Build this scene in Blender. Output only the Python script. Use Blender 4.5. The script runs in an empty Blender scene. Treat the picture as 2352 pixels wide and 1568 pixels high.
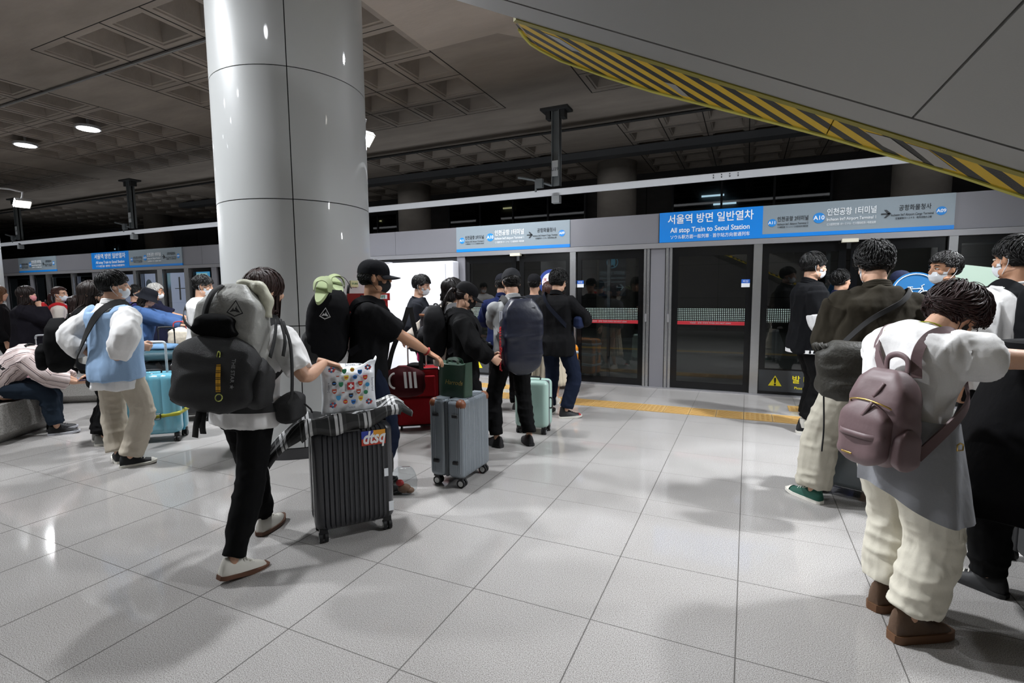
import bpy, math, random
import numpy as np
from mathutils import Vector, Matrix
V = Vector
PI = math.pi
R = math.radians
SC = bpy.context.scene
COL = SC.collection

# ---------------------------------------------------------------- camera, world, light, exposure
cam_data = bpy.data.cameras.new('camera')
cam_data.sensor_width = 36.0
cam_data.lens = 1173.05 / 2352 * 36.0
cam_data.clip_start = 0.05
cam_data.clip_end = 200
cam = bpy.data.objects.new('camera', cam_data)
COL.objects.link(cam)
YAW, PITCH, ROLL, CAM_H = -0.43196, 0.09645, -0.00879, 1.48
_fw = V((math.sin(YAW) * math.cos(PITCH), math.cos(YAW) * math.cos(PITCH), -math.sin(PITCH)))
_r = V((math.cos(YAW), -math.sin(YAW), 0))
_u = _r.cross(_fw)
_r2 = _r * math.cos(ROLL) + _u * math.sin(ROLL)
_u2 = -_r * math.sin(ROLL) + _u * math.cos(ROLL)
cam.matrix_world = Matrix(((_r2.x, _u2.x, -_fw.x, 0), (_r2.y, _u2.y, -_fw.y, 0),
                           (_r2.z, _u2.z, -_fw.z, CAM_H), (0, 0, 0, 1)))
SC.camera = cam

world = bpy.data.worlds.new('world')
SC.world = world
world.use_nodes = True
world.node_tree.nodes['Background'].inputs[0].default_value = (0.55, 0.6, 0.7, 1)
world.node_tree.nodes['Background'].inputs[1].default_value = 0.05

SC.view_settings.view_transform = 'Standard'
SC.view_settings.look = 'None'
SC.view_settings.exposure = 0.1
SC.view_settings.gamma = 1.0
SC.view_settings.use_curve_mapping = False
SC.cycles.use_denoising = True
SC.cycles.max_bounces = 6
SC.cycles.diffuse_bounces = 3
SC.cycles.glossy_bounces = 3
SC.cycles.transmission_bounces = 3
SC.cycles.transparent_max_bounces = 10
SC.cycles.caustics_reflective = False
SC.cycles.caustics_refractive = False
SC.cycles.sample_clamp_indirect = 4.0
SC.cycles.use_adaptive_sampling = True
SC.cycles.adaptive_threshold = 0.02

def area(name, loc, target, power, size=0.3, color=(1, 1, 1), spread=180, size_y=None, disk=False):
    l = bpy.data.lights.new(name, 'AREA')
    l.energy = power
    l.color = color
    l.size = size
    if size_y:
        l.shape = 'RECTANGLE'
        l.size_y = size_y
    elif disk:
        l.shape = 'DISK'
    l.spread = R(spread)
    o = bpy.data.objects.new(name, l)
    COL.objects.link(o)
    o.location = loc
    d = V(target) - V(loc)
    o.rotation_euler = d.to_track_quat('-Z', 'Y').to_euler()
    return o
COOL = (0.93, 0.96, 1.0)
WARM = (1.0, 0.93, 0.82)
# floodlights on brackets around the clad columns (their housings are built with the columns)
FLOODS = [  # (x, y, z, target, watts)
    (-3.86, 4.60, 3.13, (-0.9, 4.0, 0.0), 30),
    (-4.90, 4.30, 3.30, (-6.8, 5.2, 0.0), 25),
    (-11.55, 4.72, 3.05, (-8.6, 4.4, 0.0), 22),
    (-12.35, 4.55, 3.20, (-9.6, 6.4, 0.0), 30),
    (2.95, 6.90, 2.75, (1.0, 5.8, 0.0), 30),
    (3.10, 4.30, 3.30, (0.2, 5.0, 0.0), 26),
]
for i, (x, y, z, t, w) in enumerate(FLOODS):
    area('flood_light', (x, y, z), t, w, 0.16, COOL, 130)
# unseen spots near the column heads, with added pendant housings
PENDANTS = [(-2.72, 3.45, (1.2, 1.9, 0), 92), (-6.3, 1.2, (-4.6, 3.0, 1.6), 85), (-5.5, 4.5, (-6.8, 4.9, 0), 80), (-3.5, 5.05, (-4.6, 7.6, 0.4), 88),
            (2.85, 4.45, (0.9, 5.4, 0), 130), (-18.8, 4.3, (-17.5, 5.4, 0), 110)]
for (x, y, t, w) in PENDANTS:
    area('unseen_spot', (x, y, 4.92), t, w, 0.28, COOL, 104)
# added fill lamps brightening the rail, the far ceiling and the opposite platform
area('trackside_fill', (-12.0, 10.3, 2.3), (-12.0, 11.2, 3.75), 120, 44.0, COOL, 90, 0.2)
area('opposite_fill', (-8.0, 15.0, 5.3), (-8.0, 15.0, 0), 90, 30.0, COOL, 180, 0.6)
# round downlights recessed in the coffers
DOWN = [(-14.4, 7.24, 60), (-17.4, 7.27, 60), (-23.0, 6.6, 60), (-6.6, 6.6, 60), (-0.3, 6.9, 50)]  # all but the first two are unseen added lamps
# unseen downlights added behind the viewer for even overhead fill
DOWN_BACK = [(x, y, 47) for y in (-0.65, -2.62) for x in (-13.36, -10.41, -7.47, -5.5, -2.55, 0.39)]
for i, (x, y, w) in enumerate(DOWN + DOWN_BACK):
    area('down_light', (x, y, 5.40), (x, y, 0), w, 0.42, COOL, 150, disk=True)
# ---------------------------------------------------------------- materials
_M = {}
def srgb(c):
    if isinstance(c, str):
        c = c.lstrip('#')
        c = [int(c[i:i + 2], 16) / 255 for i in (0, 2, 4)]
    return tuple((x / 12.92 if x <= 0.04045 else ((x + 0.055) / 1.055) ** 2.4) for x in c[:3]) + (1,)
def newmat(name):
    m = bpy.data.materials.new(name)
    m.use_nodes = True
    nt = m.node_tree
    return m, nt, nt.nodes['Principled BSDF']
def node(nt, t, **kw):
    n = nt.nodes.new(t)
    for k, v in kw.items():
        setattr(n, k, v)
    return n
def obj_coord(nt, scale=(1, 1, 1)):
    tc = node(nt, 'ShaderNodeTexCoord')
    mp = node(nt, 'ShaderNodeMapping')
    mp.inputs['Scale'].default_value = scale
    nt.links.new(tc.outputs['Object'], mp.inputs['Vector'])
    return mp.outputs['Vector']
def add_bump(nt, b, vec, scale, strength, dist=0.01, detail=3):
    n = node(nt, 'ShaderNodeTexNoise')
    n.inputs['Scale'].default_value = scale
    n.inputs['Detail'].default_value = detail
    nt.links.new(vec, n.inputs['Vector'])
    bp = node(nt, 'ShaderNodeBump')
    bp.inputs['Strength'].default_value = strength
    bp.inputs['Distance'].default_value = dist
    nt.links.new(n.outputs['Fac'], bp.inputs['Height'])
    nt.links.new(bp.outputs['Normal'], b.inputs['Normal'])
    return n
def mat(name, col, rough=0.6, metal=0.0, bump=0.0, bscale=60.0, var=0.0, sheen=0.0, coat=0.0, spec=0.5, stretch=(1, 1, 1)):
    key = (name, col, rough, metal, bump, bscale, var)
    if key in _M:
        return _M[key]
    m, nt, b = newmat(name)
    c = srgb(col)
    b.inputs['Base Color'].default_value = c
    b.inputs['Roughness'].default_value = rough
    b.inputs['Metallic'].default_value = metal
    b.inputs['Sheen Weight'].default_value = sheen
    b.inputs['Coat Weight'].default_value = coat
    b.inputs['Specular IOR Level'].default_value = spec
    if bump or var:
        vec = obj_coord(nt, stretch)
        n = add_bump(nt, b, vec, bscale, bump)
        if var:
            n2 = node(nt, 'ShaderNodeTexNoise')
            n2.inputs['Scale'].default_value = bscale * 0.35
            n2.inputs['Detail'].default_value = 4
            nt.links.new(vec, n2.inputs['Vector'])
            mx = node(nt, 'ShaderNodeMix', data_type='RGBA')
            mx.inputs['A'].default_value = tuple(x * (1 - var) for x in c[:3]) + (1,)
            mx.inputs['B'].default_value = tuple(min(1, x * (1 + var)) for x in c[:3]) + (1,)
            nt.links.new(n2.outputs['Fac'], mx.inputs['Factor'])
            nt.links.new(mx.outputs['Result'], b.inputs['Base Color'])
    _M[key] = m
    return m
def cloth(name, col, rough=0.85, bump=0.12, bscale=520):
    key = ('cloth', name, col)
    if key in _M:
        return _M[key]
    m = mat(name, col, rough, 0, bump, bscale, 0.06, sheen=0.0, spec=0.14)
    nt = m.node_tree
    b = nt.nodes['Principled BSDF']
    fine = b.inputs['Normal'].links[0].from_node
    vec = obj_coord(nt, (1, 1, .6))
    n = node(nt, 'ShaderNodeTexNoise')
    n.inputs['Scale'].default_value = 13
    n.inputs['Detail'].default_value = 2.5
    n.inputs['Distortion'].default_value = 0.25
    nt.links.new(vec, n.inputs['Vector'])
    bp = node(nt, 'ShaderNodeBump')
    bp.inputs['Strength'].default_value = 0.42
    bp.inputs['Distance'].default_value = 0.02
    nt.links.new(n.outputs['Fac'], bp.inputs['Height'])
    nt.links.new(bp.outputs['Normal'], fine.inputs['Normal'])
    _M[key] = m
    return m
def emit(name, col, strength, sample=False):
    key = (name, col, strength)
    if key in _M:
        return _M[key]
    m, nt, b = newmat(name)
    b.inputs['Base Color'].default_value = (0, 0, 0, 1)
    b.inputs['Emission Color'].default_value = srgb(col)
    b.inputs['Emission Strength'].default_value = strength
    if not sample:
        m.cycles.emission_sampling = 'NONE'
    _M[key] = m
    return m
def ramp(nt, fac, stops, interp='LINEAR'):
    r = node(nt, 'ShaderNodeValToRGB')
    r.color_ramp.interpolation = interp
    e = r.color_ramp.elements
    while len(e) < len(stops):
        e.new(0.5)
    for i, (p, c) in enumerate(stops):
        e[i].position = p
        e[i].color = c
    nt.links.new(fac, r.inputs['Fac'])
    return r
def granite(name, c_lo, c_hi, spot, rough=0.18, scale=250, grime=0.15):
    m, nt, b = newmat(name)
    b.inputs['Specular IOR Level'].default_value = 0.32
    vec = obj_coord(nt)
    n1 = node(nt, 'ShaderNodeTexNoise')
    n1.inputs['Scale'].default_value = scale
    n1.inputs['Detail'].default_value = 5
    n1.inputs['Roughness'].default_value = 0.7
    nt.links.new(vec, n1.inputs['Vector'])
    r1 = ramp(nt, n1.outputs['Fac'], [(0.36, srgb(spot)), (0.47, srgb(c_lo)), (0.60, srgb(c_hi))])
    n2 = node(nt, 'ShaderNodeTexNoise')
    n2.inputs['Scale'].default_value = 0.9
    n2.inputs['Detail'].default_value = 5
    nt.links.new(vec, n2.inputs['Vector'])
    r2 = ramp(nt, n2.outputs['Fac'], [(0.3, (1 - grime, 1 - grime * 1.05, 1 - grime * 1.1, 1)), (0.7, (1, 1, 1, 1))])
    mx = node(nt, 'ShaderNodeMix', data_type='RGBA', blend_type='MULTIPLY')
    mx.inputs['Factor'].default_value = 1
    nt.links.new(r1.outputs['Color'], mx.inputs['A'])
    nt.links.new(r2.outputs['Color'], mx.inputs['B'])
    nt.links.new(mx.outputs['Result'], b.inputs['Base Color'])
    b.inputs['Roughness'].default_value = rough
    n3 = node(nt, 'ShaderNodeMapRange')
    n3.inputs['To Min'].default_value = rough * 0.8
    n3.inputs['To Max'].default_value = rough * 1.5
    nt.links.new(n2.outputs['Fac'], n3.inputs['Value'])
    nt.links.new(n3.outputs['Result'], b.inputs['Roughness'])
    return m
def concrete(name, c, var=0.25, rough=0.85):
    m, nt, b = newmat(name)
    vec = obj_coord(nt, (0.35, 1.2, 1.0))
    n1 = node(nt, 'ShaderNodeTexNoise')
    n1.inputs['Scale'].default_value = 1.6
    n1.inputs['Detail'].default_value = 8
    n1.inputs['Roughness'].default_value = 0.62
    nt.links.new(vec, n1.inputs['Vector'])
    cc = srgb(c)
    lo = tuple(x * (1 - var) for x in cc[:3]) + (1,)
    hi = tuple(min(1, x * (1 + var)) for x in cc[:3]) + (1,)
    r1 = ramp(nt, n1.outputs['Fac'], [(0.3, lo), (0.7, hi)])
    nt.links.new(r1.outputs['Color'], b.inputs['Base Color'])
    b.inputs['Roughness'].default_value = rough
    add_bump(nt, b, vec, 25, 0.25, 0.01, 6)
    return m
def glassmat(name, tint, rough=0.02, ior=1.5, fmin=0.0):
    m = bpy.data.materials.new(name)
    m.use_nodes = True
    nt = m.node_tree
    nt.nodes.clear()
    out = node(nt, 'ShaderNodeOutputMaterial')
    tr = node(nt, 'ShaderNodeBsdfTransparent')
    tr.inputs[0].default_value = srgb(tint)
    gl = node(nt, 'ShaderNodeBsdfGlossy')
    gl.inputs['Roughness'].default_value = rough
    fr = node(nt, 'ShaderNodeFresnel')
    fr.inputs['IOR'].default_value = ior
    ad = node(nt, 'ShaderNodeMath', operation='ADD')
    ad.inputs[1].default_value = fmin
    nt.links.new(fr.outputs[0], ad.inputs[0])
    ge = node(nt, 'ShaderNodeNewGeometry')
    om = node(nt, 'ShaderNodeMath', operation='SUBTRACT')
    om.inputs[0].default_value = 1.0
    nt.links.new(ge.outputs['Backfacing'], om.inputs[1])
    ml = node(nt, 'ShaderNodeMath', operation='MULTIPLY')
    nt.links.new(ad.outputs[0], ml.inputs[0])
    nt.links.new(om.outputs[0], ml.inputs[1])
    mx = node(nt, 'ShaderNodeMixShader')
    nt.links.new(ml.outputs[0], mx.inputs[0])
    nt.links.new(tr.outputs[0], mx.inputs[1])
    nt.links.new(gl.outputs[0], mx.inputs[2])
    nt.links.new(mx.outputs[0], out.inputs[0])
    return m
def stripes_mat(name, axis, stops, period, rough=0.8, rot=(0, 0, 0), uv=False):
    """constant-colour bands repeating along one object axis; stops = [(position 0..1, colour)]"""
    m, nt, b = newmat(name)
    tc = node(nt, 'ShaderNodeTexCoord')
    mp = node(nt, 'ShaderNodeMapping')
    mp.inputs['Rotation'].default_value = rot
    nt.links.new(tc.outputs['UV' if uv else 'Object'], mp.inputs['Vector'])
    sp = node(nt, 'ShaderNodeSeparateXYZ')
    nt.links.new(mp.outputs['Vector'], sp.inputs[0])
    dv = node(nt, 'ShaderNodeMath', operation='DIVIDE')
    dv.inputs[1].default_value = period
    nt.links.new(sp.outputs[axis], dv.inputs[0])
    fl = node(nt, 'ShaderNodeMath', operation='FRACT')
    nt.links.new(dv.outputs[0], fl.inputs[0])
    r = ramp(nt, fl.outputs[0], [(p, srgb(c)) for p, c in stops], 'CONSTANT')
    nt.links.new(r.outputs['Color'], b.inputs['Base Color'])
    b.inputs['Roughness'].default_value = rough
    b.inputs['Specular IOR Level'].default_value = 0.3
    add_bump(nt, b, mp.outputs['Vector'], 200, 0.2)
    return m
def plaid_mat(name):
    m, nt, b = newmat(name)
    tc = node(nt, 'ShaderNodeTexCoord')
    sp = node(nt, 'ShaderNodeSeparateXYZ')
    nt.links.new(tc.outputs['UV'], sp.inputs[0])
    cols = []
    for ax, per in ((0, 0.17), (1, 0.17)):
        dv = node(nt, 'ShaderNodeMath', operation='DIVIDE')
        dv.inputs[1].default_value = per
        nt.links.new(sp.outputs[ax], dv.inputs[0])
        fl = node(nt, 'ShaderNodeMath', operation='FRACT')
        nt.links.new(dv.outputs[0], fl.inputs[0])
        k = lambda v: (v, v, v, 1)
        r = ramp(nt, fl.outputs[0], [(0, k(0.012)), (0.42, k(0.10)), (0.46, k(0.012)), (0.62, k(0.42)), (0.72, k(0.02)), (0.77, k(0.42)), (0.87, k(0.03))], 'CONSTANT')
        cols.append(r.outputs['Color'])
    mx = node(nt, 'ShaderNodeMix', data_type='RGBA', blend_type='ADD')
    mx.inputs['Factor'].default_value = 0.85
    nt.links.new(cols[0], mx.inputs['A'])
    nt.links.new(cols[1], mx.inputs['B'])
    nt.links.new(mx.outputs['Result'], b.inputs['Base Color'])
    b.inputs['Roughness'].default_value = 0.9
    b.inputs['Specular IOR Level'].default_value = 0.2
    return m
def dots_mat(name):
    """safety-dot band printed on glass: white dots, clear between"""
    m, nt, b = newmat(name)
    tc = node(nt, 'ShaderNodeTexCoord')
    sp = node(nt, 'ShaderNodeSeparateXYZ')
    nt.links.new(tc.outputs['Object'], sp.inputs[0])
    ds = []
    for ax in (0, 2):
        ml = node(nt, 'ShaderNodeMath', operation='MULTIPLY')
        ml.inputs[1].default_value = 1 / 0.026
        nt.links.new(sp.outputs[ax], ml.inputs[0])
        fr = node(nt, 'ShaderNodeMath', operation='FRACT')
        nt.links.new(ml.outputs[0], fr.inputs[0])
        sb = node(nt, 'ShaderNodeMath', operation='SUBTRACT')
        sb.inputs[1].default_value = 0.5
        nt.links.new(fr.outputs[0], sb.inputs[0])
        pw = node(nt, 'ShaderNodeMath', operation='MULTIPLY')
        nt.links.new(sb.outputs[0], pw.inputs[0])
        nt.links.new(sb.outputs[0], pw.inputs[1])
        ds.append(pw.outputs[0])
    ad = node(nt, 'ShaderNodeMath', operation='ADD')
    nt.links.new(ds[0], ad.inputs[0])
    nt.links.new(ds[1], ad.inputs[1])
    lt = node(nt, 'ShaderNodeMath', operation='LESS_THAN')
    lt.inputs[1].default_value = 0.085
    nt.links.new(ad.outputs[0], lt.inputs[0])
    nt.links.new(lt.outputs[0], b.inputs['Alpha'])
    b.inputs['Base Color'].default_value = srgb('#a9bdb6')
    b.inputs['Roughness'].default_value = 0.5
    return m

# ---------------------------------------------------------------- geometry helper
class G:
    def __init__(s):
        s.v, s.f, s.m, s.uv = [], [], [], None
    def add(s, vs, fs, mi=0):
        o = len(s.v)
        s.v.extend([tuple(p) for p in vs])
        s.f.extend([tuple(i + o for i in f) for f in fs])
        s.m.extend([mi] * len(fs))
        return s
    def merge(s, g, M=None, mi=None):
        vs = g.v if M is None else [tuple(M @ V(p)) for p in g.v]
        o = len(s.v)
        s.v.extend(vs)
        s.f.extend([tuple(i + o for i in f) for f in g.f])
        s.m.extend(g.m if mi is None else [mi] * len(g.f))
        return s
    def box(s, c, d, mi=0, M=None, taper=1.0):
        x, y, z = d[0] / 2, d[1] / 2, d[2] / 2
        vs = []
        for k in (-1, 1):
            t = taper if k > 0 else 1
            vs += [V((-x * t, -y * t, k * z)), V((x * t, -y * t, k * z)), V((x * t, y * t, k * z)), V((-x * t, y * t, k * z))]
        vs = [(M @ p if M is not None else p) + V(c) for p in vs]
        return s.add(vs, [(3, 2, 1, 0), (4, 5, 6, 7), (0, 1, 5, 4), (1, 2, 6, 5), (2, 3, 7, 6), (3, 0, 4, 7)], mi)
    def bx(s, x0, x1, y0, y1, z0, z1, mi=0):
        return s.box(((x0 + x1) / 2, (y0 + y1) / 2, (z0 + z1) / 2), (x1 - x0, y1 - y0, z1 - z0), mi)
    def loops(s, ls, mi=0, cap=True, closed=True):
        n = len(ls[0])
        vs = [p for l in ls for p in l]
        fs = []
        for i in range(len(ls) - 1):
            for j in range(n if closed else n - 1):
                k = (j + 1) % n
                fs.append((i * n + j, i * n + k, (i + 1) * n + k, (i + 1) * n + j))
        if cap and closed:
            fs.append(tuple(range(n - 1, -1, -1)))
            fs.append(tuple((len(ls) - 1) * n + j for j in range(n)))
        return s.add(vs, fs, mi)
    def tube(s, pts, rad, seg=10, mi=0, cap=True, up=None, flat=1.0):
        """tube along a polyline; rad scalar, list, or list of (rx, ry)"""
        pts = [V(p) for p in pts]
        n = len(pts)
        if not isinstance(rad, (list, tuple)):
            rad = [rad] * n
        elif isinstance(rad, tuple):
            rad = [rad] * n
        ls = []
        nx = None
        for i, p in enumerate(pts):
            t = (pts[min(i + 1, n - 1)] - pts[max(i - 1, 0)])
            if t.length < 1e-9:
                t = V((0, 0, 1))
            t.normalize()
            if nx is None:
                ref = V(up) if up is not None else (V((1, 0, 0)) if abs(t.x) < 0.8 else V((0, 1, 0)))
                nx = (ref - t * ref.dot(t))
            else:
                nx = nx - t * nx.dot(t)
            if nx.length < 1e-6:
                nx = V((0, 1, 0)) - t * t.y
            nx = nx.normalized()
            ny = t.cross(nx)
            r = rad[i]
            rx, ry = r if isinstance(r, (tuple, list)) else (r, r * flat)
            ls.append([p + nx * (rx * math.cos(a)) + ny * (ry * math.sin(a)) for a in (2 * PI * j / seg for j in range(seg))])
        return s.loops(ls, mi, cap)
    def ell(s, c, r, seg=16, rings=10, mi=0, M=None):
        vs, fs = [], []
        c = V(c)
        for i in range(rings + 1):
            th = PI * i / rings
            for j in range(seg):
                ph = 2 * PI * j / seg
                p = V((r[0] * math.sin(th) * math.cos(ph), r[1] * math.sin(th) * math.sin(ph), r[2] * math.cos(th)))
                vs.append((M @ p if M is not None else p) + c)
        for i in range(rings):
            for j in range(seg):
                k = (j + 1) % seg
                fs.append((i * seg + j, (i + 1) * seg + j, (i + 1) * seg + k, i * seg + k))
        return s.add(vs, fs, mi)
    def cyl(s, c, r, h, seg=24, mi=0, axis=2, r2=None):
        c = V(c)
        d = V((0, 0, 0))
        d[axis] = h / 2
        r2 = r if r2 is None else r2
        a, b = [(1, 2), (2, 0), (0, 1)][axis]
        ls = []
        for sg, rr in ((-1, r), (1, r2)):
            l = []
            for j in range(seg):
                p = c + d * sg
                p[a] += rr * math.cos(2 * PI * j / seg)
                p[b] += rr * math.sin(2 * PI * j / seg)
                l.append(p)
            ls.append(l)
        return s.loops(ls, mi)
    def poly(s, pts, mi=0):
        return s.add(pts, [tuple(range(len(pts)))], mi)
    def prism(s, pts, d, mi=0):
        d = V(d)
        a = [V(p) for p in pts]
        b = [p + d for p in a]
        return s.loops([a, b], mi)
    def rbox(s, c, d, r, n=4, mi=0, e=None):
        """box with rounded vertical and horizontal edges (superellipse blend)"""
        nx = 14
        g = []
        w, dp, h = d[0] / 2, d[1] / 2, d[2] / 2
        zs = []
        for i in range(n + 1):
            a = PI / 2 * i / n
            zs.append((-h + r * (1 - math.sin(a)), r * (1 - math.cos(a))))
        prof = list(reversed([(z, ins) for z, ins in zs]))
        prof = [(-h + r - r * math.cos(PI / 2 * i / n), r - r * math.sin(PI / 2 * i / n)) for i in range(n + 1)]
        prof += [(-z, ins) for z, ins in reversed(prof)]
        ls = []
        for z, ins in prof:
            l = []
            for qx, qy, a0 in ((1, 1, 0), (-1, 1, PI / 2), (-1, -1, PI), (1, -1, 1.5 * PI)):
                for k in range(n + 1):
                    a = a0 + PI / 2 * k / n
                    rr = max(r - ins, 0.0005)
                    l.append(V((c[0] + qx * (w - r) + rr * math.cos(a), c[1] + qy * (dp - r) + rr * math.sin(a), c[2] + z)))
            ls.append(l)
        return s.loops(ls, mi)
    def mesh(s, name, mats, smooth=True, auto=None):
        me = bpy.data.meshes.new(name)
        me.from_pydata([tuple(p) for p in s.v], [], s.f)
        if not isinstance(mats, (list, tuple)):
            mats = [mats]
        for m in mats:
            me.materials.append(m)
        if len(mats) > 1:
            me.polygons.foreach_set('material_index', s.m)
        if s.uv is not None:
            ul = me.uv_layers.new(name='UVMap')
            li = np.empty(len(me.loops), dtype=np.int32)
            me.loops.foreach_get('vertex_index', li)
            ul.data.foreach_set('uv', np.asarray(s.uv, dtype=np.float32)[li].ravel())
        me.update()
        if smooth:
            me.shade_smooth()
            if auto is not None:
                me.set_sharp_from_angle(angle=R(auto))
        return me
    def build(s, name, mats, parent=None, smooth=False, auto=35, label=None):
        o = bpy.data.objects.new(name, s.mesh(name, mats, smooth, auto))
        COL.objects.link(o)
        o.parent = parent
        if label:
            o['label'] = label
        return o
GROUPS = {'person': 'travellers waiting on the platform', 'backpack': 'backpacks worn by the travellers', 'suitcase': 'wheeled luggage of the travellers', 'floodlight': 'floodlights on the column brackets',
          'granite_bench': 'granite benches', 'route_sign': 'route signs on the header', 'destination_sign': 'train signs on the header', 'slipper': 'pair of slippers on the pack', 'information_screen': 'screens behind the glass',
          'crossbody_bag': 'sling bags worn by the travellers', 'phone': 'phones in hand', 'door_notice': 'notices on the door glass'}
def thing(name, label, cat, loc=(0, 0, 0), rz=0.0, group=None, rx=0.0, ry=0.0):
    group = group or GROUPS.get(name)
    o = bpy.data.objects.new(name, None)
    o.empty_display_size = 0.1
    COL.objects.link(o)
    o.location = loc
    o.rotation_euler = (rx, ry, rz)
    o['label'] = label
    o['category'] = cat
    if group:
        o['group'] = group
    return o
def tag(o, label, cat, group=None):
    o['label'] = label
    o['category'] = cat
    if group:
        o['group'] = group
    return o
def struct(g, name, mats, smooth=False, auto=35, label=None):
    o = g.build(name, mats, None, smooth, auto)
    o['kind'] = 'structure'
    if label:
        o['label'] = label
    return o
def text(body, size, loc, rot, material, parent=None, name='lettering', bold=0.0, width=None, align='CENTER', depth=0.0006, shear=0.0, spacing=1.0):
    cu = bpy.data.curves.new(name, 'FONT')
    cu.body = body
    cu.size = size
    cu.align_x = align
    cu.align_y = 'CENTER'
    cu.extrude = depth
    cu.offset = bold * size
    cu.shear = shear
    cu.space_character = spacing
    cu.resolution_u = 3
    t = bpy.data.objects.new(name, cu)
    COL.objects.link(t)
    dg = bpy.context.evaluated_depsgraph_get()
    me = bpy.data.meshes.new_from_object(t.evaluated_get(dg))
    bpy.data.objects.remove(t)
    me.materials.clear()
    me.materials.append(material)
    o = bpy.data.objects.new(name, me)
    COL.objects.link(o)
    if width and len(me.vertices):
        xs = [v.co.x for v in me.vertices]
        k = width / max(1e-6, max(xs) - min(xs))
        for v in me.vertices:
            v.co.x *= k
    o.location = loc
    o.rotation_euler = rot
    o.parent = parent
    return o
def smoothpath(pts, n=6):
    """Catmull-Rom through points"""
    P = [V(p) for p in pts]
    P = [P[0] * 2 - P[1]] + P + [P[-1] * 2 - P[-2]]
    out = []
    for i in range(1, len(P) - 2):
        for k in range(n):
            t = k / n
            a, b, c, d = P[i - 1], P[i], P[i + 1], P[i + 2]
            out.append(0.5 * ((2 * b) + (c - a) * t + (2 * a - 5 * b + 4 * c - d) * t * t + (3 * b - a - 3 * c + d) * t ** 3))
    out.append(P[-2])
    return out
def ribbon(g, pts, width, thick, out, mi=0, n=5):
    """flat strap; out(p) gives the face normal"""
    P = smoothpath(pts, n)
    ls = []
    for i, p in enumerate(P):
        t = (P[min(i + 1, len(P) - 1)] - P[max(i - 1, 0)]).normalized()
        o = V(out(p)) if callable(out) else V(out)
        o = (o - t * o.dot(t))
        o = o.normalized() if o.length > 1e-6 else V((0, 0, 1))
        s_ = t.cross(o).normalized()
        w, h = width / 2, thick
        ls.append([p + s_ * w, p + s_ * w * 0.96 + o * h, p - s_ * w * 0.96 + o * h, p - s_ * w])
    return g.loops(ls, mi)
def vnoise(P, seed=0):
    P = np.asarray(P, dtype=np.float64)
    i = np.floor(P).astype(np.int64)
    f = P - i
    f = f * f * (3 - 2 * f)
    def h(x, y, z):
        n = (x * 374761393 + y * 668265263 + z * 1440662683 + seed * 974634777) & 0xffffffff
        n = ((n ^ (n >> 13)) * 1274126177) & 0xffffffff
        return ((n ^ (n >> 16)) & 0xffff) / 65535.0
    r = 0
    for a in (0, 1):
        wx = f[:, 0] if a else 1 - f[:, 0]
        for b in (0, 1):
            wy = f[:, 1] if b else 1 - f[:, 1]
            for c in (0, 1):
                wz = f[:, 2] if c else 1 - f[:, 2]
                r = r + wx * wy * wz * h(i[:, 0] + a, i[:, 1] + b, i[:, 2] + c)
    return r * 2 - 1
def remesh(g, voxel, smooth=2, name='body'):
    me = g.mesh(name, [], False)
    o = bpy.data.objects.new('tmp', me)
    COL.objects.link(o)
    md = o.modifiers.new('r', 'REMESH')
    md.mode = 'VOXEL'
    md.voxel_size = voxel
    if smooth:
        sm = o.modifiers.new('s', 'SMOOTH')
        sm.factor = 0.5
        sm.iterations = smooth
    dg = bpy.context.evaluated_depsgraph_get()
    m2 = bpy.data.meshes.new_from_object(o.evaluated_get(dg))
    bpy.data.objects.remove(o)
    bpy.data.meshes.remove(me)
    nv = len(m2.vertices)
    co = np.empty(nv * 3)
    m2.vertices.foreach_get('co', co)
    no = np.empty(nv * 3)
    m2.vertices.foreach_get('normal', no)
    out = G()
    out.v = co.reshape(-1, 3)
    out.f = [tuple(p.vertices) for p in m2.polygons]
    out.m = [0] * len(out.f)
    out.n = no.reshape(-1, 3)
    bpy.data.meshes.remove(m2)
    return out
def fold(r, amp, freq, seed=0, ridge=True, mask=None):
    """push a remeshed surface along its normals by stretched noise: cloth folds"""
    n = vnoise(r.v * np.array(freq), seed)
    n2 = vnoise(r.v * np.array(freq) * 2.1 + 7.3, seed + 5)
    d = (1 - 2 * np.abs(n)) if ridge else n
    d = (d + 0.4 * n2) * amp
    if mask is not None:
        d = d * mask(r.v)
    r.v = r.v + r.n * d[:, None]
    return r
# ---------------------------------------------------------------- the hall
TX = (PI / 2, 0, 0)
m_floor = granite('granite_floor', '#a09d9a', '#c6c4c2', '#66625f', .06)
m_joint = mat('floor_joint', '#5c5956', 0.8)
m_jl = mat('floor_joint_light', '#8b8884', 0.8)
g = G()
g.bx(-45, 14, -6, 8.25, -0.12, 0.0, 0)
for k in range(-50, 14):
    x = 0.602 * k
    g.bx(x - 0.0025, x + 0.0025, -6, 7.9, -0.001, 0.0006, 1)
ys = [0.913 + 0.607 * k for k in range(-9, 5)] + [3.595 + 0.604 * k for k in range(0, 7)]
for y in ys:
    g.bx(-45, 14, y - 0.0016, y + 0.0016, -0.001, 0.0005, 1 if y < 3 else 2)
struct(g, 'floor', [m_floor, m_joint, m_jl], label='pale speckled polished granite floor tiles of the platform')
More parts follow.
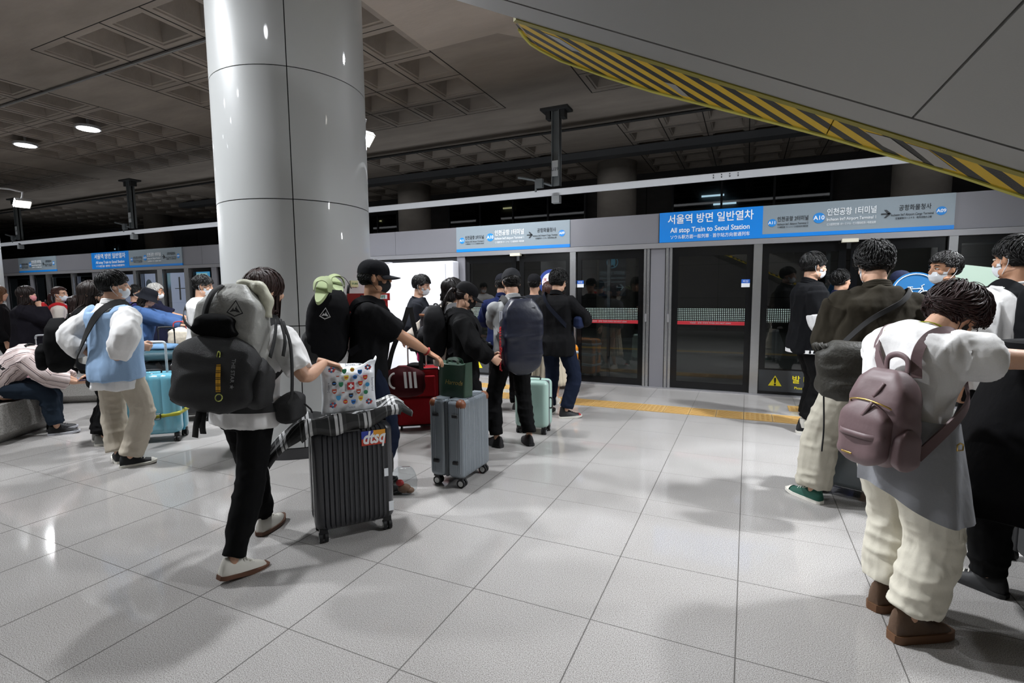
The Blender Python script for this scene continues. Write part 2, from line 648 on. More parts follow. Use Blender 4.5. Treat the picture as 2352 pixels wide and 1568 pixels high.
# tactile paving
m_tac = mat('tactile_yellow', '#b8955a', 0.55, bump=0.1, bscale=120)
m_tacd = mat('tactile_groove', '#b08a3a', 0.7)
g = G()
for k in range(-134, 44):
    x0 = 0.301 * k
    g.bx(x0 + 0.003, x0 + 0.298, 6.33, 6.71, 0.0, 0.006, 0)
    for j in range(6):
        y = 6.36 + j * 0.058
        if k % 4:
            g.bx(x0 + 0.02, x0 + 0.28, y, y + 0.03, 0.006, 0.010, 0)
        else:
            for i in range(5):
                g.bx(x0 + 0.025 + i * 0.054, x0 + 0.055 + i * 0.054, y, y + 0.03, 0.006, 0.010, 0)
struct(g, 'trim_1', [m_tac], label='yellow tactile guide strip running along the platform')
for n, (x0, x1, y0, y1) in enumerate([(0.50, 2.25, 6.98, 7.30), (-4.4, -2.7, 6.98, 7.30)]):
    g = G()
    k = 0
    x = x0
    while x < x1 - 0.25:
        g.bx(x + 0.003, x + 0.298, y0, y1, 0.0, 0.006, 0)
        for i in range(5):
            for j in range(5):
                g.bx(x + 0.03 + i * 0.054, x + 0.058 + i * 0.054, y0 + 0.03 + j * 0.056, y0 + 0.058 + j * 0.056, 0.006, 0.010, 0)
        x += 0.301
    xm = x0 + 0.22
    g.prism([(xm - 0.13, 7.30, 0.0), (xm + 0.17, 7.30, 0.0), (xm + 0.02, 7.52, 0.0)], (0, 0, 0.004), 1)
    struct(g, 'trim_%d' % (n + 2), [m_tac, mat('marking_black', '#1c1c1e', 0.6)])

# track bed, opposite platform, far wall
m_dark = concrete('dark_concrete', '#4a4744', 0.3)
m_track = concrete('track_bed', '#2e2c2a', 0.3)
g = G()
g.bx(-45, 14, 8.25, 12.4, -1.25, -1.1)
g.bx(-45, 14, 8.1, 8.25, -1.25, -0.12)
struct(g, 'floor_track', m_track, label='dark track bed below the platform edge')
g = G()
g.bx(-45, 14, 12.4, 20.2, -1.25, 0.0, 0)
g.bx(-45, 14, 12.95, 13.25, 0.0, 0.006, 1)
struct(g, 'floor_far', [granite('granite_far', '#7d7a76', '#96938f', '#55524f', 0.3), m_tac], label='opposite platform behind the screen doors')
g = G()
g.bx(-45, 14, 20.0, 20.3, -1.2, 6.2, 0)
for x in [-40 + 2.6 * k for k in range(20)]:
    g.bx(x, x + 0.02, 19.985, 20.01, 0, 5.6, 1)
for z in (1.2, 2.4, 3.6):
    g.bx(-45, 14, 19.985, 20.01, z, z + 0.02, 1)
struct(g, 'wall_far', [m_dark, mat('seam_dark', '#161514', 0.9)], label='dark concrete wall beyond the tracks')
m_wf = mat('window_frame_dark', '#2b2c2e', 0.5)
m_wg = glassmat('window_glass_dark', '#8b979a', 0.03, 1.5)
lamp_w = emit('tube_lamp', '#f2f6ff', 6.0)
lamp_y = emit('warm_lamp', '#ffd9a0', 3.0)
room_l = mat('room_wall_dim', '#5d6265', 0.8)
for n, (x0, x1, z0, z1, tubes) in enumerate([
        (-12.1, -5.9, 4.0, 5.35, [(-9.3, 0.45, 5.0, lamp_y)]),
        (-2.6, 2.35, 3.9, 5.5, [(-1.25, 0.75, 4.83, lamp_w), (-0.85, 0.75, 4.52, lamp_w)]),
        (-17.2, -14.9, 3.9, 5.2, [(-16.0, 0.1, 4.9, lamp_y)]),
        (-27.5, -25.2, 3.9, 5.2, [(-26.6, 0.22, 4.62, lamp_w)]),
        (-38.5, -36.0, 3.9, 5.2, [(-37.6, 0.25, 4.5, lamp_w)])]):
    g = G()
    g.bx(x0, x1, 19.70, 19.8, z0, z0 + 0.07)
    g.bx(x0, x1, 19.70, 19.8, z1 - 0.07, z1)
    nm = max(2, round((x1 - x0) / 1.6))
    for k in range(nm + 1):
        x = x0 + (x1 - x0) * k / nm
        g.bx(x - 0.035, x + 0.035, 19.70, 19.8, z0, z1)
    w = struct(g, 'window_%d' % (n + 1), m_wf)
    G().bx(x0, x1, 19.745, 19.755, z0, z1).build('pane', m_wg, w)
    gb = G()
    gb.bx(x0, x1, 19.95, 19.985, z0, z1)
    gb.build('room_back', room_l, w)
    for (tx, tl, tz, lm) in tubes:
        G().bx(tx - tl / 2, tx + tl / 2, 19.86, 19.90, tz - 0.03, tz + 0.03).build('tube_lamp', lm, w)
# pair of back-lit white panels and information screens beyond the glass on the left
m_lit = emit('backlit_white', '#dcdcff', 0.75)
for (x0, x1, z0, z1, lbl) in [(-14.15, -13.2, 0.50, 2.12, 'white backlit panel behind the glass, widest of the lit panels'),
                              (-16.05, -15.45, 0.9, 2.12, 'slim white backlit panel behind the glass left of a steel pillar'),
                              (-15.0, -14.5, 1.1, 2.12, 'short white backlit panel with grey picture behind the glass')]:
    g = G()
    g.bx(x0, x1, 8.58, 8.70, z0, z1, 1)
    g.bx(x0 + .05, x0 + .1, 8.62, 8.67, -1.1, z0, 1)
    g.bx(x1 - .1, x1 - .05, 8.62, 8.67, -1.1, z0, 1)
    g.bx(x0 + 0.02, x1 - 0.02, 8.573, 8.582, z0 + 0.02, z1 - 0.02, 0)
    if x0 == -14.15:
        g.bx(x0 + 0.62, x0 + 0.68, 8.568, 8.574, 1.35, 1.95, 1)
        g.bx(x0 + 0.45, x0 + 0.86, 8.568, 8.574, 1.64, 1.66, 1)
    elif x0 == -15.0:
        g.ell((x0 + 0.2, 8.57, 1.75), (0.14, 0.008, 0.16), mi=2)
        g.ell((x0 + 0.15, 8.57, 1.4), (0.10, 0.008, 0.13), mi=2)
    o = g.build('light_box', [m_lit, mat('lightbox_case', '#3a3c40', 0.4), mat('picture_grey', '#8d93a0', 0.6)])
    tag(o, lbl, 'light box', 'backlit panels behind the glass')
m_scr = emit('screen_blue', '#63b8f0', 1.3)
m_scr2 = emit('screen_pale', '#c8f0f0', 1.2)
for (x0, x1, lbl) in [(-12.85, -12.15, 'wall screen showing a pale blue timetable above the crowd'), (-12.08, -11.5, 'dark screen with blue header beside the timetable screen')]:
    t = thing('information_screen', lbl, 'screen', ((x0 + x1) / 2, 8.5, 1.92))
    w = (x1 - x0)
    G().bx(-.03, .03, -0.27, 0.04, 0.30, 0.34).bx(-.03, .03, 0.0, 0.04, 0.2, 0.34).build('bracket', mat('screen_case', '#101114', 0.4), t)
    G().bx(-w / 2, w / 2, 0, 0.08, -0.24, 0.24).build('casing', mat('screen_case', '#101114', 0.4), t)
    g = G()
    if x0 < -12.5:
        g.bx(-w / 2 + 0.03, w / 2 - 0.03, -0.006, 0.0, -0.21, 0.21, 0)
        g.bx(-w / 2 + 0.08, w / 2 - 0.12, -0.008, -0.005, -0.13, 0.10, 1)
    else:
        g.bx(-w / 2 + 0.03, w / 2 - 0.03, -0.006, 0.0, 0.12, 0.19, 0)
        g.bx(-w / 2 + 0.10, w / 2 - 0.2, -0.006, 0.0, -0.05, -0.02, 1)
    g.build('display', [m_scr, m_scr2], t)

# ceiling of waffle slabs
m_ceil = concrete('ceiling_concrete', '#9a9188', 0.18)
m_cj = mat('ceiling_joint', '#2a2725', 0.9)
g = G()
CZ, P, BAY = 5.54, 0.9825, 7.86
XS = [-3.045 + BAY * n for n in range(-6, 2)]
YS = [-3.11 - BAY, -3.11, 4.75, 12.61]
def cq(x0, x1, y0, y1):
    g.add([(x0, y0, CZ), (x0, y1, CZ), (x1, y1, CZ), (x1, y0, CZ)], [(0, 1, 2, 3)])
xa, xb = XS[0] - 2, XS[-1] + 8
for i, y in enumerate(YS):
    cq(xa, xb, y - (BAY - 6 * P), y)
for y in YS:
    for x in XS:
        cq(x - (BAY - 6 * P), x, y, y + 6 * P)
        for i in range(6):
            for j in range(6):
                cx, cy = x + (i + 0.5) * P, y + (j + 0.5) * P
                rings = [(P / 2, CZ), (P / 2 - 0.115, CZ), (P / 2 - 0.118, CZ + 0.025), (P / 2 - 0.15, CZ + 0.03), (P / 2 - 0.235, CZ + 0.40)]
                vs = []
                for h, z in rings:
                    vs += [(cx - h, cy - h, z), (cx + h, cy - h, z), (cx + h, cy + h, z), (cx - h, cy + h, z)]
                fs = []
                for k in range(4):
                    for q in range(4):
                        fs.append((k * 4 + q, (k + 1) * 4 + q, (k + 1) * 4 + (q + 1) % 4, k * 4 + (q + 1) % 4))
                fs.append((19, 18, 17, 16))
                g.add(vs, fs)
        for i in range(7):
            xx = x + i * P
            g.bx(xx - 0.011, xx + 0.011, y, y + 6 * P, CZ - 0.004, CZ + 0.01, 1)
            yy = y + i * P
            g.bx(x, x + 6 * P, yy - 0.007, yy + 0.007, CZ - 0.003, CZ + 0.01, 1)
struct(g, 'ceiling', [m_ceil, m_cj], label='grey concrete waffle ceiling of square coffers')
m_patch = concrete('ceiling_paler_patch', '#b9afa5', 0.12)  # paler polygon laid just under the flat ceiling band
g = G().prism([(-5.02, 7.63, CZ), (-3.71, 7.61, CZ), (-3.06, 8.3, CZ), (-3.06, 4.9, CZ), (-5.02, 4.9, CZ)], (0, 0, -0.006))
struct(g, 'trim_9', m_patch, label='paler patch on the flat ceiling band')
# end walls far away keep the hall closed
g = G()
g.bx(-46, -45, -6, 20.3, -1.3, 6.2)
struct(g, 'wall_left', m_dark, label='dark end wall far down the platform')
g = G()
g.bx(14, 14.3, -6, 20.3, -1.3, 6.2)
struct(g, 'wall_right', m_dark, label='dark end wall beyond the escalator')
g = G()
g.bx(-45, 14, -6.3, -6, -0.1, 6.2)
struct(g, 'wall_back', concrete('hall_wall_pale', '#8f8d8a', 0.1), label='pale hall wall behind the viewer')

# ---------------------------------------------------------------- platform screen wall
D = 7.93
m_alu = mat('brushed_aluminium', '#828288', 0.42, 0.35, bump=0.05, bscale=400, var=0.04)
m_alu_l = mat('polished_rail', '#a9a9ad', 0.3, 0.6)
m_steel = mat('steel_post', '#bfc0c2', 0.25, 0.9)
m_black = mat('door_black', '#08090b', 0.2)
m_glass = glassmat('door_glass', '#c3cbcb', 0.015, 1.7, 0.02)
g = G()
pj = [-45, -41, -38, -35, -32, -29, -26, -23, -20.0, -17.9, -16.17, -14.4, -12.3, -11.6, -9.0, -6.05, -4.71, -2.62, -1.23, 0.145, 2.228, 3.6, 5, 8, 14]
for a, b in zip(pj[:-1], pj[1:]):
    g.bx(a + 0.003, b - 0.003, D, 8.22, 2.19, 2.62, 0)
g.bx(-45, 14, D + 0.02, 8.2, 2.12, 2.615, 2)
g.bx(-45, 14, D - 0.03, 8.2, 2.11, 2.183, 1)
g.bx(-45, 14, D - 0.03, 8.25, -0.02, 0.018, 1)
struct(g, 'wall_front', [m_alu, m_alu_l, m_black], label='grey metal header of the platform screen wall')
for (x, z) in [(-6.22, 2.33), (-5.94, 2.33), (-5.1, 2.30)]:
    pass
posts = [(-4.716, -4.556, 1), (-2.611, -2.516, 0), (-1.442, -1.032, 2), (0.055, 0.163, 0), (2.193, 2.28, 0), (2.823, 2.90, 0), (4.0, 4.4, 2),
         (-11.3, -11.12, 1), (-12.26, -12.1, 0), (-13.3, -13.1, 0), (-14.3, -14.18, 0), (-15.16, -15.05, 0), (-16.17, -15.85, 1), (-17.2, -17.1, 0), (-18.53, -18.4, 0), (-19.46, -19.3, 1),
         (-21.2, -20.9, 1), (-23.2, -23.0, 0), (-25.3, -25.0, 1), (-27.4, -27.2, 0), (-29.6, -29.3, 1), (-7.6, -7.4, 1), (-9.3, -9.15, 0)]
for n, (a, b, k) in enumerate(posts):
    g = G()
    if k == 2:
        g.bx(a + 0.04, b - 0.04, D - 0.005, 8.2, 0, 2.115, 0)
        for xx in (a, a + 0.045, b - 0.09, b - 0.035):
            g.bx(xx, xx + 0.035, D - 0.018, 8.0, 0, 2.115, 1)
        for xx in (a - 0.012, a + 0.085, b - 0.105):
            g.bx(xx + 0.004, xx + 0.014, D - 0.008, 7.99, 0, 2.115, 2)
        for xx in (a + 0.02, b - 0.06):
            g.prism([(xx + 0.017 + 0.014 * math.cos(t), D - 0.018, 1.073 + (0.05 if math.sin(t) > 0 else -0.05) + 0.014 * math.sin(t)) for t in [2 * PI * q / 16 for q in range(16)]], (0, -0.008, 0), 3)
    elif k == 1:
        g.bx(a, b, D - 0.005, 8.2, 0, 2.115, 0)
    else:
        g.bx(a, b, D - 0.02, 8.1, 0, 2.115, 1)
        g.bx(a - 0.01, a + 0.002, D - 0.012, 8.0, 0, 2.115, 2)
    struct(g, 'trim_%d' % (n + 10), [m_alu, m_steel if k != 1 else m_alu_l, m_black, m_alu_l])
doors = [(-4.556, -3.58, 's'), (-3.52, -2.611, 'd'), (-2.516, -1.442, 'f'), (-1.032, 0.055, 'f'), (0.163, 1.15, 's'), (1.20, 2.193, 'd'), (2.28, 2.823, 'p'), (2.90, 4.0, 'f'),
         (-12.1, -11.3, 'p'), (-13.1, -12.26, 'p'), (-14.18, -13.3, 'p'), (-15.05, -14.3, 'p'), (-15.85, -15.16, 'p'), (-17.1, -16.17, 'p'), (-18.4, -17.2, 'p'), (-19.3, -18.53, 'p'),
         (-20.9, -19.46, 'p'), (-23.0, -21.2, 'p'), (-25.0, -23.2, 'p'), (-27.2, -25.3, 'p'), (-29.3, -27.4, 'p'), (-11.12, -9.3, 'p'), (-9.15, -7.6, 'p'), (4.4, 6.0, 'p')]
m_dots = dots_mat('safety_dots')
m_red = mat('safety_red', '#a8202c', 0.5)
m_wr = mat('warning_yellow', '#e2d21c', 0.6)
m_gw = mat('glass_lettering', '#9aa2a6', 0.6)
m_blu = mat('notice_blue', '#1d5fc0', 0.5)
m_wht = mat('notice_white', '#e8ecf0', 0.5)
for n, (a, b, k) in enumerate(doors):
    g = G()
    z0, z1 = 0.02, 2.11
    if k in 'sdf':
        bw, tb, bb = 0.085, 0.13, 0.10
        if k in 'sd':
            bb = 0.36 if k == 's' else 0.30
    else:
        bw, tb, bb = 0.05, 0.09, 0.08
    y0, y1 = D + 0.03, D + 0.06
    g.bx(a, a + bw, y0, y1, z0, z1)
    g.bx(b - bw, b, y0, y1, z0, z1)
    g.bx(a + bw, b - bw, y0, y1, z1 - tb, z1)
    g.bx(a + bw, b - bw, y0, y1, z0, z0 + bb)
    d = struct(g, 'door_%d' % (n + 1), [m_black])
    G().bx(a + bw, b - bw, D + 0.04, D + 0.05, z0 + bb, z1 - tb).build('pane', m_glass, d)
    if k == 'f' or k == 's':
        x0, x1 = (a + 0.05, b - 0.05) if k == 'f' else (a + 0.02, b - 0.02)
        G().add([(x0, D + 0.036, 1.03), (x1, D + 0.036, 1.03), (x1, D + 0.036, 1.225), (x0, D + 0.036, 1.225)], [(0, 1, 2, 3)]).build('dot_band', m_dots, d)
        if k == 'f':
            G().bx(x0, x1, D + 0.033, D + 0.036, 0.978, 1.03).build('red_band', m_red, d)
            text('비상문 · 문에 기대지 마세요 DO NOT LEAN', 0.03, ((x0 + x1) / 2, D + 0.032, 1.004), (PI / 2, 0, 0), m_gw, d)
    if k == 's':
        xw = a + 0.22
        G().bx(a + 0.01, b - 0.01, D + 0.026, D + 0.031, 0.06, 0.36).build('kick_panel', mat('kick_grey', '#3a3d40', 0.4), d)
        G().prism([(xw - 0.085, D + 0.026, 0.14), (xw + 0.085, D + 0.026, 0.14), (xw, D + 0.026, 0.285)], (0, -0.003, 0)).build('warning_triangle', m_wr, d)
        text('!', 0.15, (xw, D + 0.021, 0.195), TX, m_black, d, bold=0.03)
        text('발 빠짐 주의', 0.115, (xw + 0.5, D + 0.024, 0.235), TX, m_wr, d, bold=0.012)
        text('Please watch your step', 0.05, (xw + 0.47, D + 0.024, 0.125), TX, m_wr, d)
# small notices on the glass
for (x, z, lbl) in [(-0.035, 1.575, 'small blue and white notice sticker high on the glass beside a post'), (-2.45, 1.60, 'small blue notice sticker on the glass next to the orange suitcase')]:
    t = thing('door_notice', lbl, 'notice', (x, D + 0.026, z))
    g = G()
    g.bx(-0.055, 0.055, -0.003, 0.003, 0.0, 0.055, 0)
    g.bx(-0.055, 0.055, -0.003, 0.003, -0.055, 0.0, 1)
    g.build('card', [m_blu, m_wht], t)
    text('비상', 0.04, (0, -0.005, 0.026), TX, m_wht, t)
# stops under the header
for n, (x, lbl) in enumerate([(-3.55, 'cream sensor block under the header left of the orange suitcase'), (1.17, 'cream sensor block under the header above the men in queue')]):
    o = G().bx(x - 0.09, x + 0.09, D - 0.09, D - 0.01, 2.08, 2.125).build('door_sensor', mat('sensor_cream', '#d8d4c2', 0.5))
    tag(o, lbl, 'sensor')
# round sticker on the leftmost near door
t = thing('round_notice', 'round blue and white prohibition sticker on the glass behind the queue', 'sticker', (-2.95, D + 0.026, 1.63))
G().cyl((0, 0, 0), 0.215, 0.004, 40, axis=1).build('disc', mat('sticker_navy', '#26408c', 0.5), t)
G().cyl((0, -0.003, 0), 0.16, 0.004, 40, axis=1).build('inner_disc', m_wht, t)
text('초미세', 0.11, (0.0, -0.006, 0.02), TX, m_red, t)

# signs on the header
m_sblue = mat('sign_blue', '#0f83e0', 0.35, coat=0.3)
m_sgrey = mat('sign_grey', '#8c99a2', 0.35, 0.1, coat=0.2)
m_sw = mat('sign_white', '#f0f4f8', 0.5)
m_sd = mat('sign_dark', '#2a3036', 0.5)
m_circ = mat('sign_circle_blue', '#1e86d8', 0.4)
def blue_sign(x0, x1, lbl):
    t = thing('destination_sign', lbl, 'sign', (x0, D, 2.19), group=None)
    w = x1 - x0
    g = G()
    g.bx(0.0, w, -0.022, 0.0, -0.002, 0.43, 0)
    g.build('panel', m_sblue, t)
    y = -0.024
    text('서울역 방면 일반열차', 0.145, (w * 0.5, y, 0.315), TX, m_sw, t, bold=0.012, width=w * 0.83)
    text('All stop Train to Seoul Station', 0.098, (w * 0.5, y, 0.165), TX, m_sw, t, bold=0.014, width=w * 0.77)
    text('ソウル駅方面一般列車 · 首尔站方向普通列车', 0.062, (w * 0.5, y, 0.065), TX, m_sw, t, bold=0.004, width=w * 0.77)
def grey_sign(x0, x1, lbl):
    t = thing('route_sign', lbl, 'sign', (x0, D, 2.19))
    w = x1 - x0
    k = w / 2.06
    g = G()
    g.bx(0, w, -0.018, 0.0, 0.048, 0.43, 0)
    g.bx(0, w, -0.019, 0.0, -0.002, 0.048, 1)
    g.build('panel', [m_sgrey, m_sblue], t)
    y = -0.0205
    G().cyl((0.115 * k, y, 0.195), 0.052, 0.002, 32, axis=1).build('line_badge', m_circ, t)
    G().cyl((0.66 * k, y, 0.225), 0.068, 0.002, 32, axis=1).build('line_badge', m_circ, t)
    G().cyl((1.93 * k, y, 0.225), 0.052, 0.002, 32, axis=1).build('line_badge', m_circ, t)
    y -= 0.002
    text('A11', 0.056, (0.115 * k, y, 0.195), TX, m_sw, t, bold=0.02)
    text('A10', 0.075, (0.66 * k, y, 0.225), TX, m_sw, t, bold=0.02)
    text('A09', 0.056, (1.93 * k, y, 0.225), TX, m_sw, t, bold=0.02)
    text('인천공항 2터미널', 0.07, (0.36 * k, y, 0.235), TX, m_sd, t, bold=0.008, width=0.36 * k)
    text("Incheon Int'l Airport Terminal 2", 0.038, (0.36 * k, y, 0.17), TX, m_sd, t, width=0.36 * k)
    text('仁川国際空港 1ターミナル · 仁川国际机场 2号航站楼', 0.024, (0.36 * k, y, 0.13), TX, m_sd, t, width=0.36 * k)
    text('인천공항 1터미널', 0.10, (1.015 * k, y, 0.285), TX, m_sw, t, bold=0.012, width=0.53 * k)
    text("Incheon Int'l Airport Terminal 1", 0.055, (1.015 * k, y, 0.195), TX, m_sw, t, bold=0.008, width=0.53 * k)
    text('仁川国際空港 1ターミナル · 仁川国际机场 1号航站楼', 0.034, (1.015 * k, y, 0.13), TX, m_sw, t, width=0.53 * k)
    g = G()
    xa = 1.38 * k
    g.bx(xa - 0.05, xa + 0.04, y - 0.001, y, 0.217, 0.234)
    g.prism([(xa + 0.055, y, 0.2255), (xa + 0.005, y, 0.275), (xa - 0.02, y, 0.275), (xa + 0.02, y, 0.2255), (xa - 0.02, y, 0.176), (xa + 0.005, y, 0.176)], (0, -0.001, 0))
    g.build('arrow', m_sd, t)
    text('공항화물청사', 0.075, (1.67 * k, y, 0.285), TX, m_sd, t, bold=0.006, width=0.32 * k)
    text("Incheon Int'l Airport Cargo Terminal", 0.04, (1.645 * k, y, 0.205), TX, m_sd, t, width=0.42 * k)
    text('空港貨物ターミナル · 机场货物办公楼', 0.03, (1.66 * k, y, 0.16), TX, m_sd, t, width=0.36 * k)
blue_sign(-1.222, 0.152, 'bright blue Seoul Station train sign on the header beside the wide route sign')
grey_sign(0.152, 2.228, 'grey route sign with A10 badge right of the near blue sign')
grey_sign(-4.712, -2.615, 'grey route sign with A10 badge above the queue beside the column')
blue_sign(-16.1, -14.42, 'distant blue Seoul Station train sign left of the big column')
grey_sign(-14.42, -12.3, 'distant grey route sign directly right of the distant blue sign')
grey_sign(-20.0, -17.9, 'distant grey route sign at the far end of the header')

# white hoarding box in front of a door
g = G()
g.rbox((-6.35, 7.775, 1.015), (3.4, 0.23, 2.03), 0.03, 3, 0)
g.bx(-4.80, -4.785, 7.654, 7.662, 0.05, 1.98, 1)
o = g.build('hoarding_box', [mat('vinyl_white', '#dadae0', 0.3, coat=0.3), mat('vinyl_seam', '#a9aab2', 0.5)], smooth=True)
tag(o, 'tall white vinyl hoarding box standing against the screen wall', 'hoarding')
for n, x in enumerate((-6.55, -6.1)):
    o = G().bx(x - 0.1, x + 0.1, 7.66, 7.76, 2.03, 2.045).build('hoarding_clip', mat('clip_white', '#d5d5da', 0.3))
    tag(o, 'thin white clip on top edge of the hoarding, %s of two' % ('nearer the column' if n == 0 else 'farther from the column'), 'clip')

# ---------------------------------------------------------------- columns
m_clad = mat('column_cladding', '#bfc1c0', 0.42, 0.0, bump=0.02, bscale=300, coat=0.3)
m_seam = mat('column_seam', '#0d0e0e', 0.8)
m_kick = mat('column_kick', '#3b3b3d', 0.5)
CR = 0.684
def clad_column(cx, cy, name, lbl):
    g = G()
    zs = [0.105, 1.2, 2.29, 3.38, 4.47, 5.54]
    for a, b in zip(zs[:-1], zs[1:]):
        for q in range(3):
            a0 = R(-44.9) + q * 2 * PI / 3
            n = 28
            ls = []
            e = 0.004 / CR
            for zz, rr in ((a + 0.004, CR - 0.012), (a + 0.004, CR), (b - 0.004, CR), (b - 0.004, CR - 0.012)):
                ls.append([V((cx + rr * math.cos(a0 + e + (2 * PI / 3 - 2 * e) * k / n), cy + rr * math.sin(a0 + e + (2 * PI / 3 - 2 * e) * k / n), zz)) for k in range(n + 1)])
            g.loops(ls, 0, cap=False, closed=False)
    g.cyl((cx, cy, 2.77), CR - 0.01, 5.54, 64, 1)
    g.cyl((cx, cy, 0.05), CR - 0.004, 0.10, 64, 2)
    return struct(g, name, [m_clad, m_seam, m_kick], smooth=True, auto=30, label=lbl)
clad_column(-4.057, 3.77, 'wall_column_near', 'wide round column clad in pale metal panels')
clad_column(-11.93, 3.77, 'wall_column_left', 'round clad column cut off by the picture edge at far left')
clad_column(-19.79, 3.77, 'wall_column_end', 'round clad column far down the platform')
clad_column(3.82, 3.77, 'wall_column_right', 'round clad column beyond the escalator')
m_cc = concrete('round_concrete', '#6d6760', 0.2)
for n, x in enumerate((-27.6, -19.7, -11.75, -3.93, 3.95)):
    g = G().cyl((x, 16.65, 2.77), 0.62, 5.54, 40, 0)
    struct(g, 'wall_pier_%d' % (n + 1), [m_cc], smooth=True, auto=40)
# sign on the opposite pier
t = thing('pier_sign', 'dark hanging station sign on the concrete pier behind the glass door', 'sign', (-3.86, 15.9, 1.95))
G().bx(-0.42, 0.42, -0.02, 0.02, -0.62, 0.62).build('panel', mat('pier_sign_dark', '#2c3540', 0.5), t)
G().bx(-0.1, 0.1, 0.02, 0.16, -0.3, 0.3).build('bracket', m_kick, t)
G().tube([(0.17 * math.cos(a) + 0, -0.03, 0.42 + 0.17 * math.sin(a)) for a in [2 * PI * k / 24 for k in range(25)]], 0.012, 6).build('badge_ring', emit('pier_badge', '#4f8fa8', 0.35), t)
g = G().bx(-0.09, 0.09, -0.03, -0.02, 0.34, 0.52)
g.prism([(-0.10, -0.03, 0.28), (-0.06, -0.03, 0.28), (-0.02, -0.03, 0.34), (-0.06, -0.03, 0.34)], (0, 0.005, 0))
g.prism([(0.10, -0.03, 0.28), (0.06, -0.03, 0.28), (0.02, -0.03, 0.34), (0.06, -0.03, 0.34)], (0, 0.005, 0))
lt = emit('pier_letters', '#8fa3ad', 0.3)
g.build('train_icon', emit('pier_badge', '#4f8fa8', 0.35), t)
text('인천공항 1터미널', 0.14, (0, -0.03, 0.08), TX, lt, t, width=0.76)
text("Incheon Int'l Airport Terminal 1", 0.08, (0, -0.03, -0.06), TX, lt, t, width=0.74)
g = G().bx(-0.4, 0.4, -0.03, -0.02, -0.19, -0.18)
g.bx(0.14, 0.34, -0.03, -0.02, -0.365, -0.345)
g.prism([(0.37, -0.03, -0.355), (0.28, -0.03, -0.26), (0.25, -0.03, -0.26), (0.33, -0.03, -0.355), (0.25, -0.03, -0.45), (0.28, -0.03, -0.45)], (0, 0.01, 0))
g.build('arrow', lt, t)
text('서울역', 0.09, (-0.2, -0.03, -0.42), TX, lt, t)
# small fire box on the near column
fa = R(-58)
t = thing('fire_box', 'red fire extinguisher box fixed on the clad column behind the slippers', 'fire box', (-4.057 + 0.70 * math.cos(R(8)), 3.77 + 0.70 * math.sin(R(8)), 1.42), rz=R(8) + PI / 2)
g = G()
g.bx(-0.2, 0.2, -0.16, 0.02, -0.5, 0.0, 0)
g.bx(-0.21, 0.21, -0.18, 0.02, -0.01, 0.06, 0)
g.build('cabinet', mat('fire_red', '#a51c18', 0.4), t)
G().bx(-0.13, 0.15, -0.184, -0.18, 0.005, 0.045).build('label_plate', m_wht, t)
text('소화기 사용법', 0.035, (0.01, -0.187, 0.025), TX, mat('label_green', '#1d7a56', 0.5), t, bold=0.01)
o = G().bx(-0.05, 0.05, -0.006, 0.006, -0.03, 0.03).build('column_sticker', mat('sticker_cream', '#cfd0a0', 0.6))
aa = R(0)
o.location = (-4.057 + 0.69 * math.cos(aa), 3.77 + 0.69 * math.sin(aa), 1.57)
o.rotation_euler = (0, 0, aa + PI / 2)
tag(o, 'small pale yellow notice stuck on the clad column above the fire box', 'sticker')
text('유도표지', 0.022, (0, -0.008, 0), TX, mat('label_green', '#1d7a56', 0.5), o)

# floodlights on the column brackets
m_hous = mat('flood_housing', '#c4c5c6', 0.4, 0.4)
m_face = emit('flood_face', '#fff8ea', 18.0)
fl_lbl = ['small floodlight on a bracket at the right edge of the near column', 'floodlight hidden behind the near column',
          'bright floodlight on the far-left column', 'floodlight on the back of the far-left column', 'floodlight under the escalator by the header', 'floodlight on the column beyond the escalator']
for (x, y, z, tg, w), lb in zip(FLOODS, fl_lbl):
    d = (V(tg) - V((x, y, z))).normalized()
    if x > 2:
        continue
    t = thing('floodlight', lb, 'floodlight', (x, y, z), group=None)
    q = d.to_track_quat('-Z', 'Y').to_matrix()
    g = G()
    g.box(q @ V((0, 0, 0.075)), (0.22, 0.16, 0.06), 0, q)
    g.box(q @ V((0, 0, 0.12)), (0.10, 0.08, 0.06), 0, q)
    cx_ = min((-4.057, -11.93, 3.82), key=lambda c: abs(c - x))
    cd = V((cx_ - x, 3.77 - y, 0))
    cd = cd.normalized() * max(0.05, cd.length - 0.69)
    g.tube([q @ V((0, 0, 0.12)), V((0, 0, 0.24)), cd * .5 + V((0, 0, 0.27)), cd + V((0, 0, 0.27))], 0.015, 8)
    g.build('housing', m_hous, t)
    G().box(q @ V((0, 0, 0.042)), (0.19, 0.13, 0.006), 0, q).build('lens', m_face, t)
# wall-washer box above the far-left column light
o = G().bx(-11.28, -11.0, 3.72, 4.12, 3.60, 3.92).build('junction_box', mat('box_white', '#c9cacb', 0.4))
tag(o, 'white junction box above the floodlight on the far-left column', 'box')
m_disc = emit('downlight_disc', '#f6f9ff', 14.0)
dn = ['round downlight in a coffer, nearer of the lit pair', 'round downlight in a coffer, farther of the lit pair']
dn += ['unseen round downlight in a ceiling coffer'] * (len(DOWN) + len(DOWN_BACK) - 2)
for (x, y, w), lb in zip(DOWN + DOWN_BACK, dn):
    t = thing('downlight', lb, 'downlight', (x, y, 5.46), group='ceiling downlights')
    G().cyl((0, 0, 0), 0.25, 0.06, 32).build('rim', m_hous, t, smooth=True)
    G().cyl((0, 0, 0.26), 0.03, 0.46, 12).build('stem', m_hous, t, smooth=True)
    G().cyl((0, 0, -0.035), 0.215, 0.012, 32).build('diffuser', m_disc, t, smooth=True)

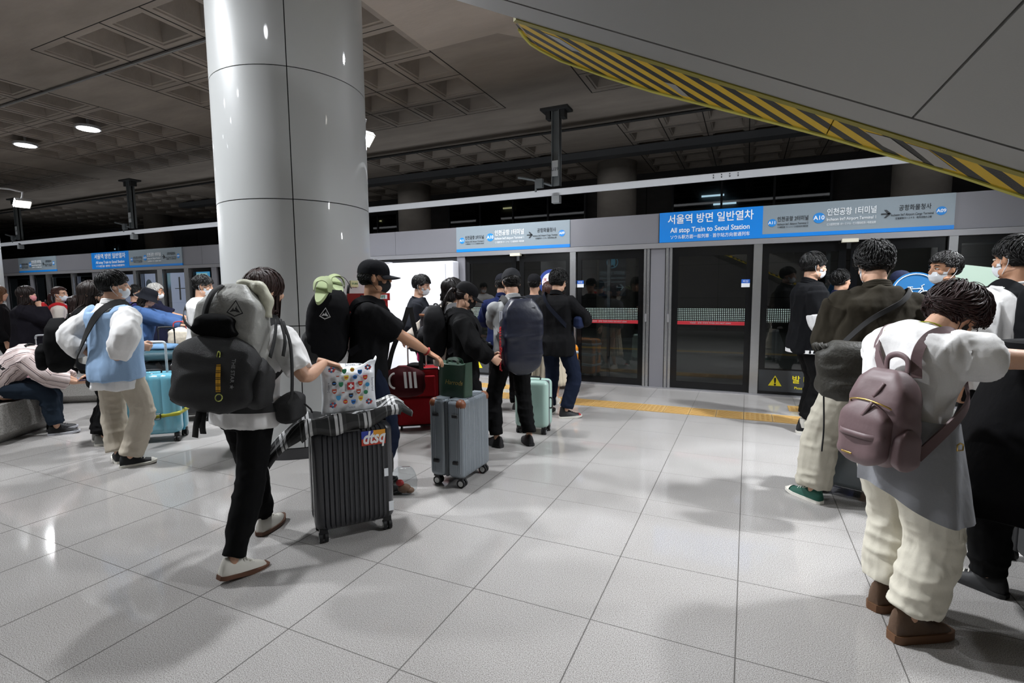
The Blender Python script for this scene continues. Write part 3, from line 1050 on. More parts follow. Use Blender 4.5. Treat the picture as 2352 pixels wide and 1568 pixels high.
for k, (x, y, tg, w) in enumerate(PENDANTS):  # housings added for the unseen column-head spots
    t = thing('unseen_pendant', ['unseen pendant spotlight right of the near column head', 'unseen pendant spotlight over the seated traveller', 'unseen pendant spotlight left of the near column head', 'unseen pendant spotlight on the wall side of the near column head', 'unseen pendant spotlight beyond the escalator', 'unseen pendant spotlight far down the platform'][k], 'spotlight', (x, y, 4.92), group='unseen pendant spotlights near the ceiling')
    q = (V(tg) - V((x, y, 4.92))).to_track_quat('-Z', 'Y').to_matrix()
    G().box(q @ V((0, 0, .09)), (.30, .30, .12), 0, q).tube([q @ V((0, 0, .12)), V((0, 0, .25)), V((0, 0, .62))], .015, 8).build('housing', m_hous, t)
    G().box(q @ V((0, 0, .026)), (.27, .27, .004), 0, q).build('lens', m_face, t)
o = G().bx(-34, 10, 10.2, 10.4, 2.15, 2.28).build('added_trough', mat('added_fitting_grey', '#55575a', .6))  # added housing under the trackside fill lamp
for k in range(12):
    G().bx(-33 + 3.8 * k, -32.94 + 3.8 * k, 10.27, 10.33, -1.1, 2.15).build('added_trough_post', mat('added_fitting_grey', '#55575a', .6), o)
tag(o, 'added unseen light trough beside the tracks behind the screen wall', 'light trough')
o = G().bx(-23, 7, 14.8, 15.2, 5.33, 5.52).build('added_luminaire', mat('added_fitting_grey', '#55575a', .6))  # added housing for the fill lamp over the opposite platform
tag(o, 'added unseen luminaire under the ceiling of the opposite platform', 'luminaire')
# pipes under the ceiling
o = G().tube([(-30, 5.73, 5.50), (1.5, 5.73, 5.50)], 0.022, 10).build('conduit', mat('conduit_steel', '#8b8c8c', 0.4, 0.6), smooth=True)
tag(o, 'thin steel conduit under the ceiling left of the near column', 'conduit')
o = G().tube([(-34, 12.62, 5.50), (10, 12.62, 5.50)], 0.03, 10).build('conduit', mat('conduit_dark', '#2a2b2c', 0.6), smooth=True)
tag(o, 'dark conduit under the ceiling above the overhead rail', 'conduit')
# overhead conductor rail and its hangers
m_rbar = mat('conductor_rail', '#f2f4f8', 0.3, 0.0, coat=0.2)
g = G()
prof = [(-0.055, 0.065), (0.055, 0.065), (0.05, 0.045), (0.035, 0.03), (0.02, -0.07), (-0.02, -0.07), (-0.055, 0.05)]
g.loops([[V((x, 11.2 + a, 3.725 + b)) for a, b in prof] for x in (-44, 9)])
for x in (-0.6, -0.45, -0.3, -0.15):
    for zz in (0.03, -0.02):
        g.cyl((x - 0.1, 11.155, 3.725 + zz), 0.012, 0.02, 10, 1, axis=1)
o = g.build('conductor_rail', [m_rbar, mat('bolt_grey', '#6c6d70', 0.4, 0.6)])
tag(o, 'long bright aluminium overhead conductor rail above the tracks', 'rail')
m_hang = mat('hanger_steel', '#7d8284', 0.5, 0.4)
hl = ['steel hanger post holding the overhead rail right of the near column', 'steel hanger post hidden behind the near column', 'steel hanger post holding the overhead rail left of the near column', 'steel hanger post holding the overhead rail by the far-left column']
for k in range(4):
    x = -4.02 - 7.99 * k
    t = thing('rail_hanger', hl[k], 'hanger', (x, 11.2, 5.54), group='hangers of the overhead rail')
    g = G()
    g.bx(-0.09, 0.09, -0.02, 0.02, -1.68, 0)
    g.bx(-0.09, -0.07, -0.09, 0.09, -1.68, 0)
    g.bx(0.07, 0.09, -0.09, 0.09, -1.68, 0)
    g.build('post', m_hang, t)
    g = G()
    g.bx(-0.32, 0.32, -0.2, 0.2, -0.05, 0)
    g.bx(-0.22, -0.12, -0.1, 0.1, -0.22, -0.05)
    g.bx(0.12, 0.22, -0.1, 0.1, -0.22, -0.05)
    g.build('top_plate', mat('plate_dark', '#3f4041', 0.6, 0.3), t)
    g = G()
    g.tube([(-0.9, -0.1, -1.42), (-0.55, -0.08, -1.5), (-0.1, 0, -1.66)], 0.03, 8)
    g.box((-0.38, -0.07, -1.6), (0.16, 0.1, 0.2))
    g.bx(-0.5, -0.46, -0.08, -0.04, -1.78, -1.5)
    g.build('cantilever_arm', m_hang, t)
    G().bx(-0.09, 0.09, -0.08, 0.08, -2.06, -1.9).build('insulator', mat('insulator_grey', '#a5a8aa', 0.4), t)
    G().bx(-0.07, 0.07, -0.102, -0.09, -1.48, -1.14).build('number_plate', mat('plate_white', '#c7cacb', 0.5), t)
    text('U39', 0.10, (0, -0.104, -1.33), TX, m_sd, t)

# ---------------------------------------------------------------- escalator underside
m_sof = mat('escalator_cladding', '#8b8a86', 0.5, 0.05, bump=0.03, bscale=200)
SL = 0.481
def ez(x):
    return 2.475 - SL * (x + 0.803)
t = thing('escalator_underside', 'sloping grey escalator underside with yellow and black warning edge overhead', 'escalator', (0, 0, 0))
def slab(g, poly, th, mi=0):
    g.loops([[V((x, y, ez(x))) for x, y in poly], [V((x, y, ez(x) + th)) for x, y in poly]], mi)
xa, xb, YE, YG = -6.0, 4.6, 1.80, 1.66
for (x0, x1) in ((xa, 0.364), (0.369, xb)):
    g = G()
    slab(g, [(x0, -2.6), (x1, -2.6), (x1, YG - .008), (x0, YG - .008)], .5)
    g.build('soffit_panel', m_sof, t)
g = G()
slab(g, [(xa, YG + .004), (xb, YG + .004), (xb, YE), (xa, YE)], .5)
g.build('edge_board', m_sof, t)
g = G()
g.loops([[V((x, y, ez(x) + .012)) for x, y in [(xa, YG - .012), (xb, YG - .012), (xb, YG + .008), (xa, YG + .008)]], [V((x, y, ez(x) + .05)) for x, y in [(xa, YG - .012), (xb, YG - .012), (xb, YG + .008), (xa, YG + .008)]]])
g.build('shadow_gap', m_seam, t)
m_olive = mat('warning_trim_shaded', '#7d7416', .6)  # yellow darkened to olive, as if the strip faced away from light
m_lip = mat('warning_lip', '#c9c25a', .5)
m_haz = stripes_mat('hazard_stripes', 0, [(0, '#c9a414'), (.52, '#141414')], .112 * .7071, .5, rot=(0, 0, PI / 4))
curve = [(-.835, 1.90), (-.843, 1.952), (-.842, 2.026), (-.815, 2.07), (-.745, 2.125), (-.542, 2.145), (-.365, 2.138), (-.198, 2.10), (-.046, 2.063), (.092, 2.034), (.219, 2.010), (.34, 2.0), (.451, 1.987), (.557, 1.981), (.717, 1.99), (1.0, 2.0), (2.2, 2.0), (xb, 2.0)]
g = G()
slab(g, [(-.803, YE + .0005), (xb, YE + .0005), (xb, YE + .034), (-.828, YE + .034)], .05)
g.v = [(p[0], p[1], p[2] - .004) for p in g.v]
g.build('yellow_border', m_olive, t)
low = [(xb, YE + .034)] + [(x, YE + .034) for x in (2.2, 1.0, .717, .557, .451, .34, .219, .092, -.046, -.198, -.365, -.542, -.745, -.815)] + [(-.828, YE + .034)]
for k, (h0, h1) in enumerate([(-9, .215), (.218, 9)]):
    up = [q for q in curve if h0 <= q[0] <= h1]
    if k == 0:
        up = up + [(.215, 2.011)]
    else:
        up = [(.218, 2.0105)] + up
    g = G()
    for i in range(len(up) - 1):
        (xA, yA), (xB, yB) = up[i], up[i + 1]
        if xB <= -.80:
            g.add([(-.828, YE + .034, ez(-.828)), (xA, yA, ez(xA)), (xB, yB, ez(xB))], [(0, 1, 2)])
            continue
        lA, lB = max(xA, -.828), xB
        g.add([(lA, YE + .034, ez(lA)), (xA, yA, ez(xA)), (xB, yB, ez(xB)), (lB, YE + .034, ez(lB)),
               (lA, YE + .034, ez(lA) + .04), (xA, yA, ez(xA) + .04), (xB, yB, ez(xB) + .04), (lB, YE + .034, ez(lB) + .04)], [(0, 1, 2, 3), (4, 7, 6, 5), (1, 5, 6, 2)])
    g.build('hazard_board', m_haz, t)
g = G()
g.tube([(x, y + .004, ez(x) - .002) for x, y in curve], .0075, 6)
g.build('edge_lip', m_lip, t, smooth=True)
for pl in ([(.30, 1.86), (.36, 1.85), (.47, 1.97), (.44, 1.985), (.36, 1.94)], [(.40, 1.85), (.45, 1.85), (.55, 1.96), (.50, 1.975)], [(-.72, 1.86), (-.66, 1.87), (-.60, 1.95), (-.64, 1.96)], [(-.30, 1.99), (-.26, 1.98), (-.22, 2.07), (-.25, 2.08)]):
    G().prism([(x, y, ez(x) - .0015) for x, y in pl], (0, 0, .001)).build('worn_patch', mat('worn_film', '#8f8c86', .4), t)
# ---------------------------------------------------------------- people
SKIN = mat('skin', '#c59a80', 0.5, 0, bump=0.08, bscale=180, var=0.05)
SKIN2 = mat('skin_tan', '#b98a6c', 0.5, 0, bump=0.08, bscale=180, var=0.05)
EYEW = mat('eye_white', '#d8d4ce', 0.3)
EYED = mat('eye_dark', '#15100d', 0.3)
LIP = mat('lip', '#9a5f55', 0.5)
def hairmat(c):
    key = ('hair', c)
    if key in _M:
        return _M[key]
    m, nt, b = newmat('hair')
    vec = obj_coord(nt, (1, 1, 0.12))
    n = node(nt, 'ShaderNodeTexNoise')
    n.inputs['Scale'].default_value = 420
    nt.links.new(vec, n.inputs['Vector'])
    cc = srgb(c)
    r = ramp(nt, n.outputs['Fac'], [(0.35, tuple(x * 0.6 for x in cc[:3]) + (1,)), (0.7, tuple(min(1, x * 1.6) for x in cc[:3]) + (1,))])
    nt.links.new(r.outputs['Color'], b.inputs['Base Color'])
    b.inputs['Roughness'].default_value = 0.42
    b.inputs['Specular IOR Level'].default_value = 0.35
    bp = node(nt, 'ShaderNodeBump')
    bp.inputs['Strength'].default_value = 0.4
    bp.inputs['Distance'].default_value = 0.004
    nt.links.new(n.outputs['Fac'], bp.inputs['Height'])
    nt.links.new(bp.outputs['Normal'], b.inputs['Normal'])
    _M[key] = m
    return m
def rx(a): return Matrix.Rotation(a, 3, 'X')
def ry(a): return Matrix.Rotation(a, 3, 'Y')
def rz(a): return Matrix.Rotation(a, 3, 'Z')
def ik(a, b, l1, l2, pole):
    d = b - a
    L = d.length
    L2 = min(L, (l1 + l2) * 0.999)
    u = d.normalized()
    b2 = a + u * L2
    x = (l1 * l1 - l2 * l2 + L2 * L2) / (2 * L2)
    h = math.sqrt(max(0, l1 * l1 - x * x))
    p = pole - u * pole.dot(u)
    p = p.normalized() if p.length > 1e-6 else V((0, 1, 0))
    return a + u * x + p * h, b2
TORSO = [(-0.13, .115, .095, -.005), (-0.07, .155, .118, -.012), (0.0, .168, .122, -.016), (0.08, .155, .108, -.006), (0.17, .137, .098, .004), (0.26, .142, .102, .004),
         (0.35, .160, .112, .0), (0.42, .172, .110, -.006), (0.462, .158, .094, -.010), (0.50, .118, .076, -.010), (0.535, .070, .064, -.004), (0.60, .054, .056, .010)]
class Person:
    def __init__(s, label, x, y, head=0, h=1.65, fat=1.0, lean=0, side=0, twist=0, hunch=0, hip=None, hipoff=(0, 0), feet=None, hands=None, poles=None, handdir=None,
                 curl=0.5, look=(0, 0, 0), skin=SKIN, vox=0.011, spread=0.20, kpole=None, bare_feet=False):
        s.k = k = h / 1.70
        s.t = thing('person', label, 'person', (x, y, 0), -R(head))
        s.vox, s.skin, s.fat = vox, skin, fat
        s.seed = random.randint(0, 9999)
        s.hipz = 0.90 * k if hip is None else hip
        s.P = V((hipoff[0], hipoff[1], s.hipz))
        s.Rp = rz(R(twist) * 0.3) @ rx(-R(lean) * 0.3) @ ry(R(side) * 0.3)
        s.spine = []
        Rm = []
        zs = [q[0] for q in TORSO]
        for z in zs:
            t = max(0, min(1, z / 0.42))
            hh = max(0, min(1, (z - 0.25) / 0.25))
            Rm.append(rz(R(twist) * (0.3 + 0.7 * t)) @ rx(-R(lean) * (0.35 + 0.65 * t) - R(hunch) * hh) @ ry(R(side) * (0.3 + 0.7 * t)))
        i0 = zs.index(0.0)
        C = [None] * len(zs)
        C[i0] = s.P.copy()
        for i in range(i0 + 1, len(zs)):
            C[i] = C[i - 1] + Rm[i - 1] @ V((0, 0, (zs[i] - zs[i - 1]) * k))
        for i in range(i0 - 1, -1, -1):
            C[i] = C[i + 1] - Rm[i] @ V((0, 0, (zs[i + 1] - zs[i]) * k))
        s.C, s.Rm = C, Rm
        ch = 7
        s.Rc = Rm[ch]
        s.chest = C[ch]
        s.neck = C[10]
        s.sh = {}
        for sd, sx in (('L', -1), ('R', 1)):
            s.sh[sd] = C[8] + s.Rc @ V((sx * 0.172 * k * (0.9 + 0.1 * fat), -0.008, -0.022 * k))
        s.Rh = rz(R(look[1])) @ s.Rc.to_3x3() if False else (rz(R(twist)) @ rz(-R(look[1])) @ rx(-R(look[0])) @ ry(R(look[2])))
        nk = C[11]
        s.H = nk + s.Rh @ V((0, 0.012 * k, 0.098 * k))
        s.hips = {'L': s.P + s.Rp @ V((-0.088 * k * fat, 0, -0.02 * k)), 'R': s.P + s.Rp @ V((0.088 * k * fat, 0, -0.02 * k))}
        if feet is None:
            feet = {'L': (-spread / 2, 0.0, 0, -6, 0), 'R': (spread / 2, 0.02, 0, 6, 0)}
        s.feet = feet
        s.leg = {}
        for sd in 'LR':
            fx, fy, fz, yaw, pit = feet[sd]
            a = V((fx, fy, fz + 0.085 * k))
            kp = V((0, 1, 0)) if kpole is None else V(kpole[sd])
            kp = (rz(-R(yaw)) @ kp)
            kn, an = ik(s.hips[sd], a, 0.425 * k, 0.41 * k, kp)
            s.leg[sd] = (s.hips[sd], kn, an)
        s.arm = {}
        s.hand = {}
        hands = hands or {}
        poles = poles or {}
        handdir = handdir or {}
        for sd, sx in (('L', -1), ('R', 1)):
            tgt = hands.get(sd)
            pole = V(poles.get(sd, (sx * 0.5, -0.8, -0.4)))
            if tgt is None:
                tgt = s.sh[sd] + V((sx * 0.07 * k, 0.06 * k, -0.515 * k))
                pole = V((sx * 0.3, -1, 0))
            el, w = ik(s.sh[sd], V(tgt), 0.285 * k, 0.25 * k, pole)
            s.arm[sd] = (s.sh[sd], el, w)
            d, n = handdir.get(sd, (None, None))
            d = (w - el).normalized() if d is None else V(d).normalized()
            n = V((-sx, 0, 0)) if n is None else V(n)
            s.hand[sd] = (w, d, n, curl if not isinstance(curl, dict) else curl.get(sd, 0.5))
        s.body()
        s.shoe_specs = None
    # -- pieces
    def torso(s, g, e=0.0, i0=0, i1=None, wide=1.0, drape=0.0, low=None, mi=0):
        k = s.k
        ls = []
        i1 = len(TORSO) if i1 is None else i1
        n = 24
        rows = list(range(i0, i1))
        if low is not None:
            # hem hanging below the hips: extend straight down
            C0 = s.C[2]
            for z in (low, low * 0.5):
                w = max(TORSO[2][1], TORSO[6][1] * drape) * s.fat
                ls.append((C0 + s.Rm[2] @ V((0, 0, z * k)), s.Rm[2], w * k * wide + e * 1.15, max(TORSO[2][2], TORSO[6][2] * drape) * s.fat * k * wide + e * 1.15, TORSO[2][3]))
            rows = [r for r in rows if r >= 2]
        for i in rows:
            z, w, d, yo = TORSO[i]
            if 1 < i < 6 and drape:
                w = max(w, drape * TORSO[6][1])
                d = max(d, drape * TORSO[6][2])
            ft = s.fat if i < 9 else 1 + (s.fat - 1) * 0.3
            ww = wide if i < 9 else 1.0
            ls.append((s.C[i], s.Rm[i], w * k * ft * ww + e, d * k * ft * ww + e, yo))
        out = []
        for c, Rr, w, d, yo in ls:
            l = []
            for j in range(n):
                a = 2 * PI * j / n
                cx, cy = math.cos(a), math.sin(a)
                px = w * (abs(cx) ** 0.85) * (1 if cx >= 0 else -1)
                py = d * (abs(cy) ** 0.9) * (1 if cy >= 0 else -1)
                l.append(c + Rr @ V((px, py + yo * k, 0)))
            out.append(l)
        g.loops(out, mi)
        return g
    def limb(s, g, a, b, c, ra, rb, rc, t0=0.0, t1=2.0, e=0.0, mi=0, swell=0.0):
        """tapered two-bone limb, parameter t 0..1 upper, 1..2 lower"""
        pts, rad = [], []
        n = 14
        for i in range(n + 1):
            t = t0 + (t1 - t0) * i / n
            if t <= 1:
                p = a.lerp(b, t)
                r = ra + (rb - ra) * t
            else:
                p = b.lerp(c, t - 1)
                q = t - 1
                r = rb + (rc - rb) * q + swell * math.sin(PI * min(1, q * 1.25)) * (1 if q < 0.8 else 0)
            # round the joint
            if 0.8 < t < 1.2:
                m = a.lerp(b, 0.8).lerp(b.lerp(c, 0.2), (t - 0.8) / 0.4)
                p = p.lerp(m, 0.5)
            pts.append(p)
            rad.append(r + e)
        g.tube(pts, rad, 14, mi)
        return g
    def head(s, g, mi=0):
        k = s.k * 1.0
        M = Matrix.Translation(s.H) @ (s.Rh * (k * 1.05)).to_4x4()
        h = G()
        h.ell((0, -.014, .028), (.074, .095, .086), 20, 14)
        h.ell((0, .026, -.030), (.061, .066, .086))
        h.ell((0, .036, -.078), (.044, .046, .034))
        h.ell((0, .066, -.096), (.020, .018, .016))
        h.ell((0, .070, .030), (.050, .020, .016))
        for sx in (-1, 1):
            h.ell((sx * .036, .058, -.026), (.026, .026, .026))
            h.ell((sx * .050, .02, -.075), (.016, .036, .03))
            h.ell((sx * .077, -.004, -.008), (.010, .019, .033), 10, 8, 0, ry(sx * 0.15).to_3x3())
        h.tube([(0, .086, .022), (0, .100, -.008), (0, .110, -.026)], [.008, .011, .014], 8)
        h.ell((0, .100, -.032), (.019, .012, .010))
        h.ell((0, .088, -.060), (.023, .012, .007))
        h.ell((0, .087, -.071), (.020, .012, .008))
        g.merge(h, M)
        a = s.C[10]
        g.tube([s.C[9], s.C[10] + s.Rm[10] @ V((0, -.004, 0)), s.H + s.Rh @ V((0, -.018 * k, -.055 * k))], [(.085 * k, .066 * k), (.058 * k, .058 * k), (.052 * k, .054 * k)], 14, mi, up=s.Rc @ V((1, 0, 0)))
        s.HM = M
    def eyes(s, g):
        h = G()
        for sx in (-1, 1):
            h.ell((sx * .031, .0785, .004), (.0145, .009, .0062), 10, 8, 1)
            h.ell((sx * .031, .0855, .004), (.0062, .0035, .0058), 8, 6, 2)
            h.tube([(sx * .016, .086, .026), (sx * .032, .086, .031), (sx * .050, .074, .026)], [.0035, .0042, .0025], 6, 2)
            h.tube([(sx * .017, .0865, .0085), (sx * .031, .089, .0115), (sx * .045, .080, .008)], [.0016, .002, .0012], 6, 2)
        g.merge(h, s.HM)
    def handg(s, sd):
        w, d, n, curl = s.hand[sd]
        k = s.k
        n = (n - d * n.dot(d)).normalized()
        sx = -1 if sd == 'L' else 1
        t = d.cross(n) * (-sx)      # thumb side
        t = n.cross(d) if sd == 'L' else d.cross(n)
        M = Matrix((t, d, n)).transposed()
        g = G()
        # palm
        ls = []
        for y, hw, ht, cx in ((-.05, .022, .019, 0), (-.02, .026, .021, 0), (0, .028, .0195, 0), (.03, .036, .016, .002), (.06, .041, .014, 0), (.088, .040, .012, -.002)):
            ls.append([V((cx + hw * math.cos(a), y, ht * math.sin(a))) for a in [2 * PI * j / 14 for j in range(14)]])
        g.loops(ls)
        for i, (bx_, L) in enumerate(((.030, .070), (.010, .078), (-.011, .073), (-.031, .057))):
            p = V((bx_, .080, 0))
            ang = 0.0
            pts, rad = [p - V((0, .02, 0)), p], [.0098, .0095]
            for q, (fr, ca) in enumerate(((.45, .9), (.32, 1.1), (.23, .7))):
                ang += curl * ca * (1 + 0.08 * i)
                p = p + V((0.004 * (1.5 - i) * (1 if q == 0 else 0), math.cos(ang), math.sin(ang))) * (L * fr)
                pts.append(p.copy())
                rad.append(.0092 - .0012 * (q + 1))
            g.tube(pts, rad, 8)
            g.ell(p, (.0062, .0062, .0062), 8, 6)
        p0 = V((.026, .018, .004))
        p1 = p0 + V((.030, .026, .008 + .012 * curl))
        p2 = p1 + V((.012 - .012 * curl, .030, .008 + .016 * curl))
        p3 = p2 + V((.0 - .012 * curl, .022, .004 + .01 * curl))
        g.tube([p0 - V((.01, .01, 0)), p0, p1, p2, p3], [.014, .015, .0115, .0098, .008], 8)
        g.ell(p3, (.0075, .0075, .0075), 8, 6)
        o = G()
        for v in g.v:
            o.v.append(tuple(w + (M @ V(v)) * k))
        o.f, o.m = g.f, g.m
        return o
    def body(s):
        k, ft = s.k, s.fat
        g = G()
        s.torso(g, -0.006)
        s.head(g)
        for sd in 'LR':
            a, b, c = s.arm[sd]
            s.limb(g, a, b, c, .050 * k * ft, .040 * k * ft, .0245 * k, swell=.007 * k)
            g.ell(a, (.056 * k, .056 * k, .056 * k), 12, 8)
            a, b, c = s.leg[sd]
            s.limb(g, a, b, c, .080 * k * ft, .054 * k, .029 * k, swell=.010 * k)
            fx, fy, fz, yaw, pit = s.feet[sd]
            f = rz(-R(yaw)) @ V((0, 1, 0))
            g.tube([c + V((0, 0, .02)), c - V((0, 0, .02 * k)), c + f * .05 * k - V((0, 0, .062 * k))], [.029 * k, .025 * k, .014 * k], 10)
        r = remesh(g, s.vox, 2)
        o = G()
        o.v = [tuple(v) for v in r.v]
        o.f = list(r.f)
        o.m = list(r.m)
        for sd in 'LR':
            h = remesh(s.handg(sd), 0.0042 if s.vox < 0.0125 else 0.006, 1)
            o.merge(h)
        s.eyes(o)
        o.build('body', [s.skin, EYEW, EYED], s.t, smooth=True, auto=None)
    # -- clothing
    def top(s, material, sleeve=1.9, e=0.022, low=-0.05, drape=0.95, wide=1.0, cuff=None, folds=0.009, name='shirt', sr=(.070, .058, .044), collar=None, neck_row=11, mats=None, hood=False,
            label=None, freq=(11, 11, 5), uvwrap=False):
        k = s.k
        g = G()
        s.torso(g, e, 0, neck_row, wide, drape, low)
        for sd in 'LR':
            a, b, c = s.arm[sd]
            ft = s.fat
            ins = a.lerp(s.C[8], 0.18)
            g.ell(a, (.058 * k * ft + e * .5,) * 3, 14, 10)
            s.limb(g, a, b, c, sr[0] * k * ft + e * .3, sr[1] * k * ft + e * .3, sr[2] * k + e * .3, 0, sleeve)
        r = remesh(g, max(0.008, s.vox * 0.9), 3)
        fold(r, folds, freq, s.seed)
        o = G()
        o.v, o.f, o.m = [tuple(v) for v in r.v], list(r.f), list(r.m)
        if uvwrap:
            # cloth pattern runs lengthwise along the back and the sleeves
            A = np.array(o.v)
            best = np.full(len(A), 1e9)
            u = np.zeros(len(A))
            for i in range(2, 10):
                c = np.array(s.C[i])
                q = (A - c) @ np.array(s.Rm[i])
                dd = np.abs(q[:, 2]) / .05 + np.hypot(q[:, 0], q[:, 1]) / .17
                w = dd < best
                best = np.where(w, dd, best)
                u = np.where(w, np.arctan2(q[:, 0], -q[:, 1]) * .15, u)
            for sd in 'LR':
                a, b, c = s.arm[sd]
                for p0, p1 in ((a.lerp(b, .15), b), (b, c)):
                    d = (p1 - p0)
                    L = d.length
                    d.normalize()
                    e1 = d.cross(V((1, 0, .2))).normalized()
                    e2 = d.cross(e1)
                    q = A - np.array(p0)
                    t = q @ np.array(d)
                    x1, x2 = q @ np.array(e1), q @ np.array(e2)
                    dd = np.hypot(x1, x2) / .075 + np.clip(np.maximum(-t, t - L), 0, 9) / .05
                    w = dd < best
                    best = np.where(w, dd, best)
                    u = np.where(w, np.arctan2(x1, x2) * .085, u)
            o.uv = [(x, 0.0) for x in u]
            collar = None
        if collar:
            cr = {'crew': (.009, .066, .0), 'stand': (.013, .062, .016), 'shirt': (.013, .066, .013), 'loose': (.018, .075, .008)}[collar]
            for lv in ([0, 1, 2] if collar != 'crew' else [0]):
                pts = []
                for j in range(25):
                    a = 2 * PI * j / 24
                    pts.append(s.C[9] + s.Rm[9] @ V(((cr[1] + .010 - .006 * lv) * k * math.cos(a), (cr[1] + .008 - .004 * lv) * k * math.sin(a) - .004, .030 * k + lv * cr[2] * k - .022 * k * math.sin(a))))
                o.tube(pts, cr[0] * k, 8, 0)
        if hood:
            for lv in range(3):
                pts = []
                for j in range(19):
                    a = PI + PI * j / 18
                    pts.append(s.C[9] + s.Rm[9] @ V((.105 * k * math.cos(a), .095 * k * math.sin(a) - .02 - .018 * lv, .02 * k - .03 * lv * k + .01 * math.sin(5 * a))))
                o.tube(pts, [.012 + .03 * math.sin(PI * j / 18) for j in range(19)], 10, 0)
        if cuff:
            for sd in 'LR':
                a, b, c = s.arm[sd]
                p = b.lerp(c, min(1, sleeve - 1)) if sleeve > 1 else a.lerp(b, sleeve)
                d = (c - b).normalized() if sleeve > 1 else (b - a).normalized()
                rr = (sr[2] * k + e * .3) * 0.95
                o.tube([p - d * .02, p + d * .03], [rr, rr * .9], 14, 0)
        return o.build(name, mats or material, s.t, smooth=True, auto=None, label=label)
    def trousers(s, material, e=0.014, r=(.092, .066, .050), hem=1.95, folds=0.008, name='trousers', label=None, freq=(9, 9, 16), crease=True, cuffroll=False):
        k = s.k
        g = G()
        s.torso(g, e, 0, 5, 1.0, 0.0)
        for sd in 'LR':
            a, b, c = s.leg[sd]
            top = a + (s.P - a) * 0.15 + V((0, -.008, .05 * k))
            s.limb(g, top, b, c, r[0] * k * s.fat + e * .5, r[1] * k + e * .5, r[2] * k + e * .5, 0, hem, swell=.006)
            g.ell(a + V((0, -.02 * k, 0)), (.10 * k * s.fat, .115 * k * s.fat, .11 * k), 14, 10)
            if cuffroll:
                p = b.lerp(c, hem - 1)
                d = (c - b).normalized()
                g.tube([p - d * .05, p + d * .005], [r[2] * k + .014, r[2] * k + .014], 14)
        rm = remesh(g, max(0.008, s.vox * 0.9), 3)
        kz = s.leg['L'][1].z
        zz = rm.v[:, 2]
        def mask(vv):
            z = vv[:, 2]
            w = np.exp(-((z - kz) / (0.16 * k)) ** 2) * 0.7 + np.exp(-((z - 0.12) / 0.14) ** 2) * 1.0 + 0.35
            return w
        fold(rm, folds, freq, s.seed + 3, True, mask)
        return rm.build(name, material, s.t, smooth=True, auto=None, label=label) if isinstance(rm, G) else None
    def skirt(s, material, length=0.6, flare=1.35, pleats=22, name='skirt', top_row=3):
        k = s.k
        ls = []
        n = pleats * 4
        for i in range(13):
            t = i / 12
            z = 0.10 - t * (0.10 + length)
            f = 1 + (flare - 1) * t
            l = []
            for j in range(n):
                a = 2 * PI * j / n
                pl = 1 + 0.05 * t * math.cos(pleats * a)
                l.append(s.P + V((.165 * k * s.fat * f * pl * math.cos(a), .128 * k * s.fat * f * pl * math.sin(a) - .01, z * k)))
            ls.append(l)
        return G().loops(ls).build(name, material, s.t, smooth=True, auto=None)
    def shoes(s, upper, sole, kind='sneaker', L=0.262, toe=None, lace=None, sock=None, labels=None, high=False, names='shoe'):
        k = s.k
        L = L * (0.5 + 0.5 * k)
        for sd, sx in (('L', -1), ('R', 1)):
            fx, fy, fz, yaw, pit = s.feet[sd]
            ank = s.leg[sd][2]
            M = Matrix.Translation((ank.x, ank.y, ank.z - 0.085 * k)) @ (rz(-R(yaw)) @ rx(R(-pit))).to_4x4()
            if pit:
                # rotate about the ball of the foot when the heel is lifted
                ball = V((0, 0.12 * k, 0))
                M = Matrix.Translation((ank.x, ank.y, ank.z - 0.085 * k)) @ rz(-R(yaw)).to_4x4() @ Matrix.Translation((0, 0, 0)) @ rx(R(-pit)).to_4x4()
            sh = 0.022 if kind != 'boot' else 0.036
            if kind == 'chunky':
                sh = 0.034
            y0, y1 = -0.075, L - 0.075
            def outline(y, grow=0.0):
                t = (y - y0) / (y1 - y0)
                w = 0.033 + 0.017 * math.sin(PI * min(1, max(0, (t - 0.1) / 0.95)) ** 0.9) if t < 1 else 0
                w = 0.034 + 0.014 * math.sin(PI * min(1.0, t ** 1.35)) - 0.03 * max(0, t - 0.85) ** 1.2 * 2.6
                if t < 0.06:
                    w *= 0.72 + 0.28 * t / 0.06
                return w + grow, -sx * 0.010 * math.sin(PI * t) * 1
            ups = [(0.0, .066), (.04, .098), (.14, .094), (.26, .100), (.38, .092), (.55, .062), (.70, .048), (.83, .042), (.93, .034), (1.0, .016)]
            if kind == 'boot' or high:
                ups[0:4] = [(0.0, .07), (.04, .125), (.16, .135), (.32, .125)]
            ls = []
            for t, hh in ups:
                y = y0 + (y1 - y0) * t
                w, cx = outline(y)
                l = []
                for j in range(14):
                    a = 2 * PI * j / 14
                    c_, s_ = math.cos(a), math.sin(a)
                    z = sh * 0.5 + (max(0, s_) ** 0.75) * hh if s_ > 0 else sh * 0.5 + s_ * 0.008
                    nar = 1 - 0.27 * max(0, s_) ** 1.5 * (1 if hh > .06 else 0.6)
                    l.append(V((cx + w * c_ * nar, y, z)))
                ls.append(l)
            g = G().loops(ls)
            g.v = [tuple(M @ V(p)) for p in g.v]
            o = g.build(names, upper, s.t, smooth=True, auto=50)
            if labels:
                o['label'] = labels
            # sole
            n = 22
            pts = []
            for i in range(n + 1):
                y = y0 - 0.006 + (y1 - y0 + 0.012) * i / n
                w, cx = outline(max(y0, min(y1 - 0.001, y)), 0.005)
                if i in (0, n):
                    w *= 0.68
                pts.append((cx + w, y))
            for i in range(n, -1, -1):
                y = y0 - 0.006 + (y1 - y0 + 0.012) * i / n
                w, cx = outline(max(y0, min(y1 - 0.001, y)), 0.005)
                if i in (0, n):
                    w *= 0.68
                pts.append((cx - w, y))
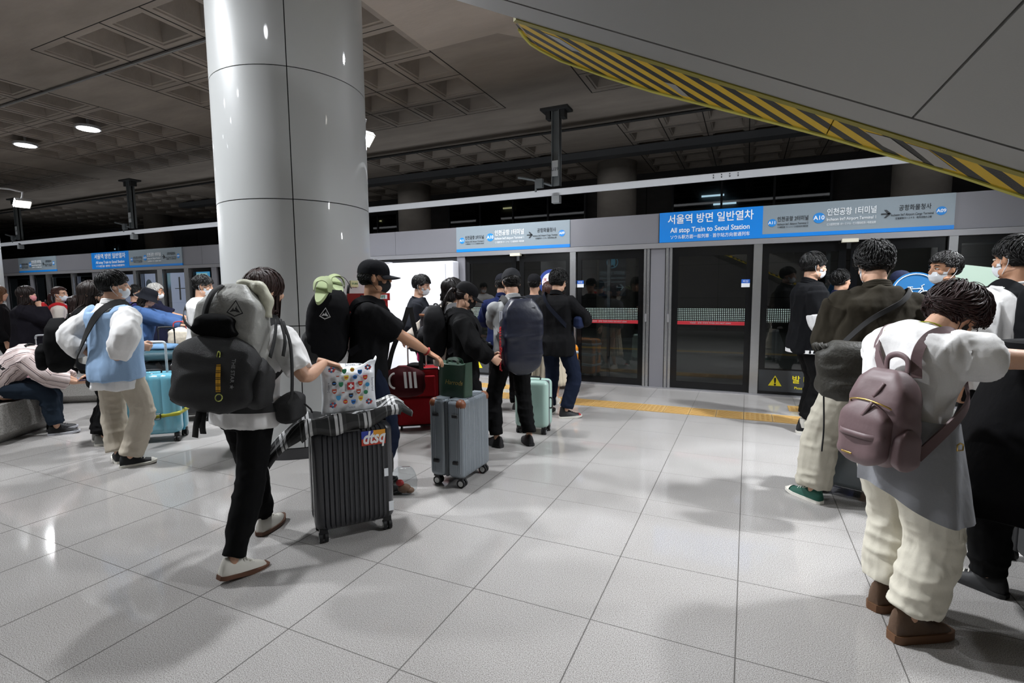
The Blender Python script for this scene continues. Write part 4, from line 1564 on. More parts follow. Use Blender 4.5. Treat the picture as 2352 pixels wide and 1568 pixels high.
            up_ = lambda y: 0.012 * max(0, (y - y1 + 0.06) / 0.06) if kind != 'boot' else 0
            ls = [[M @ V((x, y, z + up_(y))) for x, y in pts] for z in (0.001, sh * 0.7, sh)]
            G().loops(ls).build('sole', sole, o, smooth=True, auto=40)
            if toe:
                tg = G()
                tls = []
                for t, hh in ((.86, .041), (.93, .036), (1.0, .019)):
                    y = y0 + (y1 - y0) * t + .002
                    w, cx = outline(min(y, y1 - .001), .002)
                    tls.append([M @ V((cx + w * math.cos(a), y, sh * .6 + max(0, math.sin(a)) ** .75 * hh)) for a in [PI * q / 12 for q in range(13)]])
                tg.loops(tls, 0, cap=False, closed=False)
                tg.build('toe_cap', toe, o, smooth=True, auto=None)
            if lace:
                lg = G()
                for q in range(4):
                    t = .44 + q * .075
                    y = y0 + (y1 - y0) * t
                    z = sh * .5 + .078 - q * .009
                    w, cx = outline(y)
                    lg.tube([M @ V((cx - .022, y, z - .008)), M @ V((cx, y + .006, z)), M @ V((cx + .022, y, z - .008))], .0035, 6)
                lg.tube([M @ V((0, y0 + .1, .09)), M @ V((.03, y0 + .12, .085))], .0032, 6)
                lg.tube([M @ V((0, y0 + .1, .09)), M @ V((-.03, y0 + .115, .083))], .0032, 6)
                lg.build('laces', lace, o, smooth=True)
            if sock:
                G().tube([M @ V((0, 0, .06)), M @ V((0, -.005, .14 * k))], [.043 * k, .041 * k], 12).build('sock', sock, s.t, smooth=True)
    # -- hair and head gear
    def hair(s, style, col, length=None, name='hair', seed=0, capped=False, vol=1.0):
        rnd = random.Random(seed + 17)
        c0 = V((0, -.012, .030))
        rad = V((.081, .104, .096)) if style != 'pony' else V((.079, .101, .092))
        if style == 'volume':
            rad = V((.088, .110, .102))
        rad = rad * vol
        def on(dv, f=1.0):
            return c0 + V((dv.x * rad.x, dv.y * rad.y, dv.z * rad.z)) * f
        def region(p):
            if style in ('short', 'white'):
                if p.y > .045: return p.z > .062
                if p.y > -.008: return p.z > .012
                return p.z > -.065
            if style in ('bowl', 'volume'):
                if p.y > .050: return p.z > .056
                if p.y > .0: return p.z > .008
                return p.z > -.072
            if p.y > .042: return p.z > .066
            if p.y > .0: return p.z > .0
            return p.z > -.08
        g = G()
        nu, nv_ = 36, 24
        for i in range(nv_):
            for j in range(nu):
                q = []
                for (ii, jj) in ((i, j), (i + 1, j), (i + 1, j + 1), (i, j + 1)):
                    th, ph = PI * ii / nv_, 2 * PI * jj / nu
                    q.append(V((math.sin(th) * math.cos(ph), math.sin(th) * math.sin(ph), math.cos(th))))
                if all(region(on(d)) for d in q):
                    g.add([on(d, 1.0 + 0.012 * math.sin(9 * d.x + 5 * d.y)) for d in q], [(0, 1, 2, 3)])
        crown = V((0.01, -.55, .85)).normalized()
        N = {'short': 850, 'white': 380, 'bowl': 950, 'volume': 1150, 'long': 640, 'pony': 340, 'bob': 520}.get(style, 360)
        LEN = {'short': .060, 'white': .035, 'bowl': .085, 'volume': .10, 'long': .40, 'pony': .12, 'bob': .20}.get(style, .08) if length is None else length
        near = s.vox < .0095
        if style in ('short', 'bowl', 'volume'):
            N = int(N * (1.5 if near else .8))
        thin = (.0021, .0042) if near and style != 'white' else (.0034, .0062)
        made = 0
        while made < N:
            d = V((rnd.gauss(0, 1), rnd.gauss(0, 1), rnd.gauss(0, 1))).normalized()
            p = on(d)
            if not region(p):
                continue
            made += 1
            if capped and p.z > .02:
                continue
            L = LEN * rnd.uniform(.75, 1.15)
            if style in ('long', 'bob'):
                L = LEN * rnd.uniform(.8, 1.05) + max(0, p.z - .0)
                if p.y > .055 and abs(p.x) < .05:
                    L *= 0.28
            nseg = 7 if style not in ('long',) else 11
            step = L / nseg
            pts = [p.copy()]
            flow = (d - crown * d.dot(crown))
            flow = flow.normalized() if flow.length > .05 else V((rnd.uniform(-1, 1), 1, 0)).normalized()
            jit = V((rnd.gauss(0, .045) + .15 * math.sin(5 * d.x + 3 * d.z + seed), rnd.gauss(0, .045) + .15 * math.sin(4 * d.y - 5 * d.x + seed), rnd.gauss(0, .05)))
            if style == 'volume':
                jit *= 1.5
            lift = rnd.uniform(.004, .012) if style not in ('volume',) else rnd.uniform(.004, .018)
            if style == 'white':
                lift *= .5
            for q in range(nseg):
                pp = pts[-1]
                e = V(((pp.x - c0.x) / rad.x, (pp.y - c0.y) / rad.y, (pp.z - c0.z) / rad.z))
                nn = V((e.x / rad.x, e.y / rad.y, e.z / rad.z)).normalized()
                if style == 'pony':
                    tie = V((0, -.125, .005))
                    f = (tie - pp)
                else:
                    f = (e.normalized() - crown * e.normalized().dot(crown))
                    f = f.normalized() if f.length > .02 else flow
                    f = f + V((0, 0, -0.9 if style in ('long', 'bob') else -0.25)) + jit
                f = f - nn * f.dot(nn) if e.length < 1.25 else f
                if style in ('long', 'bob') and pp.z < -.02:
                    f = V((0.10 * (1 if pp.x > 0 else -1) * (pp.z > -.1) + jit.x * .25, -.06 + jit.y * .2, -1))
                f = f.normalized()
                np_ = pp + f * step
                e = V(((np_.x - c0.x) / rad.x, (np_.y - c0.y) / rad.y, (np_.z - c0.z) / rad.z))
                tgt = 1.0 + lift / .09 * (math.sin(PI * min(1, (q + 1.5) / nseg)) * .7 + .3)
                if (e.length < tgt or style in ('long', 'bob', 'pony') or (e.length > tgt and np_.z > -.03)) and np_.z > -.045:
                    np_ = c0 + V((e.x * rad.x, e.y * rad.y, e.z * rad.z)) * (tgt / e.length)
                if style in ('long', 'bob') and np_.z < -.10:
                    # rest on the neck and back of the shoulders
                    rr = math.hypot(np_.x, np_.y + .01)
                    if rr < .075 and np_.y < .03:
                        np_.x *= .075 / rr
                        np_.y = -.01 + (np_.y + .01) * .075 / rr
                    if np_.z < -.14 and np_.y < .06:
                        np_.y = min(np_.y, max(-.165, -.05 - .75 * (-.14 - np_.z)) - rnd.uniform(0, .012))
                if capped and np_.z > -.04 and e.length > 1.03:
                    np_ = c0 + V((e.x * rad.x, e.y * rad.y, e.z * rad.z)) * (1.02 / e.length)
                pts.append(np_)
            w = rnd.uniform(*thin)
            if style in ('long', 'bob'):
                w = rnd.uniform(.008, .016)
            fl_ = .3 if style in ('long', 'bob') else .45
            rads = [(w * (1 - (q / nseg) ** 2 * .9) + .0008, w * fl_ * (1 - (q / nseg) * .8) + .0006) for q in range(nseg + 1)]
            g.tube(pts, rads, 4 if style in ('short', 'bowl', 'volume') else 5, 0, cap=True, up=V((d.y, -d.x, .01)) if abs(d.z) < .98 else V((1, 0, 0)))
        if style in ('long', 'bob'):
            ls = []
            for q in range(9):
                t = q / 8
                z = .02 - t * (LEN * .82)
                if z > -.13:
                    aw, ad, yo = .082, .098, -.012
                else:
                    aw, ad, yo = .088 + .02 * t, .07, max(-.095, -.012 - .75 * max(0, -.13 - z))
                l = []
                for j in range(21):
                    a = PI + PI * j / 20 if z < -.02 else PI * .97 + PI * 1.06 * j / 20
                    l.append(V((aw * math.cos(a), yo + ad * math.sin(a) * (1 + .02 * math.sin(9 * a)), z)))
                for j in range(20, -1, -1):
                    a = PI + PI * j / 20
                    l.append(V((aw * .8 * math.cos(a), yo + ad * .78 * math.sin(a), z)))
                ls.append(l)
            g.loops(ls)
        if style == 'pony':
            L = .30 if length is None else length
            for q in range(46):
                a = rnd.uniform(0, 2 * PI)
                r0 = rnd.uniform(0, .016)
                b0 = V((r0 * math.cos(a), -.118 + r0 * .3, .005 + r0 * math.sin(a)))
                sp = rnd.uniform(.5, 1.6)
                pts = [b0, b0 + V((r0 * math.cos(a) * .8 * sp, -.035, .002)), V((r0 * math.cos(a) * 1.6 * sp, -.165 - r0 * .5, -.05)),
                       V((r0 * math.cos(a) * 2.0 * sp, -.165 + r0 * math.sin(a) * 1.5, -.13)), V((r0 * math.cos(a) * 1.4 * sp, -.155 + r0 * math.sin(a), -L * rnd.uniform(.75, 1.05)))]
                pts = smoothpath(pts, 3)
                nn = len(pts) - 1
                g.tube(pts, [(.009 * (1 - (i / nn) ** 2 * .85), .006 * (1 - i / nn * .8)) for i in range(nn + 1)], 5)
            g.tube([(.02 * math.cos(a), -.122, .005 + .02 * math.sin(a)) for a in [2 * PI * q / 12 for q in range(13)]], .007, 6)
        M = s.HM
        g.v = [tuple(M @ V(p)) for p in g.v]
        return g.build(name, hairmat(col), s.t, smooth=True, auto=None)
    def cap(s, material, brim=True, name='cap', yaw=0, eyelets=None, tilt=-6):
        g = G()
        Mc = rz(R(yaw)) @ rx(R(tilt))
        n = 32
        ls = []
        for i in range(11):
            t = i / 10
            th = PI / 2 * t * 0.98
            z = .030 + .094 * math.sin(th) - (.012 if i == 0 else 0)
            f = math.cos(th)
            ls.append([V(((.088 * f ** .8) * math.cos(a), -.010 + (.111 * f ** .8) * math.sin(a), z + .004 * abs(math.sin(3 * a)) * f)) for a in [2 * PI * j / n for j in range(n)]])
        g.loops(ls)
        g.ell((0, -.01, .124), (.008, .008, .005), 8, 6)
        if brim:
            top, bot = [], []
            for rr in (0.0, .35, .7, 1.0):
                l = []
                for j in range(17):
                    a = R(28) + R(124) * j / 16
                    c, sn = math.cos(a), math.sin(a)
                    base = V((.089 * c, -.010 + .112 * sn, .026))
                    ext = .074 * (max(0, (sn - .40) / .60) ** .5)
                    p = base + V((c * .25 * ext, ext, 0)) * rr
                    p.z += -.010 * rr - .035 * (c ** 2) * (0.4 + rr * .6) * .8
                    l.append(p)
                top.append(l)
            g.loops(top, 0, cap=False, closed=False)
            g.loops([[p - V((0, 0, .005)) for p in l] for l in top], 0, cap=False, closed=False)
            rim = top[-1]
            g.loops([rim, [p - V((0, 0, .005)) for p in rim]], 0, cap=False, closed=False)
        g.v = [tuple(s.HM @ (Mc @ V(p))) for p in g.v]
        o = g.build(name, material, s.t, smooth=True, auto=50)
        if eyelets:
            e = G()
            for a in (R(20), R(75), R(130), R(-20), R(200)):
                e.ell((.062 * math.cos(a), -.01 + .078 * math.sin(a), .095), (.003, .003, .003), 8, 6)
            e.v = [tuple(s.HM @ (Mc @ V(p))) for p in e.v]
            e.build('eyelets', eyelets, o, smooth=True)
        return o
    def bucket(s, material):
        g = G()
        n = 32
        ls = []
        for (f, z) in ((1.50, -.025), (1.25, .010), (1.06, .034), (1.04, .06), (.98, .10), (.85, .125), (.45, .133), (.02, .134)):
            ls.append([V((.086 * f * math.cos(a), -.01 + .106 * f * math.sin(a), z + .004 * math.sin(3 * a))) for a in [2 * PI * j / n for j in range(n)]])
        g.loops(ls)
        g.v = [tuple(s.HM @ V(p)) for p in g.v]
        return g.build('bucket_hat', material, s.t, smooth=True, auto=50)
    def mask(s, material, loops=None, name='face_mask', shape='fold'):
        g = G()
        nu, nv_ = 22, 12
        ls = []
        for i in range(nv_ + 1):
            t = i / nv_
            z = -.016 - .088 * t
            l = []
            for j in range(nu + 1):
                a = R(-78) + R(156) * j / nu
                edge = abs(j / nu - .5) * 2
                bul = math.sin(PI * min(1, .12 + t * .84)) ** .6
                w = .069 - .012 * t * edge
                d = .064 + .042 * bul * (1 - .55 * edge ** 2) - .010 * t
                zz = z + (-.010 * edge * (t < .3)) + (.018 * edge ** 2 * t)
                pl = .0016 * math.sin(t * 6 * PI) * (1 - edge) if shape == 'pleat' else 0
                l.append(V((w * math.sin(a), .012 + (d + pl) * math.cos(a) * .98, zz)))
            ls.append(l)
        g.loops(ls, 0, cap=False, closed=False)
        g.loops([[p * 0.985 for p in l] for l in reversed(ls)], 0, cap=False, closed=False)
        g.v = [tuple(s.HM @ V(p)) for p in g.v]
        o = g.build(name, material, s.t, smooth=True, auto=None)
        for sx in (-1, 1):
            lg = G()
            lg.tube(smoothpath([(sx * .068, .030, -.028), (sx * .078, .008, .012), (sx * .083, -.020, .005), (sx * .082, -.022, -.03), (sx * .066, .022, -.088)], 4), .0018, 5)
            lg.v = [tuple(s.HM @ V(p)) for p in lg.v]
            lg.build('ear_loop', loops or material, o, smooth=True)
        return o
    def glasses(s, material):
        g = G()
        for sx in (-1, 1):
            g.tube([(sx * .033 + .02 * math.cos(a), .096, .003 + .017 * math.sin(a)) for a in [2 * PI * q / 16 for q in range(17)]], .0018, 5)
            g.tube([(sx * .053, .094, .008), (sx * .078, .03, .010), (sx * .08, -.01, .004)], .0018, 5)
        g.tube([(-.013, .097, .004), (.013, .097, .004)], .0018, 5)
        g.v = [tuple(s.HM @ V(p)) for p in g.v]
        return g.build('glasses', material, s.t, smooth=True)
    # world point from local
    def W(s, p):
        return rz(s.t.rotation_euler.z) @ V(p) + V(s.t.location)
# ---------------------------------------------------------------- luggage
m_tyre = mat('wheel_rubber', '#151516', 0.55)
m_hub = mat('wheel_hub', '#8e9092', 0.35, 0.5)
m_fork = mat('wheel_fork', '#1b1b1d', 0.45)
m_chrome = mat('chrome', '#c8cacc', 0.2, 0.9)
def hard_shell(w, d, h, z0, r, ribs=0, rib_depth=0.004, rib_edge=0.06, vert=True, nz=26):
    """rounded case shell with raised vertical ribs on the two broad faces; width x, depth y"""
    g = G()
    per = []
    # perimeter points of a rounded rectangle, dense on broad faces
    def seg(n): return [i / n for i in range(n)]
    nb = max(12, ribs * 6) if ribs else 12
    pts = []
    for t in seg(nb): pts.append((-w / 2 + r + (w - 2 * r) * t, -d / 2, 0, -1))
    for t in seg(6): a = -PI / 2 + PI / 2 * t; pts.append((w / 2 - r + r * math.cos(a), -d / 2 + r + r * math.sin(a), math.cos(a), math.sin(a)))
    for t in seg(6): pts.append((w / 2, -d / 2 + r + (d - 2 * r) * t, 1, 0))
    for t in seg(6): a = PI / 2 * t; pts.append((w / 2 - r + r * math.cos(a), d / 2 - r + r * math.sin(a), math.cos(a), math.sin(a)))
    for t in seg(nb): pts.append((w / 2 - r - (w - 2 * r) * t, d / 2, 0, 1))
    for t in seg(6): a = PI / 2 + PI / 2 * t; pts.append((-w / 2 + r + r * math.cos(a), d / 2 - r + r * math.sin(a), math.cos(a), math.sin(a)))
    for t in seg(6): pts.append((-w / 2, d / 2 - r - (d - 2 * r) * t, -1, 0))
    for t in seg(6): a = PI + PI / 2 * t; pts.append((-w / 2 + r + r * math.cos(a), -d / 2 + r + r * math.sin(a), math.cos(a), math.sin(a)))
    zs = [z0 + r * (1 - math.cos(PI / 2 * i / 6)) for i in range(6)]
    prof = [(z0 + r - r * math.cos(PI / 2 * i / 6), r - r * math.sin(PI / 2 * i / 6)) for i in range(7)]
    prof += [(z0 + r + (h - 2 * r) * i / 4, 0) for i in range(1, 4)]
    prof += [(z0 + h - r + r * math.sin(PI / 2 * i / 6), r - r * math.cos(PI / 2 * i / 6)) for i in range(7)]
    ls = []
    for z, ins in prof:
        l = []
        kx, ky = (w - 2 * ins) / w, (d - 2 * ins) / d
        for x, y, nx_, ny_ in pts:
            o = 0
            if ribs and abs(ny_) > .9:
                u = (x + w / 2 - r) / (w - 2 * r) * ribs
                f = u - math.floor(u)
                o = -rib_depth * (1 if (f < .22) else 0)
                if z < z0 + r * .4:
                    o *= .3
            l.append(V((x * kx + nx_ * o, y * ky + ny_ * o, z)))
        ls.append(l)
    g.loops(ls)
    return g
def wheels(t, w, d, r=0.03, mats=None, hub=None, inset=0.045, twin=True):
    for sx in (-1, 1):
        for sy in (-1, 1):
            x, y = sx * (w / 2 - inset), sy * (d / 2 - inset)
            g = G()
            g.box((x, y, r * 2 + .012), (.045, .045, .03))
            g.box((x, y - .004, r * 1.5), (.012, .03, r * 1.6))
            f = g.build('caster', m_fork, t)
            for q in ((-1, 1) if twin else (0,)):
                G().cyl((x + q * .016, y - .006, r), r, .018, 24, axis=0).build('wheel', m_tyre, f, smooth=True)
                if hub is not None:
                    G().cyl((x + q * .0255, y - .006, r), r * .62, .003, 20, axis=0).build('hub', hub, f, smooth=True)
def tele(t, w, y, z0, z1, m, grip, pr=0.008, gw=None):
    gw = gw or w
    for sx in (-1, 1):
        G().tube([(sx * w / 2, y, z0), (sx * w / 2, y, z1)], pr, 10).build('pull_rod', m, t, smooth=True)
    G().tube(smoothpath([(-gw / 2, y, z1 - .03), (-gw / 2 + .005, y, z1), (-gw / 2 + .03, y, z1 + .018), (gw / 2 - .03, y, z1 + .018), (gw / 2 - .005, y, z1), (gw / 2, y, z1 - .03)], 4), .0125, 10).build('pull_handle', grip, t, smooth=True)
def hard_case(label, x, y, rot, w, d, h, col, ribs=10, rough=.3, rib_depth=.004, group=None, corner=None, hub=None, side_handle='end', seam='#1a1a1c', r=.04, zw=.075, metal=0.0, name='suitcase', wheel_r=.03, bands=0, coat=.3):
    t = thing(name, label, 'suitcase', (x, y, 0), rot, group)
    m = mat('case_shell', col, rough, metal, bump=.06, bscale=500, coat=coat)
    half = d / 2 - .008
    for sy in (-1, 1):
        g = hard_shell(w, half, h, zw, min(r, half * .45), ribs, rib_depth)
        g.v = [(p[0], p[1] + sy * (d / 4 + .004), p[2]) for p in g.v]
        g.build('shell', m, t, smooth=True, auto=28)
    ms = mat('case_seam', seam, .6)
    hard_shell(w - .012, .03, h - .012, zw + .006, .012).build('zip_band', ms, t, smooth=True, auto=40)
    wheels(t, w, d, wheel_r, hub=hub)
    g = G()
    g.tube(smoothpath([(-.075, -.0, zw + h - .004), (-.065, 0, zw + h + .022), (.065, 0, zw + h + .022), (.075, 0, zw + h - .004)], 4), (.012, .008), 8, up=(0, 1, 0))
    g.build('top_handle', m_fork, t, smooth=True)
    g = G()
    g.tube(smoothpath([(w / 2 - .004, 0, zw + h * .62), (w / 2 + .022, 0, zw + h * .60), (w / 2 + .022, 0, zw + h * .42), (w / 2 - .004, 0, zw + h * .40)], 4), (.012, .008), 8, up=(0, 1, 0))
    g.build('side_handle', m_fork, t, smooth=True)
    if corner:
        mc = mat('corner_leather', corner, .5)
        for sx in (-1, 1):
            for sy in (-1, 1):
                for zz in (zw + h - .035,):
                    G().ell((sx * (w / 2 - .036), sy * (d / 2 - .036), zz), (.042, .042, .042), 14, 10).build('corner_guard', mc, t, smooth=True)
    return t
def soft_case(label, x, y, rot, w, d, h, col, group=None, dark='#1b1b1d', zw=.05, name='suitcase', pocket=True, trim_col=None):
    t = thing(name, label, 'suitcase', (x, y, 0), rot, group)
    m = cloth('case_fabric', col, .75)
    g = G().rbox((0, 0, zw + h / 2), (w, d, h), .035, 5)
    g.build('body', m, t, smooth=True, auto=40)
    mt = mat('case_piping', trim_col or dark, .6)
    for sy in (-1, 1):
        P_ = []
        for qx, qz, a0 in ((1, 1, 0), (-1, 1, PI / 2), (-1, -1, PI), (1, -1, 1.5 * PI)):
            for k in range(5):
                a = a0 + PI / 2 * k / 4
                P_.append((qx * (w / 2 - .035) + .033 * math.cos(a), sy * (d / 2 - .008), zw + h / 2 + qz * (h / 2 - .035) + .033 * math.sin(a)))
        P_.append(P_[0])
        G().tube(P_, .006, 6).build('piping', mt, t, smooth=True)
    if pocket:
        G().rbox((0, -d / 2 - .012, zw + h * .28), (w * .82, .05, h * .42), .02, 4).build('front_pocket', m, t, smooth=True, auto=40)
        G().rbox((0, -d / 2 - .010, zw + h * .70), (w * .82, .04, h * .36), .018, 4).build('front_pocket', m, t, smooth=True, auto=40)
    g = G()
    g.tube(smoothpath([(-.08, 0, zw + h - .004), (-.065, 0, zw + h + .028), (.065, 0, zw + h + .028), (.08, 0, zw + h - .004)], 4), (.014, .007), 8, up=(0, 1, 0))
    g.build('top_handle', mat('handle_black', '#141415', .6), t, smooth=True)
    wheels(t, w, d, .024, twin=False)
    return t
def person_out(p):
    c = p.C[6]
    def f(q):
        v = V((q.x - c.x, q.y - c.y, 0))
        v = v.normalized() if v.length > 1e-4 else V((0, -1, 0))
        return v + V((0, 0, .5 if q.z > p.C[8].z else 0))
    return f
def straps(p, t, m, w=.05, thick=.012, spread=.105, e=.03, front=True, low=-.02):
    """two shoulder straps of a pack worn by p; the pack thing t shares p's frame"""
    k = p.k
    for sx in (-1, 1):
        R8, C8 = p.Rc, p.C[8]
        S = spread * k
        g = G()
        def q(x, y, z, i=8):
            return p.C[i] + p.Rm[i] @ V((x, y, z))
        pts = [q(sx * S * .75, -.11 * k - e, -.02 * k), q(sx * S * .95, -.075 * k - e, .045 * k), q(sx * S * 1.02, -.01, .062 * k + e * .5), q(sx * S * 1.08, .075 * k + e * .6, .015 * k),
               q(sx * S * 1.15, .108 * k + e, -.03 * k, 7), q(sx * S * 1.3, .105 * k + e, -.03 * k, 6), q(sx * S * 1.62, .03 * k, .0, 5), q(sx * S * 1.45, -.10 * k - e, low, 4)]
        ribbon(g, pts, w, thick, person_out(p))
        g.build('shoulder_strap', m, t, smooth=True, auto=50)
def pack_shape(w, d, h, top=.6, bulge=.25, seed=0, amp=.008, n=26, rows=22, square=.35, lean=0.0):
    """soft pack body; back panel at y=0, bulging towards -y, base z=0"""
    ls = []
    for i in range(rows + 1):
        t = i / rows
        z = h * t
        f = min(1, (math.sin(PI * min(.5, t * 2.2 + .04))) ** .5)
        if t > .72:
            f *= max(.03, 1 - ((t - .72) / .28) ** 2.2 * (1 - (1 - top)))
        wd = w / 2 * (f * (.94 + .06 * math.sin(PI * t)))
        dp = d * f * (1 - bulge + bulge * math.sin(PI * min(1, t * .9 + .1)))
        l = []
        for j in range(n):
            a = 2 * PI * j / n
            c, s_ = math.cos(a), math.sin(a)
            px = wd * abs(c) ** square * (1 if c >= 0 else -1)
            py = dp / 2 * abs(s_) ** square * (1 if s_ >= 0 else -1)
            l.append((px, py - d / 2 + lean * t, z))
        ls.append(l)
    g = G().loops([[V(p) for p in l] for l in ls])
    A = np.array([tuple(v) for v in g.v])
    cen = A.mean(0)
    dirs = (A - cen) * np.array([1, 1, .3])
    dirs /= np.linalg.norm(dirs, axis=1)[:, None] + 1e-6
    nz = (1 - 2 * np.abs(vnoise(A * np.array([9, 9, 13]) + seed, seed))) * amp + vnoise(A * 22 + seed, seed + 1) * amp * .35
    A = A + dirs * nz[:, None]
    g.v = [tuple(v) for v in A]
    return g
def worn(p, name, label, cat='backpack', group=None):
    t = thing(name, label, cat, tuple(p.t.location), 0, group)
    t.rotation_euler = p.t.rotation_euler
    return t
def backframe(p, row=4, dy=0.0, dz=0.0, tilt=0.0, dx=0.0):
    """matrix placing a pack on the wearer's back at spine row"""
    c, Rr = p.C[row], p.Rm[6]
    off = Rr @ V((dx, -TORSO[6][2] * p.k * p.fat - .035 + dy, dz))
    return Matrix.Translation(c + off) @ (Rr @ rx(tilt)).to_4x4()
def put(g, M, name, m, t, smooth=True, auto=None, label=None):
    g.v = [tuple(M @ V(q)) for q in g.v]
    return g.build(name, m, t, smooth=smooth, auto=auto, label=label)
def simple_pack(p, name, label, col, w=.31, d=.17, h=.46, row=3, pocket=True, strap=None, dz=0., rough=.8, dy=0., zipc='#0c0c0d', cat='backpack', group=None, top=.5, strapw=.05, pocket_col=None, e=.03, side=None):
    t = worn(p, name, label, cat, group)
    m = cloth('pack_fabric', col, rough)
    M = backframe(p, row, dy, dz)
    put(pack_shape(w, d, h, top, .2, p.seed), M, 'body', m, t)
    if pocket:
        put(pack_shape(w * .78, d * .42, h * .48, .7, .3, p.seed + 2, .004), M @ Matrix.Translation((0, -d + .025, h * .07)), 'front_pocket', cloth('pack_fabric', pocket_col or col, rough), t)
    z = G()
    z.tube(smoothpath([(w * .5 * c, -d * .55 - .012 * abs(s_), h * .60 + h * .36 * s_) for c, s_ in [(math.cos(a), math.sin(a)) for a in [PI * q / 8 for q in range(9)]]], 3), .004, 6)
    put(z, M, 'zip', mat('zip', zipc, .5), t)
    hl = G()
    hl.tube(smoothpath([(-.04, -.03, h * .97), (-.03, -.03, h * 1.06), (.03, -.03, h * 1.06), (.04, -.03, h * .97)], 4), .008, 8)
    put(hl, M, 'haul_loop', mat('webbing', '#121213', .8), t)
    straps(p, t, strap or m, strapw, e=e)
    if side:
        put(pack_shape(.05, .10, h * .3, .8, .2, 1, .003), M @ Matrix.Translation((w * .5, -.03, .02)), 'side_pocket', cloth('pack_fabric', side, rough), t)
    return t, M
# ---------------------------------------------------------------- the travellers
random.seed(11)
def loc(x, y, head, w):
    return tuple(rz(R(head)) @ (V(w) - V((x, y, 0))))
c_white = cloth('cotton_white', '#e4e3e2')
c_black = cloth('cotton_black', '#0d0d0f')
c_black2 = cloth('trouser_black', '#0b0b0c', .9)
c_navy = cloth('knit_navy', '#141c3a')
c_char = cloth('cotton_charcoal', '#1c1e24')
c_jean = cloth('denim_dark', '#141c2e', .85)
c_beige = cloth('chino_beige', '#b3aa9b')
c_cream = cloth('canvas_cream', '#cfcabb')
s_white = mat('shoe_white', '#c9c6bd', .6)
s_black = mat('shoe_black', '#101012', .6)
s_sole = mat('sole_white', '#d8d5cc', .6)
s_soled = mat('sole_dark', '#1a1a1b', .7)
s_gum = mat('sole_gum', '#5a3a28', .6)
m_maskw = mat('mask_white', '#dfe3e8', .7)
m_maskb = mat('mask_black', '#0e0e10', .8)
m_web = mat('webbing', '#121213', .8)
m_buckle = mat('buckle', '#1d1d1f', .35)
m_gold = mat('gold_metal', '#c9a860', .3, .9)

def logo_tri(t, M, s, m_out, m_in, name='emblem'):
    """rounded diamond outline with a peaked mark inside, drawn in the xz plane"""
    g = G()
    o = [(-.62, -.30), (0, .75), (.62, -.30), (0, -.62)]
    i = [(q[0] * .84, q[1] * .84) for q in o]
    for k in range(4):
        a, b, c, d = o[k], o[(k + 1) % 4], i[(k + 1) % 4], i[k]
        g.prism([(p[0] * s, 0, p[1] * s) for p in (a, b, c, d)], (0, -.002, 0), 0)
    for pl in ([(-.40, -.26), (-.12, .12), (-.12, -.18)], [(-.12, -.18), (-.12, -.03), (.10, -.03), (.10, -.18)], [(-.02, .02), (.10, .30), (.10, -.05)], [(.10, -.22), (.10, .12), (.40, -.26)]):
        g.prism([(p[0] * s, 0, p[1] * s) for p in pl], (0, -.002, 0), 1)
    return put(g, M, name, [m_out, m_in], t, smooth=False)

# -- woman with the tall grey and black pack, walking away
x, y, hd = -2.55, 1.95, -22
p = Person('woman in white T-shirt walking with a tall grey and black pack', x, y, hd, 1.61, vox=.008, lean=9, side=12, fat=1.0,
           feet={'R': (.05, -.30, 0.015, 30, 12), 'L': (-.065, .24, 0.0, 2, 0)}, hands={'R': loc(x, y, hd, (-2.27, 2.27, 1.075)), 'L': (-.20, .22, 1.06)},
           poles={'R': (.6, -.2, -.9), 'L': (-.6, -.4, -.8)}, handdir={'R': (loc(0, 0, hd, (.5, .6, -.25)), (0, 0, -1))}, curl={'R': .55, 'L': .9}, look=(6, 32, 0))
P1 = p
p.top(c_white, sleeve=.78, sr=(.072, .073, .07), low=-.10, collar='crew', folds=.012)
p.trousers(c_black2, r=(.098, .070, .050), e=.016, hem=1.93, folds=.006)
p.shoes(s_white, s_gum, lace=s_white, labels='off-white running shoe')
p.hair('long', '#2c1813', .36, seed=2)
t = worn(p, 'backpack', 'tall roll-top pack, pale grey above and black mesh below', 'backpack')
M = backframe(p, 3, -.01, -.03, -.05, .03)
M = Matrix.Translation(M.to_translation()) @ (rz(0) @ ry(R(3)) @ rx(-R(9))).to_4x4()
m_dcf = mat('laminate_grey', '#9d9d98', .5, 0, .5, 30, .10)
put(pack_shape(.33, .20, .635, .62, .1, 5, .014, 40, 44, .42, .02), M @ Matrix.Translation((0, 0, -.02)), 'body', m_dcf, t)
m_mesh = mat('mesh_black', '#0e0e10', .6, 0, .6, 420)
put(pack_shape(.41, .15, .39, .80, .15, 9, .012, 40, 30, .5), M @ Matrix.Translation((0, -.115, -.045)), 'mesh_pocket', m_mesh, t)
put(pack_shape(.10, .15, .26, .85, .2, 4, .008), M @ Matrix.Translation((.185, -.05, -.03)), 'side_pocket', m_mesh, t)
put(pack_shape(.10, .15, .26, .85, .2, 6, .008), M @ Matrix.Translation((-.185, -.05, -.03)), 'side_pocket', m_mesh, t)
roll = G().tube(smoothpath([(.0, -.07, .615), (.07, -.06, .615), (.13, -.06, .585), (.16, -.06, .52), (.165, -.06, .45)], 5), [.022 + .014 * math.sin(PI * q / 20) + .005 * math.sin(q) for q in range(21)], 12)
put(roll, M, 'rolled_top', mat('laminate_cream', '#c4c3b0', .5, 0, .4, 40), t)
g = G()
ribbon(g, [(-.06, -.02, .585), (-.055, -.09, .605), (-.06, -.165, .565), (-.065, -.205, .49), (-.07, -.215, .40)], .032, .004, lambda q: (0, -1, .6))
put(g, M, 'top_strap', m_web, t)
put(pack_shape(.20, .08, .12, .8, .3, 21, .018), M @ Matrix.Translation((-.01, -.165, .32)), 'stuffed_jacket', cloth('fleece_black', '#070708', .95), t)
